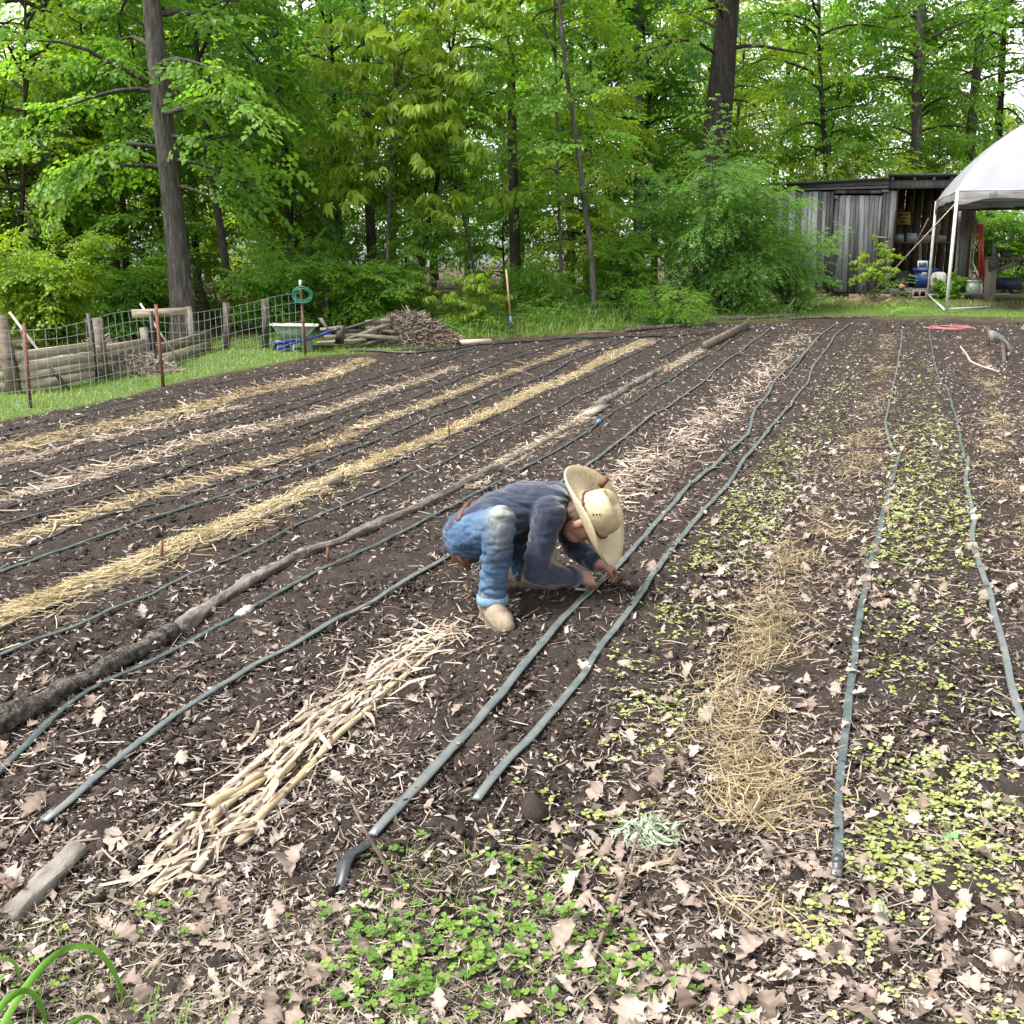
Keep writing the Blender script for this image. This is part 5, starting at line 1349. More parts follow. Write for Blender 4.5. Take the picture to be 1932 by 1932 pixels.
TT('thin_tree', 'thin trunk between the shed and the thick dark-barked tree', 'tree', stem_px([(1560,330),(1552,220),(1545,90)], 31, 12), .09, 'maple', 30, .3, 2.5, 19, M_lf_green, M_trunk_d, sprs=1.0, nspr=8)
TT('thin_tree', 'leafy thin tree at the left edge beyond the compost bin', 'tree', stem_px([(40,620),(30,500),(45,380)], 20, 7), .06, 'maple', 26, .12, 1.7, 20, M_lf_yellow, M_trunk_d, sprs=.8, nspr=7)
TT('thin_tree', 'thin dark tree between the left-edge dark tree and the oak trunk', 'tree', stem_px([(245,620),(238,500),(232,380)], 23, 8.5), .08, 'maple', 24, .3, 1.9, 21, M_lf_green, M_trunk_d, sprs=.9, nspr=7)

# understorey shrubs at the wood edge
def shrub(name, label, px, py, Y, h, crad, kind, nst, seed, mat, spr=.6, nspr=7, nbr=12, lean=.5, cat='shrub', hb=.2, flat='flat'):
    g = Vector((P(px, py, Y).x, Y, 0)); g.z = HZ(g.x, Y)
    root = thing(name, label, cat, g); r_ = np.random.default_rng(seed + 77)
    VV, FF, RR = [], [], []; n = 0; mb = MB()
    for k in range(nst):
        a = k * 6.283 / nst + r_.normal(0, .3); l = lean * r_.uniform(.3, 1.1) * crad; hh = h * r_.uniform(.7, 1.05)
        st = [g + Vector((r_.normal(0, .12), r_.normal(0, .12), -.05)), g + Vector((math.cos(a) * l * .35, math.sin(a) * l * .35 * .7, hh * .4)), g + Vector((math.cos(a) * l * .75, math.sin(a) * l * .75 * .7, hh * .75)), g + Vector((math.cos(a) * l, math.sin(a) * l * .7, hh))]
        m2, (V, F, R) = build_tree(st, .022, kind, nbr, hb, crad * .42, seed + k * 13, sprs=spr, nspr=nspr, top_r=.006, shape=flat, trunk_sides=6)
        mb.add(np.concatenate(m2.V), np.concatenate(m2.Q)); VV.append(V); FF.append(F[0] + n); RR.append(R); n += len(V)
    obj('stems', mb.mesh('stems', g, True), M_trunk_d, root)
    obj('foliage', mesh_np('foliage', np.concatenate(VV) - np.array(g), np.concatenate(FF), np.concatenate(RR)), mat, root)
    return root
M_lf_elder = leafmat('leaf_elder', (.07, .170, .030), (.155, .310, .065), (.27, .43, .14), (1.4, 1.4, .75))
shrub('elder_bush', 'big feathery light-green bush in front of the left half of the shed', 1365, 590, 22.6, 2.95, 2.15, 'pinnate', 13, 31, M_lf_elder, .58, 7, 13, .75, 'bush')
shrub('elder_bush', 'leafy branches spreading in front of the shed planks', 1480, 585, 23.6, 1.7, 1.2, 'pinnate', 7, 32, M_lf_elder, .5, 6, 10, .8, 'bush')
shrub('sapling', 'small yellow-green sapling standing in front of the shed door', 1640, 565, 24.4, 1.3, .5, 'buckeye', 2, 33, M_lf_yellow, .34, 3, 6, .3, 'sapling', .55)
shrub('shrub', 'pale leafy shrub behind the left end of the compost bin', 95, 660, 17.5, 1.55, 1.3, 'maple', 7, 34, M_lf_yellow, .5, 6, 9, .7)
shrub('shrub', 'small broad-leaved shrub beside the brush heap', 880, 605, 19.8, .95, .6, 'buckeye', 3, 35, M_lf_yellow, .42, 4, 6, .6)
shrub('shrub', 'low leafy shrub left of the feathery bush', 1165, 590, 22.3, 1.5, 1.0, 'maple', 6, 36, M_lf_green, .5, 6, 9, .7)
shrub('shrub', 'leafy weeds and shrub in front of the feathery bush', 1270, 608, 20.6, .65, .75, 'pinnate', 6, 37, M_lf_green, .35, 5, 7, .7)
shrub('shrub', 'bright shrub rising behind the shed roof', 1590, 420, 30.5, 3.6, 2.3, 'pinnate', 9, 38, M_lf_yellow, .7, 7, 11, .7)
shrub('shrub', 'green shrub at the open side of the shed beneath the canopy', 1900, 560, 29.5, 2.2, 1.5, 'maple', 7, 39, M_lf_green, .6, 6, 9, .7)
shrub('shrub', 'dark leafy shrub behind the compost heap', 260, 640, 19.2, 1.2, 1.2, 'maple', 6, 40, M_lf_green, .5, 6, 9, .7)
shrub('shrub', 'green shrub behind the wheelbarrow', 530, 635, 19.6, 1.35, 1.2, 'maple', 6, 41, M_lf_green, .5, 6, 9, .7)
shrub('shrub', 'low shrub behind the board pile', 680, 615, 19.8, 1.15, 1.1, 'maple', 6, 42, M_lf_green, .5, 6, 9, .7)
shrub('shrub', 'leafy shrub right of the garden fork', 1010, 600, 21.2, 1.15, .9, 'pinnate', 6, 43, M_lf_green, .45, 6, 8, .7)
n = 1100
x = rng.uniform(-1.2, 9, n); yf_ = np.interp(x, FIELD_FAR[:, 0], FIELD_FAR[:, 1]); y = yf_ + .9 + 3.2 * rng.random(n)
k = rng.random(n) < np.where(x > 5.5, .15, 1.0) * (.35 + .65 * (fbm(x * 1.2, y * 1.2, 88) > .42)); x, y = x[k], y[k]; n = len(x)
h_ = .05 + .55 * rng.random(n) ** 1.5 * sstep(.6, 2.2, y - np.interp(x, FIELD_FAR[:, 0], FIELD_FAR[:, 1])); az_ = rng.random(n) * 6.28
dd = np.stack([np.cos(az_), np.sin(az_), rng.normal(.25, .35, n)], 1)
V, F, R = scatter(SPR['maple'] + SPR['pinnate'], np.stack([x, y, HH(x, y) + h_], 1), framem(dd, rng.normal(0, .3, n), .28 + .2 * rng.random(n)), None, np.clip(rng.normal(.6, .2, n), 0, 1))
tag(obj('wood_edge_weeds', mesh_np('wood_edge_weeds', V, F, R), M_lf_elder), 'low leafy weeds crowding the foot of the wood edge', None, None, 'stuff')
# ------------------------------------------------------------------ the woods behind, one mass
woods = thing('woodland', 'dense green woods filling the background behind the field', None, (0, 34, .75)); woods['kind'] = 'stuff'
GEN = []
for k in range(10):
    r_ = np.random.default_rng(k + 600)
    big = k < 6
    Ht = r_.uniform(11, 14) if big else r_.uniform(4.5, 7)
    st = [Vector((0, 0, -.2))]
    for i in range(6): st.append(Vector((r_.normal(0, .12) * (i + 1) * .4, r_.normal(0, .12) * (i + 1) * .4, Ht * (i + 1) / 6)))
    kind = ['maple', 'oak', 'maple', 'pinnate', 'maple', 'oak', 'maple', 'maple', 'pinnate', 'maple'][k]
    mb, (V, F, R) = build_tree(st, .15 if big else .05, kind, 38 if big else 30, .14 if big else .06, 3.0 if big else 1.9, 700 + k, sprs=1.15 if big else .85, nspr=9, trunk_sides=7)
    tm = mb.mesh('trunk', (0, 0, 0), True); tm.materials.append(M_trunk_d)
    cm = mesh_np('crown', V, F, R); cm.materials.append([M_lf_green, M_lf_yellow, M_lf_green, M_lf_blue, M_lf_green, M_lf_yellow, M_lf_green, M_lf_yellow, M_lf_blue, M_lf_green][k])
    GEN.append((tm, cm))
def plant(k, x, y, s, az, trunk=True):
    z = HZ(x, y)
    for me, nm in ((GEN[k][0], 'trunk'), (GEN[k][1], 'crown')):
        o = bpy.data.objects.new(nm, me); COL.objects.link(o)
        o.parent = woods; o.location = (x, y - 34, z - .75); o.rotation_euler = (0, 0, az); o.scale = (s, s, s * random.uniform(.9, 1.1))
def clear_of_shed(x, y): return not (6.0 < x < 19 and y < 31)
cnt = 0
for (y0, y1, sx, ks, sc) in ((22.8, 26, 2.9, (6, 7, 8, 9), (.6, 1.05)), (26.8, 33, 3.7, (0, 1, 2, 3, 6, 7, 8, 9), (.6, .95)), (34, 44, 5.0, (0, 1, 2, 3, 4, 5, 7), (.7, 1.0)), (46, 58, 6.2, (0, 1, 2, 3, 4, 5), (.8, 1.15))):
    ymid = y0
    while ymid < y1:
        xw = .56 * ymid + 5; xx = -xw + random.random() * sx
        while xx < xw:
            x = xx + random.uniform(-.5, .5) * sx; y = ymid + random.uniform(-.5, .5) * sx
            if clear_of_shed(x, y) and not (y < 24.5 and x > 1.5 and y < 23.5) and not (x > 3.2 and y < 25.5):
                plant(random.choice(ks), x, y, random.uniform(*sc), random.random() * 6.28); cnt += 1
            xx += sx
        ymid += sx * 1.15
for (x, y, k, s) in ((-12, 19, 6, .9), (-9.8, 21, 7, .9), (-14, 22, 0, .8), (-7.2, 21.5, 9, .8), (-4.6, 22, 6, .75)):
    plant(k, x, y, s, random.random() * 6)
print('woodland trees', cnt)
# ------------------------------------------------------------------ shed
SA = P(1478, 545, 28.2); SB = P(1822, 545, 26.6)
S_U = Vector((SB.x - SA.x, SB.y - SA.y, 0)).normalized(); S_N = Vector((S_U.y, -S_U.x, 0))     # along the front, out of the front
def S(zx, zy, off=0.0):
    """point of the shed front (or a plane `off` metres in front of it) from a position in the enlarged view"""
    px, py = 1429.7 + .26 * zx, 231.8 + .26 * zy
    dx, dy, dz = [float(v) for v in ray(px, py)]
    o = Vector((0, 0, CAM_H)); d = Vector((dx, dy, dz)); p0 = SA + S_N * off
    t = (p0 - o).dot(S_N) / d.dot(S_N); return o + d * t
def slab(corners, thick, back=True):
    """plate from four front corners, thickness going back from the front"""
    c = [np.array(p[:]) for p in corners]; n = np.array(S_N[:]) * (-thick)
    V = np.array(c + [p + n for p in c]); return V, np.array([(0, 1, 2, 3), (7, 6, 5, 4), (0, 4, 5, 1), (1, 5, 6, 2), (2, 6, 7, 3), (3, 7, 4, 0)])
M_shed = pmat('shed_plank', [(.2, (.04, .037, .034)), (.4, (.13, .13, .13)), (.55, (.25, .265, .27)), (.75, (.38, .395, .385))], (16, 16, 1.3), detail=9, rough=.85, bump=.6, bdist=.008, objr=.45, spec=.15)
M_shed_d = pmat('shed_plank_dark', [(.25, (.03, .028, .026)), (.5, (.085, .085, .083)), (.75, (.18, .185, .18))], (26, 26, 1.1), detail=9, rough=.85, bump=.5, bdist=.006, objr=.3, spec=.15)
M_beamw = pmat('shed_beam', [(.25, (.05, .045, .04)), (.5, (.12, .115, .107)), (.75, (.23, .23, .22))], (1.4, 1.4, 26), detail=8, rough=.85, bump=.4, bdist=.005, objr=.3, spec=.15)
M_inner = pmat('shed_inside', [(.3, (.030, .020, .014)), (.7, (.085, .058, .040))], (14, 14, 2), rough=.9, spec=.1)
M_roof = pmat('roof_felt', [(.3, (.016, .016, .017)), (.7, (.05, .05, .05))], (7, 7, 7), rough=.9)
sg = S(900, 1300); sg.z = HZ(sg.x, sg.y)
shed = thing('shed', 'weathered grey plank shed with an open bay at its right side', 'shed', sg)
def plank(t0, t1, b0, b1, ytop, ybot, mat, proud=0.0, ytop2=None, ybot2=None, name='plank', root=None):
    q = [S(t0, ytop, proud), S(t1, ytop2 or ytop, proud), S(b1, ybot2 or ybot, proud), S(b0, ybot, proud)]
    return part(name, slab(q, .022), mat, shed)
tops = [95, 140, 185, 228, 278, 320, 364, 396, 440, 470, 502, 528, 556]
for i in range(len(tops) - 1):
    a, b = tops[i] + 1.4, tops[i + 1] - 1.4
    sh_ = lambda v: v - 8 - (v - 100) * .05
    plank(a, b, sh_(a), sh_(b), 500 + rng.normal(0, 2), 1192 + (a - 100) * .045, M_shed if i % 4 else M_shed_d, .02 * (i % 2) + rng.uniform(0, .008))
dt = [562, 596, 640, 676, 712, 738, 776, 812, 850, 880, 906]; db = [512, 552, 604, 645, 690, 722, 760, 790, 818, 838, 852]
door = None
for i in range(len(dt) - 1):
    o_ = .05 + .012 * (i % 2) + rng.uniform(0, .006); q = [S(dt[i] + 1.4, 528 + rng.normal(0, 2), o_), S(dt[i + 1] - 1.4, 528 + rng.normal(0, 2), o_), S(db[i + 1] - 1.4, 1228 + rng.normal(0, 3), o_), S(db[i] + 1.4, 1226, o_)]
    if door is None:
        door = part('door', slab([S(566, 560, .027), S(900, 560, .027), S(846, 1200, .027), S(520, 1200, .027)], .02), M_shed_d, shed)
    part('door_plank', slab(q, .02), M_shed if i not in (4, 8) else M_shed_d, shed, sub=door)
jt = [908, 936, 966, 1012]; jb = [856, 888, 918, 950]
for i in range(3): plank(jt[i] + 1, jt[i + 1] - 1, jb[i] + 1, jb[i + 1] - 1, 492, 1205, (M_shed_d, M_shed, M_shed)[i], (.012, .0, .03)[i])
for i, (a, b) in enumerate(((560, 640), (640, 720), (720, 808), (808, 896))): plank(a + 1, b - 1, a + 1, b - 1, 488, 513, M_shed_d, .01)
part('hinge_block', slab([S(555, 527, .075), S(580, 527, .075), S(580, 556, .075), S(555, 556, .075)], .02), M_oldwood, shed, sub=door)
part('latch', slab([S(832, 824, .085), S(976, 828, .085), S(976, 838, .085), S(832, 836, .085)], .015), M_galv, shed, sub=door)
# fascia boards, trims and beam
part('fascia_board', slab([S(228, 442, .10), S(952, 408, .10), S(952, 448, .10), S(228, 476, .10)], .03), M_beamw, shed)
part('fascia_trim', slab([S(228, 478, .06), S(952, 453, .06), S(952, 474, .06), S(228, 492, .06)], .03), M_beamw, shed)
part('fascia_trim', slab([S(896, 486, .05), S(952, 484, .05), S(952, 504, .05), S(896, 504, .05)], .03), M_oldwood, shed)
part('beam', slab([S(956, 418, .10), S(1570, 412, .10), S(1570, 470, .10), S(956, 478, .10)], .06), M_shed, shed)
for zx in (968, 1130, 1270, 1400): part('rafter', slab([S(zx, 388, .16), S(zx + 20, 388, .16), S(zx + 20, 416, .16), S(zx, 416, .16)], 1.6), M_beamw, shed)
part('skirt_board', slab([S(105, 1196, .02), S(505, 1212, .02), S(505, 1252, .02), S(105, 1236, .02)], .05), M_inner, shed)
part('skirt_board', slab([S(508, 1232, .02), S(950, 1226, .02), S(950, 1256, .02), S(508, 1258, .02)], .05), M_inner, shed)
part('skirt_board', slab([S(952, 1202, .02), S(1440, 1198, .02), S(1440, 1246, .02), S(952, 1252, .02)], .05), M_beamw, shed)
# roof sheets, going back
def roof_sheet(z0, z1, z2, z3, depth, rise):
    f = [S(*z0, .28), S(*z1, .28)]; bk = [p - S_N * depth + Vector((0, 0, rise)) for p in f]
    t = Vector((0, 0, .05)); q = [f[0], f[1], bk[1], bk[0]]
    V = np.array([p[:] for p in q] + [(p - t)[:] for p in q]); return V, BOXF
part('roof', roof_sheet((205, 434), (958, 394), 0, 0, 2.9, -.2), M_roof, shed)
part('roof', roof_sheet((948, 368), (1600, 366), 0, 0, 3.2, -.15), M_roof, shed)
# inside: floor, back, side, shelf
DEP = 2.2
def inner(z, d): return S(*z) - S_N * d
def quad_plate(ps, t, n):
    V = np.array([p[:] for p in ps] + [(p + n * t)[:] for p in ps]); return V, np.array([(0, 1, 2, 3), (7, 6, 5, 4), (0, 4, 5, 1), (1, 5, 6, 2), (2, 6, 7, 3), (3, 7, 4, 0)])
f0, f1 = S(100, 1215), S(1560, 1205)
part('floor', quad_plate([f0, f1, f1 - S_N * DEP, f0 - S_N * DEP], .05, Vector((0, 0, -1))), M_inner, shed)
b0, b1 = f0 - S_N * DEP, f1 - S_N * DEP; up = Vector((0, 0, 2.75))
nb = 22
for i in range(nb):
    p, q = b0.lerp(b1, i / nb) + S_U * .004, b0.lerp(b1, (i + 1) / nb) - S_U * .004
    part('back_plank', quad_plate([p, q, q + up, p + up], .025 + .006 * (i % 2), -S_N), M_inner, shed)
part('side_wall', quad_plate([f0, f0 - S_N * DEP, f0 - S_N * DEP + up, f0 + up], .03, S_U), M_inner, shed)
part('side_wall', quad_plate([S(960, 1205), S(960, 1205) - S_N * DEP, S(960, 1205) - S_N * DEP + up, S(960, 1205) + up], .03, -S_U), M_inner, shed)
part('shelf', quad_plate([S(985, 866, -.9), S(1440, 862, -.9), S(1440, 862, -.9) - S_N * .5, S(985, 866, -.9) - S_N * .5], .03, Vector((0, 0, -1))), M_beamw, shed)
part('shelf_post', slab([S(1168, 872, -.9), S(1190, 872, -.9), S(1190, 1180, -.9), S(1168, 1180, -.9)], .06), M_beamw, shed)
# post at the open corner, leaning
part('post', slab([S(1482, 600, .09), S(1560, 600, .09), S(1500, 1235, .09), S(1452, 1235, .09)], .12), M_shed_d, shed)
part('post', slab([S(1458, 640, .0), S(1480, 640, .0), S(1448, 1245, .0), S(1420, 1245, .0)], .08), M_beamw, shed)
part('beam', slab([S(1555, 612, .05), S(2250, 600, .05), S(2250, 626, .05), S(1555, 636, .05)], .08), M_inner, shed)
for zx in (230, 460, 700, 930): 
    p = S(zx, 1262, -.05); part('foundation_block', boxv((p.x, p.y, (p.z + HZ(p.x, p.y)) / 2), [S_U[:], S_N[:], (0, 0, 1)], (.13, .1, max(.06, (p.z - HZ(p.x, p.y)) / 2 + .02))), M_stone, shed)
# things in and around the bay
def face_box(z0, z1, off, depth): return slab([S(z0[0], z0[1], off), S(z1[0], z0[1], off), S(z1[0], z1[1], off), S(z0[0], z1[1], off)], depth)
M_tote = pmat('tote_blue', [(.3, (.010, .028, .11)), (.7, (.022, .055, .19))], (8, 8, 8), rough=.45, spec=.4)
c = S(1218, 1195, -.1)
tote = thing('storage_tote', 'blue plastic storage tote on the shed floor', 'storage tote', c)
q = [S(1134, 1078, -.1), S(1306, 1078, -.1), S(1292, 1196, -.1), S(1146, 1196, -.1)]
part('body', slab(q, .4), M_tote, tote); part('lid', face_box((1126, 1056), (1314, 1078), -.07, .46), M_tote, tote); part('label', face_box((1190, 1082), (1228, 1104), -.092, .004), M_white, tote)
c = S(1196, 1056, -.12); fr = thing('picture_frame', 'small white-framed dark picture on top of the blue tote', 'picture frame', c)
part('frame', face_box((1160, 1001), (1234, 1055), -.12, .03), M_white, fr); part('picture', face_box((1170, 1011), (1225, 1046), -.115, .012), pmat('print', [(.35, (.02, .03, .06)), (.65, (.12, .20, .30))], (14, 14, 14), rough=.4), fr)
def rounded(name, c, r, h, mat, label, cat, flare=1.15):
    V, F = lathe([(0, 0), (r * .85, 0), (r, .03), (r * flare, h), (r * flare * 1.04, h), (r * flare * .95, h - .01), (r * .8, .04)], 16, c); return single(name, (V, F), mat, label, cat, tuple(c), None, True)
rounded('bucket', S(1042, 1196, -.25), .17, .42, pmat('grey_bucket', [(.3, (.06, .065, .065)), (.7, (.14, .145, .145))], (8, 8, 8), rough=.6), 'dark grey bucket at the left of the shed bay', 'bucket')
V, F = ico(3, 3, .0); V = np.sign(V) * np.abs(V) ** .6 * np.array((.19, .12, .22)); c = S(1312, 1145, -.05)
single('pillow', (V + np.array(c), F), M_white, 'white cushion standing right of the blue tote', 'cushion', tuple(c), None, True)
M_kraft = pmat('orange_pot', [(.3, (.40, .16, .06)), (.7, (.60, .32, .14))], (12, 12, 12), rough=.7)
V, F = ico(2, 4, .15); c = S(1045, 1188, .03); single('pot_shard', (V * np.array((.09, .06, .06)) + np.array(c), F), M_kraft, 'orange clay shard in front of the grey bucket', 'shard', tuple(c), None, True)
M_yel = pmat('yellow_sign', [(.3, (.30, .21, .045)), (.7, (.42, .31, .08))], (9, 9, 9), rough=.5)
c = S(1056, 740, -1.95); sn = thing('yellow_sign', 'faded yellow sign on the dark back wall of the shed', 'sign', c)
part('plate', face_box((1008, 646), (1108, 740), -1.95, .02), M_yel, sn)
for (x0, y0, x1, y1) in ((1022, 662, 1060, 674), (1070, 664, 1094, 672), (1030, 690, 1088, 698), (1040, 712, 1078, 719)): part('print', face_box((x0, y0), (x1, y1), -1.945, .003), M_darkmetal, sn)
for i, (z0, z1, mt, lab) in enumerate((((995, 808), (1060, 862), M_galv, 'grey tin at the left end of the shed shelf'), ((1082, 800), (1158, 862), pmat('clear_bin', [(.3, (.13, .17, .18)), (.7, (.24, .29, .29))], (8, 8, 8), rough=.35), 'pale plastic bin on the shed shelf'),
        ((1185, 812), (1262, 862), M_shed_d, 'dark grey box on the shed shelf beside the pale bin'), ((1300, 818), (1370, 862), M_beamw, 'wooden box at the right end of the shed shelf'))):
    c = S((z0[0] + z1[0]) / 2, z1[1], -.95); V, F = face_box(z0, z1, -.95, .3); V = V.copy(); V += rng.normal(0, .004, V.shape)
    single('shelf_box', (V, F), mt, lab, 'box', tuple(c), 'boxes on the shed shelf')
shrub('potted_plant', 'green leafy plant at the foot of the shed corner post', 1429.7 + .26 * 1385, 545, float(S(1385, 1190, .25).y), .5, .4, 'buckeye', 4, 51, M_lf_green, .3, 4, 6, .5, 'plant')
# dead vines hanging, guy rope, coil
mb = MB()
for k in range(14):
    a = S(1330 + rng.normal(0, 14), 590, .2); b_ = S(1285 + rng.normal(0, 26), 850 + rng.normal(0, 40), .15); m = [a.lerp(b_, t) + Vector((rng.normal(0, .03), rng.normal(0, .03), 0)) for t in np.linspace(0, 1, 7)]; mb.add(*tube(m, .006, 5, False))
c = S(1330, 590, .2); tag(obj('hanging_vines', mb.mesh('hanging_vines', c, True), M_twig, None, c), 'bundle of dry vines hanging in the shed opening', 'vines')
a, b_ = S(1240, 690, .3), S(1130, 905, .3); single('pole', tube([a, b_], .015, 6), M_twig, 'thin dark pole slanting inside the shed opening', 'pole', tuple(b_))
mb = MB(); c = S(1532, 756, .14)
for k in range(7):
    a = np.linspace(0, 6.283, 26); r = .19 + .02 * rng.normal(); pts = [c + S_U * (r * .9 * math.cos(t)) + Vector((0, 0, r * 1.25 * math.sin(t))) + S_N * (.012 * k + .02 * math.sin(2 * t + k)) for t in a]; mb.add(*tube(pts, .009, 5, False))
tag(obj('rope_coil', mb.mesh('rope_coil', c, True), M_twig, None, c), 'dark coil of rope hung on the shed corner post', 'rope coil')
# long-handled tools against the post
M_red = pmat('red_paint', [(.3, (.25, .012, .015)), (.7, (.46, .03, .035))], (9, 9, 9), rough=.4, spec=.5)
def tool(z0, z1, r, mat, label, head=None, cat='tool'):
    a, b_ = S(*z0, .28), S(*z1, .2); root = thing('garden_tool', label, cat, a)
    part('handle', tube([a, a.lerp(b_, .5), b_], r, 8), mat, root, True)
    if head: part('head', face_box(*head, .3, .02), M_galv, root)
tool((1612, 1135), (1606, 735), .032, M_red, 'red two-handled tool with thick shaft beside the shed post')
tool((1632, 1110), (1628, 735), .03, M_red, 'second red shaft standing beside the first by the shed')
tool((1530, 1150), (1560, 800), .016, M_handle, 'wooden tool handle leaning on the shed corner post')
tool((1545, 1145), (1585, 770), .014, M_galv, 'grey metal tool handle leaning on the shed corner post')
tool((1622, 1155), (1552, 998), .02, M_white, 'white handle leaning over the mint-coloured box')
c = S(1568, 1242, .35); bx = thing('mint_box', 'pale mint plastic box standing below the tools', 'box', c)
M_mint = pmat('mint_box', [(.3, (.30, .38, .33)), (.7, (.47, .54, .48))], (8, 8, 8), rough=.5)
part('body', face_box((1512, 1150), (1606, 1240), .35, .22), M_mint, bx); part('rim', face_box((1508, 1142), (1612, 1154), .37, .26), M_mint, bx); part('side_bin', face_box((1606, 1165), (1632, 1238), .30, .2), M_white, bx)
# concrete block, jug under the shed
c = S(1175, 1272, .25); cbk = thing('concrete_block', 'hollow concrete block on the ground before the shed bay', 'block', c)
part('shell', face_box((1120, 1215), (1230, 1228), .25, .18), M_stone, cbk); part('shell', face_box((1120, 1260), (1230, 1272), .25, .18), M_stone, cbk)
for (x0, x1) in ((1120, 1134), (1168, 1182), (1216, 1230)): part('web', face_box((x0, 1228), (x1, 1260), .25, .18), M_stone, cbk)
c = S(420, 1330, .1); V, F = lathe([(0, 0), (.08, 0), (.085, .1), (.06, .15), (.03, .17), (.03, .2), (0, .2)], 12, c); single('jug', (V, F), M_white, 'white plastic jug under the raised shed', 'jug', tuple(c), None, True)
# workbench at the right
c = S(1690, 1330, .9); c.z = HZ(c.x, c.y)
wbn = thing('workbench', 'rough timber workbench frame at the right of the shed', 'workbench', c)
def wbq(z0, z1, off, d, nm='leg', m=None): part(nm, face_box(z0, z1, off, d), m or M_beamw, wbn)
M_benchw = pmat('bench_wood', [(.25, (.045, .036, .028)), (.5, (.11, .092, .072)), (.75, (.20, .17, .14))], (20, 20, 2), rough=.9, bump=.4, bdist=.005, objr=.3)
part('leg', slab([S(1650, 985, .9), S(1745, 985, .9), S(1712, 1335, .9), S(1642, 1335, .9)], .16), M_benchw, wbn)
part('bracket', slab([S(1668, 1000, .94), S(1756, 1000, .94), S(1740, 1050, .94), S(1680, 1080, .94)], .03), M_benchw, wbn)
wbq((1700, 893), (1734, 985), .86, .10, 'peg', M_beamw); wbq((1740, 972), (2300, 1000), .9, .10, 'rail', M_benchw); wbq((1660, 970), (1752, 990), .92, .5, 'top', M_benchw)
part('brace', slab([S(1735, 1060, .85), S(1900, 985, .85), S(1912, 1005, .85), S(1745, 1090, .85)], .06), M_benchw, wbn)
V, F = face_box((1738, 1122), (1918, 1212), .4, .45); c = S(1828, 1212, .4); single('planter', (V, F), pmat('dark_crate', [(.3, (.012, .014, .03)), (.7, (.03, .034, .06))], (8, 8, 8), rough=.5), 'dark navy crate on the ground under the workbench rail', 'crate', tuple(c))
rounded('flower_pot', S(1802, 972, .92), .10, .17, M_poly, 'small black pot on the workbench rail', 'pot')
# mound with grass in front
gm = GV(1429.7 + .26 * 850, 231.8 + .26 * 1325)
heap('hay_mound', gm + Vector((0, .2, 0)), 1.0, .5, .22, 1500, .3, 'small mound of yellowed hay before the shed door', M_straw)
x = gm.x + rng.normal(.3, .9, 5000); y = gm.y + rng.normal(-.1, .35, 5000); grass('grass_patch', x, y, .16, 'bright green grass patch before the shed', BLN, .3, .9)
# ------------------------------------------------------------------ white canopy
FL = GV(1784.6, 590.6); BL = GV(1750, 561.5)
lv = Vector((BL.x - FL.x, BL.y - FL.y, 0)); LD = lv.length; lv.normalize(); fv = Vector((lv.y, -lv.x, 0)); LW = 4.4
M_fab = pmat('canopy_fabric', [(.25, (.24, .25, .275)), (.6, (.30, .31, .35))], (1.2, 1.2, 1.2), detail=6, rough=.6, transl=.25, bump=.15, bdist=.03)
M_dirt = pmat('canopy_dirty', [(.35, (.13, .115, .095)), (.5, (.23, .225, .215)), (.6, (.29, .295, .315))], (1.5, 1.5, 9), detail=7, rough=.65, transl=.2)
M_pole = pmat('white_pole', [(.3, (.34, .34, .34)), (.7, (.46, .46, .455))], (9, 9, 9), rough=.35, spec=.5)
can = thing('canopy_tent', 'white canopy tent with steel legs beside the shed', 'canopy', FL)
zf = 1.5 + (500 - 392) / FPX * FL.y            # height of the lower valance edge
zt = zf + .30; pk = 1.65
n = 26; VV = []
for i in range(n):
    for j in range(n):
        a, b_ = i / (n - 1), j / (n - 1); e = max(abs(2 * a - 1), abs(2 * b_ - 1)); h = pk * (1 - e ** 1.9) ** .92
        sag = .03 * math.sin(a * 19) * (1 - e) * .6
        p = FL + fv * (a * LW) + lv * (b_ * LD); VV.append((p.x, p.y, zt + h - sag))
FF = [(i * n + j, (i + 1) * n + j, (i + 1) * n + j + 1, i * n + j + 1) for i in range(n - 1) for j in range(n - 1)]
part('roof', (np.array(VV), np.array(FF)), M_fab, can, True)
per = [FL + fv * (LW * t) for t in np.linspace(0, 1, 24)] + [FL + fv * LW + lv * (LD * t) for t in np.linspace(0, 1, 18)[1:]] + [FL + lv * LD + fv * (LW * t) for t in np.linspace(1, 0, 24)[1:]] + [FL + lv * (LD * t) for t in np.linspace(1, 0, 18)[1:]]
cen = FL + fv * LW / 2 + lv * LD / 2; VV = []
corners = [FL, FL + fv * LW, FL + fv * LW + lv * LD, FL + lv * LD]
for k, p in enumerate(per):
    dc = min((Vector((p.x, p.y, 0)) - Vector((c_.x, c_.y, 0))).length for c_ in corners)
    drop = .20 + .13 * math.exp(-(dc / .35) ** 2) + .015 * math.sin(k * 1.1)
    o = (p - cen); o.z = 0; o.normalize()
    VV += [(p.x, p.y, zt), (p.x + o.x * .03, p.y + o.y * .03, zt - drop * .5), (p.x + o.x * .02, p.y + o.y * .02, zt - drop)]
m = len(per); FF = [(3 * i + j, 3 * ((i + 1) % m) + j, 3 * ((i + 1) % m) + j + 1, 3 * i + j + 1) for i in range(m) for j in range(2)]
val = part('valance', (np.array(VV), np.array(FF)), M_dirt, can, True)
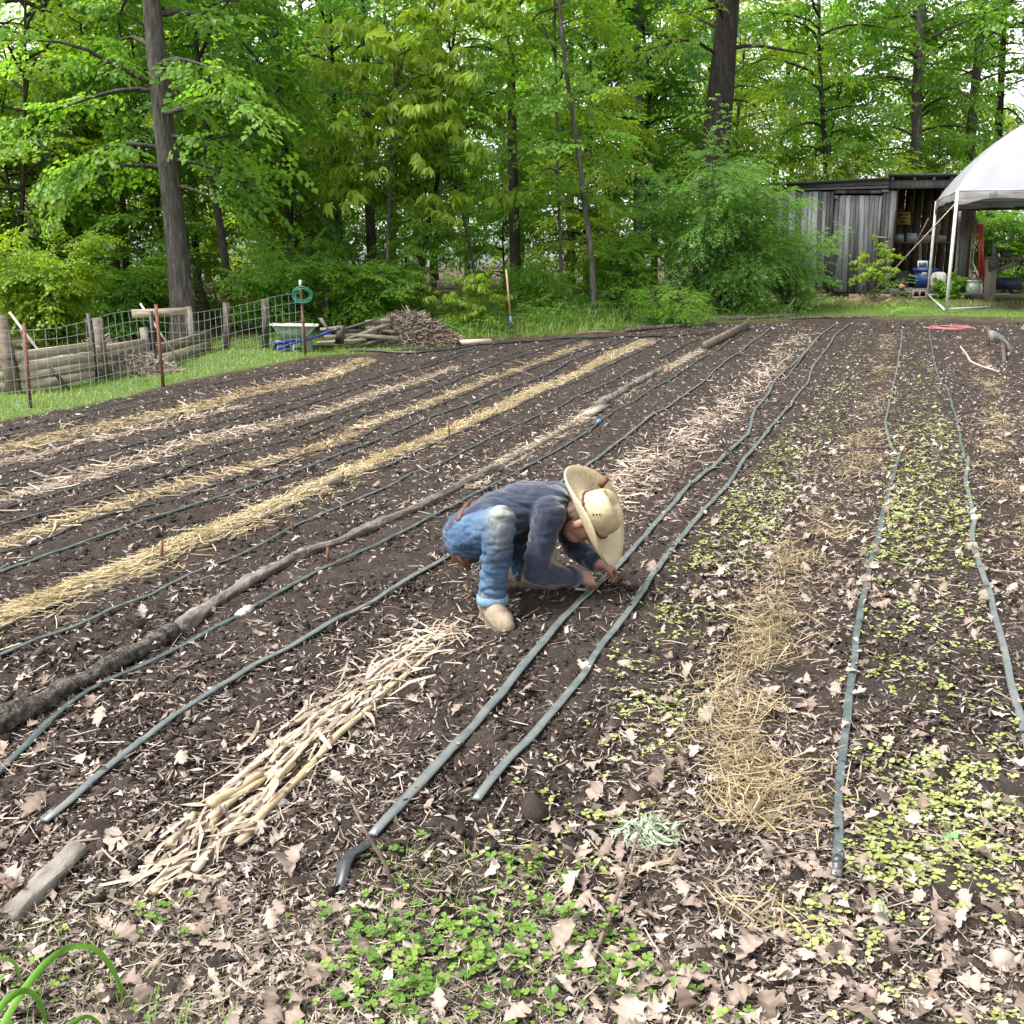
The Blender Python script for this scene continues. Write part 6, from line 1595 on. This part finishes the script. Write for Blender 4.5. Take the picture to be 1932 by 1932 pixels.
# small printed care mark on the front valance
p = FL + fv * .62 - lv * .012; pz = zt - .13; w_ = .10
for (a, b_, c_, d_) in ((0, .10, 0, .008), (0, .10, .055, .063), (0, .006, 0, .063), (.094, .10, 0, .063), (.01, .09, .03, .036)):
    q = [p + fv * (a * 1.5) - lv * .022 + Vector((0, 0, pz - p.z + c_)), p + fv * (b_ * 1.5) - lv * .022 + Vector((0, 0, pz - p.z + c_)), p + fv * (b_ * 1.5) - lv * .022 + Vector((0, 0, pz - p.z + d_)), p + fv * (a * 1.5) - lv * .022 + Vector((0, 0, pz - p.z + d_))]
    part('printed_mark', quad_plate(q, .004, -lv), M_galv, can, sub=val)
for c_ in corners:
    g = Vector((c_.x, c_.y, HZ(c_.x, c_.y))); part('leg', tube([g, g + Vector((0, 0, 1.0)), Vector((c_.x + .0, c_.y, zt - .02))], .036, 10), M_pole, can, True)
hz = Vector((0, 0, .14))
def bar(a, b_, r=.026, nm='bottom_bar'): part(nm, tube([a, b_], r, 8), M_pole, can, True)
bar(FL + hz * .3, BL + hz * .6); bar(BL + hz * .6, BL + fv * 1.9 + Vector((0, 0, .12))); bar(FL + hz * .6, FL + lv * 1.6 + fv * 1.1 + hz * .6, .02)
for (a, b_) in ((FL, FL + fv * LW), (FL + lv * LD, FL + lv * LD + fv * LW), (FL, FL + lv * LD)): bar(Vector((a.x, a.y, zt - .03)), Vector((b_.x, b_.y, zt - .03)), .02, 'eave_bar')
# guy rope from the canopy corner to a peg by the mound
a = Vector((FL.x, FL.y, zf + .03)); b_ = GV(1429.7 + .26 * 800, 231.8 + .26 * 1268)
gr = thing('guy_rope', 'pale guy rope slanting from the canopy corner down to the ground before the shed', 'rope', b_)
part('rope', tube([a, a.lerp(b_, .35), a.lerp(b_, .7), b_], .012, 6), pmat('rope', [(.3, (.35, .31, .25)), (.7, (.55, .50, .43))], (30, 30, 30), rough=.9), gr)
part('pole', tube([a.lerp(b_, .72), b_], .026, 8), M_oldwood, gr)
# leaning stick at the left of the shed
b_ = GV(1429.7 + .26 * 185, 231.8 + .26 * 1388); a = P(1429.7 + .26 * 268, 231.8 + .26 * 1275, b_.y + .3); single('stick', tube([b_, a], .022, 6), M_oldwood, 'pale stick leaning out of the weeds before the shed', 'stick', tuple(b_))
# ------------------------------------------------------------------ person
def capsule(mb, pts, rad, n=14, flat=1.0):
    pts = [np.array(p[:], float) for p in pts]; rad = list(rad)
    # round both ends
    d0 = pts[0] - pts[1]; d0 /= np.linalg.norm(d0); d1 = pts[-1] - pts[-2]; d1 /= np.linalg.norm(d1)
    P_, R_ = [], []
    for a in (82, 60, 35, 15): P_.append(pts[0] + d0 * rad[0] * math.sin(math.radians(a))); R_.append(rad[0] * math.cos(math.radians(a)))
    P_ += pts; R_ += rad
    for a in (15, 35, 60, 82): P_.append(pts[-1] + d1 * rad[-1] * math.sin(math.radians(a))); R_.append(rad[-1] * math.cos(math.radians(a)))
    mb.add(*tube(P_, R_, n, True, flat))
def ellips(mb, c, ax, h):
    V, F = ico(3, 0, 0.0); V = (V * np.array(h)) @ np.array([a[:] for a in ax]) + np.array(c[:]); mb.add(V, F)
def remesh(mb, voxel, smooth_it=4):
    me = mb.mesh('tmp'); o = bpy.data.objects.new('tmp', me); COL.objects.link(o)
    md = o.modifiers.new('r', 'REMESH'); md.mode = 'VOXEL'; md.voxel_size = voxel
    if smooth_it: ms = o.modifiers.new('s', 'SMOOTH'); ms.factor = .5; ms.iterations = smooth_it
    dg = bpy.context.evaluated_depsgraph_get(); ev = o.evaluated_get(dg); m2 = ev.to_mesh()
    V = np.zeros(len(m2.vertices) * 3); m2.vertices.foreach_get('co', V); V = V.reshape(-1, 3)
    N_ = np.zeros(len(m2.vertices) * 3); m2.vertex_normals.foreach_get('vector', N_); N_ = N_.reshape(-1, 3)
    F = np.array([tuple(p.vertices) if len(p.vertices) == 4 else tuple(p.vertices) + (p.vertices[-1],) for p in m2.polygons])
    F4 = F[F[:, 2] != F[:, 3]]; F3 = F[F[:, 2] == F[:, 3]][:, :3]
    ev.to_mesh_clear(); bpy.data.objects.remove(o); bpy.data.meshes.remove(me)
    return V, [f for f in (F4, F3) if len(f)], N_
def n3(V, f, seed):
    return (vnoise(V[:, 0] * f[0] + V[:, 2] * f[2] * .7, V[:, 1] * f[1] + V[:, 2] * f[2], seed) + vnoise(V[:, 1] * f[1] - V[:, 0] * f[0] * .6, V[:, 2] * f[2] + 3, seed + 1)) - 1.0
YN, YF = GV(935, 1176).y, GV(1012, 1108).y
YH = GV(1138, 1120).y + .02
print('person depths', YN, YF, YH, GV(935, 1176), GV(1012, 1108), GV(1138, 1120))
J = {}
J['pelvis'] = P(893, 1008, YN + .30); J['hipR'] = P(893, 1014, YN + .20); J['hipL'] = P(900, 1000, YN + .42)
J['kneeR'] = P(944, 980, YN - .06); J['ankR'] = P(929, 1125, YN + .02); J['heelR'] = GV(918, 1140); J['toeR'] = GV(955, 1174)
J['kneeL'] = P(985, 1015, YF - .02); J['ankL'] = P(988, 1080, YF + .02); J['heelL'] = GV(985, 1106); J['toeL'] = GV(1040, 1110)
J['waist'] = P(930, 975, YN + .30); J['chest'] = P(990, 953, YN + .30); J['upper'] = P(1045, 948, YN + .30)
J['shR'] = P(1036, 968, YN + .12); J['elR'] = P(1008, 1082, YN + .10); J['wrR'] = P(1092, 1090, YH - .10); 
J['shL'] = P(1056, 955, YN + .47); J['elL'] = P(1085, 1035, YN + .50); J['wrL'] = P(1128, 1063, YH + .03)
J['neck'] = P(1075, 958, YN + .30); J['head'] = P(1102, 978, YN + .26)
pg = Vector((J['pelvis'].x, J['pelvis'].y, HZ(J['pelvis'].x, J['pelvis'].y)))
person = thing('person', 'person in blue shirt, jeans and straw hat crouching over a drip tape', 'person', pg)
M_skin = pmat('skin', [(.3, (.24, .12, .083)), (.7, (.36, .20, .145))], (25, 25, 25), rough=.55, spec=.35)
M_shirt = pmat('denim_shirt', [(.25, (.013, .017, .030)), (.5, (.022, .028, .047)), (.75, (.042, .051, .076))], (9, 9, 9), detail=6, rough=.9, sheen=.3, bump=.35, bscale=(420, 420, 420), bdist=.002, spec=.1)
M_boot = pmat('tan_boot', [(.25, (.08, .06, .042)), (.5, (.165, .13, .093)), (.75, (.25, .205, .155))], (16, 16, 16), detail=7, rough=.85, bump=.2, bdist=.004)
M_sole = pmat('boot_sole', [(.3, (.05, .035, .025)), (.7, (.12, .09, .065))], (16, 16, 16), rough=.9)
M_hair = pmat('brown_hair', [(.3, (.03, .018, .010)), (.7, (.08, .05, .03))], (60, 60, 8), rough=.6)
M_leather = pmat('brown_leather', [(.3, (.06, .025, .015)), (.7, (.15, .065, .04))], (16, 16, 16), rough=.6)
def jeans_mat():
    m = pmat('blue_jeans', [(.2, (.020, .041, .078)), (.5, (.046, .084, .140)), (.8, (.105, .165, .235))], (7, 7, 7), detail=7, rough=.85, bump=.35, bscale=(380, 380, 380), bdist=.002, attr='rnd', amix=.55, spec=.15)
    N, L = m.node_tree.nodes, m.node_tree.links
    b = [x for x in N if x.type == 'BSDF_PRINCIPLED'][0]; src = b.inputs['Base Color'].links[0].from_socket
    at = N.new('ShaderNodeAttribute'); at.attribute_name = 'worn'; mx = N.new('ShaderNodeMix'); mx.data_type = 'RGBA'
    L.new(at.outputs['Fac'], mx.inputs[0]); L.new(src, mx.inputs[6]); mx.inputs[7].default_value = (.24, .235, .195, 1); L.new(mx.outputs[2], b.inputs['Base Color']); return m
M_jeans = jeans_mat()

# hands: palm, five fingers pinching a bit of soil
def hand(mb, wrist, fdir, palm_n, thumb_s, curl, size=1.0):
    """fdir: towards the knuckles, palm_n: out of the palm, thumb_s: thumb side"""
    f = fdir.normalized(); s = (thumb_s - f * thumb_s.dot(f)).normalized(); pn = f.cross(s).normalized()
    if pn.dot(palm_n) < 0: pn = -pn
    k = size
    kn = wrist + f * .085 * k
    for i, o in enumerate((.030, .010, -.010, -.029)):
        capsule(mb, [wrist + f * .012 + s * o * .55, wrist + f * .05 * k + s * o * .9 - pn * .004, kn + s * o - pn * .006], (.0165, .0155, .0125), 10)
    for i, (o, L1) in enumerate(((.031, .042), (.0105, .047), (-.0105, .044), (-.030, .034))):
        a = kn + s * o - pn * .006; c0 = curl * (1 + .10 * i)
        d = f; p = [a]
        for L_, c in ((L1, c0 * .75), (L1 * .66, c0 * 1.75), (L1 * .5, c0 * 2.35)):
            d = (f * math.cos(c) + pn * math.sin(c)).normalized(); p.append(p[-1] + d * L_ * k)
        capsule(mb, p, (.0102 * k, .0095 * k, .0086 * k, .0072 * k), 9)
    tb = wrist + f * .028 + s * .026
    capsule(mb, [wrist + f * .02 + s * .012, tb + s * .008 + f * .012, tb + s * .016 + f * .040 + pn * .018, tb + s * .010 + f * .066 + pn * .034, tb + s * .002 + f * .084 + pn * .044], (.016, .0145, .0118, .0105, .0082), 9)
mb = MB()
# hidden core of the body, one continuous surface with neck, head, arms and hands
capsule(mb, [J['pelvis'], J['waist'], J['chest'], J['upper']], (.085, .08, .08, .07))
ha = (Vector((.82, -.36, .44))).normalized()                       # crown of the head points this way
hf = (Vector((.55, -.10, -1.0)) - ha * Vector((.55, -.10, -1.0)).dot(ha)).normalized(); hs = ha.cross(hf)
hat_c = P(1119, 973, YN + .17)
hc = hat_c - ha * .034
capsule(mb, [J['upper'], J['neck'], hc - ha * .06 - hf * .02], (.065, .055, .05))
ellips(mb, hc, (hf, hs, ha), (.098, .078, .115))
ellips(mb, hc - ha * .075 + hf * .028, (hf, hs, ha), (.062, .055, .055))         # jaw
ellips(mb, hc - ha * .022 + hf * .102, (hf, hs, ha), (.018, .013, .024))         # nose
for s in (-1, 1):
    ellips(mb, hc - ha * .012 + hs * .08 * s - hf * .005, (hf, hs, ha), (.018, .010, .032))
    ellips(mb, hc + ha * .012 + hf * .088 + hs * .032 * s, (hf, hs, ha), (.012, .016, .007))
ellips(mb, hc - ha * .062 + hf * .090, (hf, hs, ha), (.010, .024, .006))         # lips
for s in 'RL':
    capsule(mb, [J['sh' + s], J['sh' + s].lerp(J['el' + s], .5), J['el' + s]], (.055, .045, .038))
    capsule(mb, [J['el' + s], J['el' + s].lerp(J['wr' + s], .4), J['wr' + s]], (.038, .037, .027))
    capsule(mb, [J['upper'], J['sh' + s]], (.06, .05))
    capsule(mb, [J['hip' + s], J['knee' + s]], (.075, .052)); capsule(mb, [J['knee' + s], J['ank' + s]], (.05, .035)); capsule(mb, [J['pelvis'], J['hip' + s]], (.09, .08))
tR = P(1150, 1114, YH); tL = P(1158, 1096, YH + .10)
hand(mb, J['wrR'], (P(1128, 1096, YH) - J['wrR']), Vector((.2, .3, -1)), Vector((.1, .7, .25)), .62, 1.08)
hand(mb, J['wrL'], (P(1165, 1072, YH + .12) - J['wrL']), Vector((-.1, -.35, -1)), Vector((.15, -.8, -.15)), .66, 1.0)
V, F, N_ = remesh(mb, .0042, 3)
me = mesh_np('body', V - np.array(pg), F, np.full(len(V), .5), True)
obj('body', me, M_skin, person)
# hair under the hat
mb = MB(); ellips(mb, hc + ha * .012 - hf * .012, (hf, hs, ha), (.090, .080, .098)); ellips(mb, hc - ha * .045 - hf * .05, (hf, hs, ha), (.055, .074, .07))
V, F, N_ = remesh(mb, .006, 2); V = V + N_ * (.004 * n3(V, (90, 90, 90), 5))[:, None]
obj('hair', mesh_np('hair', V - np.array(pg), F, np.full(len(V), .5), True), M_hair, person)
# shirt
mb = MB()
side = (J['shL'] - J['shR']).normalized()
for o, k in ((-.075, .92), (0, 1.0), (.075, .92)):
    capsule(mb, [J['pelvis'] + side * o - Vector((.02, 0, -.01)), J['waist'] + side * o, J['chest'] + side * o * 1.15, J['upper'] + side * o * 1.1], (.112 * k, .110 * k, .122 * k, .10 * k), 16)
capsule(mb, [J['shR'] + side * .03, J['upper'], J['shL'] - side * .03], (.078, .088, .078), 16)
capsule(mb, [J['upper'], J['neck'], J['neck'].lerp(hc, .45)], (.09, .078, .066), 14)
capsule(mb, [J['chest'] - Vector((.0, 0, .09)), J['waist'] - Vector((-.03, 0, .09)), J['upper'] - Vector((-.01, 0, .08))], (.09, .08, .07), 14)
for s in 'RL':
    capsule(mb, [J['sh' + s], J['sh' + s].lerp(J['el' + s], .35), J['sh' + s].lerp(J['el' + s], .75), J['el' + s]], (.078, .070, .063, .056), 14)
    e, w = J['el' + s], J['wr' + s]; capsule(mb, [e, e.lerp(w, .3), e.lerp(w, .62), e.lerp(w, .80)], (.057, .056, .050, .046), 14)
V, F, N_ = remesh(mb, .0062, 6)
def folds(V, N_, amp, dirs, seed):
    d = np.zeros(len(V))
    for (dx, dy, dz, f, a) in dirs:
        t = V @ np.array((dx, dy, dz)); w = n3(V, (5, 5, 5), seed); d += a * np.sin(t * f + 5 * w + seed) * (.5 + .5 * n3(V, (7, 7, 7), seed + 4))
    d *= .35
    for (fx, fy, fz, a) in ((9, 9, 26, 1.0), (24, 10, 12, .8), (16, 30, 40, .6)):          # sharp creases between soft pillows of cloth
        w = n3(V, (6, 6, 6), seed + 13) * .25
        q = V + np.stack([w, w, w], 1) * .25
        d += a * (np.abs(n3(q, (fx, fy, fz), seed + int(fx))) ** .6 * 1.7 - .9)
    return V + N_ * (amp * d)[:, None]
V = folds(V, N_, .0062, ((1, .2, .5, 70, 1), (.2, 1, -.8, 55, .8)), 3)
obj('shirt', mesh_np('shirt', V - np.array(pg), F, np.full(len(V), .5), True), M_shirt, person)
# seams and cuffs
for s in 'RL':
    e, w = J['el' + s], J['wr' + s]; d = (w - e).normalized(); c = e.lerp(w, .84)
    part('cuff', tube([c - d * .030, c - d * .028, c + d * .026, c + d * .030, c + d * .018], (.040, .0485, .0465, .0435, .036), 18, False), M_shirt, person, True)
# jeans
mb = MB()
capsule(mb, [J['hipR'] - Vector((.015, 0, 0)), J['pelvis'] - Vector((.02, 0, .01)), J['hipL'] - Vector((.01, 0, 0))], (.115, .128, .115), 16)
capsule(mb, [J['pelvis'], J['waist']], (.125, .10), 16)
for s in 'RL':
    h, k, a = J['hip' + s], J['knee' + s], J['ank' + s]
    capsule(mb, [h, h.lerp(k, .4), h.lerp(k, .8), k], (.108, .098, .080, .066), 16)
    capsule(mb, [k, k.lerp(a, .3), k.lerp(a, .65), a], (.068, .071, .067, .062), 16)
    capsule(mb, [h.lerp(k, .75) - Vector((0, 0, .045)), k.lerp(a, .32) + (h - k).normalized() * .03], (.066, .062), 12)
V, F, N_ = remesh(mb, .006, 5)
V = folds(V, N_, .0075, ((.3, .3, 1, 60, 1), (1, .2, -.6, 50, .7)), 21)
cutz = J['ankR'].z - .012
# frayed hem: flatten whatever hangs below the ankle
for s in 'RL':
    a = J['ank' + s]; near_a = np.linalg.norm(V - np.array(a), axis=1) < .16; zz = a.z - .03 + .006 * np.sin(40 * V[:, 0] + 30 * V[:, 1])
    V[:, 2] = np.where(near_a & (V[:, 2] < zz), zz, V[:, 2])
kn = J['kneeR'] + Vector((0, -.05, .05)); worn = np.exp(-(np.linalg.norm((V - np.array(kn)) * np.array((1, 1, .8)), axis=1) / .075) ** 2) * .9
kn = J['kneeR'] + Vector((.0, -.06, -.06)); worn = np.maximum(worn, .45 * np.exp(-(np.linalg.norm((V - np.array(kn)) * np.array((1, 1, .6)), axis=1) / .06) ** 2))
R = np.clip(.45 + .5 * n3(V, (9, 9, 6), 31), 0, 1)
obj('jeans', mesh_np('jeans', V - np.array(pg), F, smooth=True, attrs={'rnd': R, 'worn': np.clip(worn * (1 + .3 * n3(V, (40, 40, 40), 8)), 0, 1)}), M_jeans, person)
# rolled hem band and side seam
a = J['ankR']; part('hem', tube([a + Vector((0, 0, .005)), a + Vector((0, 0, .004)), a - Vector((0, 0, .030)), a - Vector((0, 0, .034))], (.058, .0695, .0705, .06), 20, False), pmat('hem_denim', [(.3, (.06, .11, .18)), (.7, (.17, .24, .31))], (30, 30, 9), rough=.85), person, True)
# belt with tool pouch at the hip
b0 = J['pelvis']; pch = P(864, 1010, YN + .16)
part('belt_pouch', beam(pch, P(872, 1062, YN + .17), .09, .035, (-.6, -.8, 0), jit=.004), M_leather, person)
part('belt', tube([P(866, 985, YN + .16), P(872, 972, YN + .20), P(880, 958, YN + .30), P(888, 952, YN + .42)], .014, 8, True, 1.6), M_leather, person, True)
part('tool_sheath', tube([P(858, 1030, YN + .15), P(866, 1050, YN + .15), P(884, 1072, YN + .16)], (.012, .02, .024), 8, True, .6), M_leather, person, True)
# boots
def boot(s, heel, toe, ank):
    f = (toe - heel); f.z = 0; Lf = f.length; f.normalize(); sd = Vector((-f.y, f.x, 0)); gz = min(heel.z, toe.z) + .004; L_ = .285
    h0 = Vector((ank.x, ank.y, gz)) - f * .07
    mb = MB()
    capsule(mb, [h0 + Vector((0, 0, .055)), h0 + f * .06 + Vector((0, 0, .06)), h0 + f * .14 + Vector((0, 0, .048)), h0 + f * .215 + Vector((0, 0, .038)), h0 + f * .25 + Vector((0, 0, .034))], (.045, .049, .050, .049, .040), 14)
    capsule(mb, [ank + Vector((0, 0, .02)), h0 + f * .055 + Vector((0, 0, .10)), h0 + f * .05 + Vector((0, 0, .05))], (.060, .056, .048), 14)
    capsule(mb, [h0 + f * .07 + Vector((0, 0, .085)), h0 + f * .17 + Vector((0, 0, .052))], (.040, .036), 12)
    V, F, N_ = remesh(mb, .005, 4); V[:, 2] = np.maximum(V[:, 2], gz + .012)
    t = (V - np.array(h0)) @ np.array(f[:]); V = V + N_ * (.003 * np.sin(t * 160) * np.exp(-((t - .12) / .05) ** 2) + .0015 * n3(V, (40, 40, 40), 3))[:, None]
    V = V + 0
    b = obj('boot', mesh_np('boot', V - np.array(pg), F, np.full(len(V), .5), True), M_boot, person)
    out = []
    for (x_, w_) in ((-.035, .022), (-.01, .036), (.05, .038), (.12, .044), (.19, .047), (.235, .040), (.268, .022)): out.append((x_, w_))
    ring_ = [h0 + f * x_ + sd * w_ for x_, w_ in out] + [h0 + f * x_ - sd * w_ for x_, w_ in out[::-1]]
    m = len(ring_); VV = np.array([(p.x, p.y, gz - .003) for p in ring_] + [(p.x, p.y, gz + .018) for p in ring_]); FF = np.array([(i, (i + 1) % m, m + (i + 1) % m, m + i) for i in range(m)])
    c0 = len(VV); VV = np.vstack([VV, (h0.x + f.x * .1, h0.y + f.y * .1, gz + .018)]); T_ = np.array([(c0, m + i, m + (i + 1) % m) for i in range(m)])
    obj('sole', mesh_np('sole', VV - np.array(pg), [FF, T_], np.full(len(VV), .5)), M_sole, b)
boot('R', J['heelR'], J['toeR'], J['ankR'] - Vector((0, 0, .02)))
boot('L', J['heelL'], J['toeL'], J['ankL'])
# straw hat
M_hat = pmat('straw_hat', [(.25, (.21, .155, .08)), (.5, (.37, .30, .18)), (.75, (.48, .41, .285))], (70, 70, 70), detail=4, rough=.75, bump=.5, bscale=(260, 260, 260), bdist=.003, attr='rnd', amix=.5)
n = 64; prof = [(.228, .012), (.226, .018), (.20, .004), (.16, -.004), (.125, -.004), (.104, .002), (.100, .016), (.0985, .035), (.096, .06), (.092, .085), (.082, .108), (.064, .120), (.04, .122), (.015, .116), (.0005, .112)]
inner_ = [(.226, .008), (.20, -.002), (.16, -.010), (.12, -.011), (.098, -.004), (.092, .03), (.088, .08), (.06, .110), (.0005, .106)]
VV = []; RR = []
tot = inner_[::-1] + prof
for (r, z) in tot:
    for j in range(n):
        a = j * 2 * math.pi / n; oval = 1 + .07 * math.cos(2 * a)
        rr_ = r * oval; zz = z
        br = max(0, (r - .10) / .128)
        zz += br ** 2 * (.050 * (math.sin(a) ** 2) - .018 * math.cos(a) ** 2) + .006 * br * math.sin(3 * a + 1)      # sides curl up, front and back dip
        if z > .05:                                                                                                # pinched crown
            k = (z - .05) / .07; zz -= .030 * k * math.exp(-((rr_ * math.sin(a)) / .022) ** 2) * (1 if r < .075 else .4); rr_ *= 1 - .16 * k * math.exp(-((a - math.pi * .32 if a < math.pi else 2 * math.pi - a - math.pi * .32) / .45) ** 2)
        VV.append((rr_ * math.cos(a), rr_ * math.sin(a), zz)); RR.append(.62 + .12 * math.sin(a * 2) - (.40 if z > .075 else 0) * (1 - r / .1 if r < .1 else 0) + rng.normal(0, .05))
FF = [(i * n + j, i * n + (j + 1) % n, (i + 1) * n + (j + 1) % n, (i + 1) * n + j) for i in range(len(tot) - 1) for j in range(n)]
R3 = np.array([hf[:], hs[:], ha[:]])
VV = np.array(VV) @ R3 + np.array(hat_c)
hat = obj('hat', mesh_np('hat', VV - np.array(pg), np.array(FF), np.clip(RR, 0, 1), True), M_hat, person)
# braided band, knot and eyelets
a = np.linspace(0, 2 * math.pi, 60); q = np.stack([(.1025 * (1 + .07 * np.cos(2 * a))) * np.cos(a), (.1025 * (1 + .07 * np.cos(2 * a))) * np.sin(a), .012 + .0025 * np.sin(a * 38)], 1) @ R3 + np.array(hat_c)
part('hat_band', tube(q, .0055 * (1 + .25 * np.cos(a * 38)), 6, False), M_leather, person, True, sub=hat)
def hp(r, ang, z): return hat_c + hf * (r * math.cos(ang)) + hs * (r * math.sin(ang)) + ha * z
for k, z in enumerate((.042, .056, .070)):
    best = None
    for s_ in np.linspace(0, 6.28, 60):
        p = hp(.098, s_, z)
        v = (Vector((0, 0, CAM_H)) - p).normalized().dot((p - hat_c - ha * z).normalized()); best = max(best or (-9, 0), (v, s_))
    p = hp(.0995 * (1 + .07 * math.cos(2 * best[1] + .2)), best[1] + .05 * k, z); V, F = ico(1, 0, 0); part('eyelet', (V * .0042 + np.array(p), F), M_darkmetal, person, True, sub=hat)
p = hp(.11, 2.4, .02); part('hat_cord', tube([p, hp(.135, 2.5, .018), hp(.165, 2.35, .022)], .0035, 5), M_leather, person, sub=hat)
p = P(1132, 918, YN + .26); part('hat_strap', beam(p, p + ha * .035 + Vector((0, 0, .03)), .03, .012, (0, 1, 0), jit=.003), M_leather, person, sub=hat)
# white knife handle by the near hand
a, b_ = P(1086, 1111, YH - .02), P(1112, 1114, YH); a.z = max(a.z, HZ(a.x, a.y) + .012); b_.z = max(b_.z, HZ(b_.x, b_.y) + .012)
single('planting_tool', tube([a, a.lerp(b_, .5), b_, b_ + (b_ - a) * .3], (.006, .009, .008, .003), 8, True, .7), M_white, 'white-handled hand tool by the near hand of the crouching person', 'tool', tuple(a), None, True)
print('TRIS', sum(sum(len(p.vertices) - 2 for p in m.polygons) if len(m.polygons) < 2000 else (len(m.loops) - 2 * len(m.polygons)) for m in bpy.data.meshes))
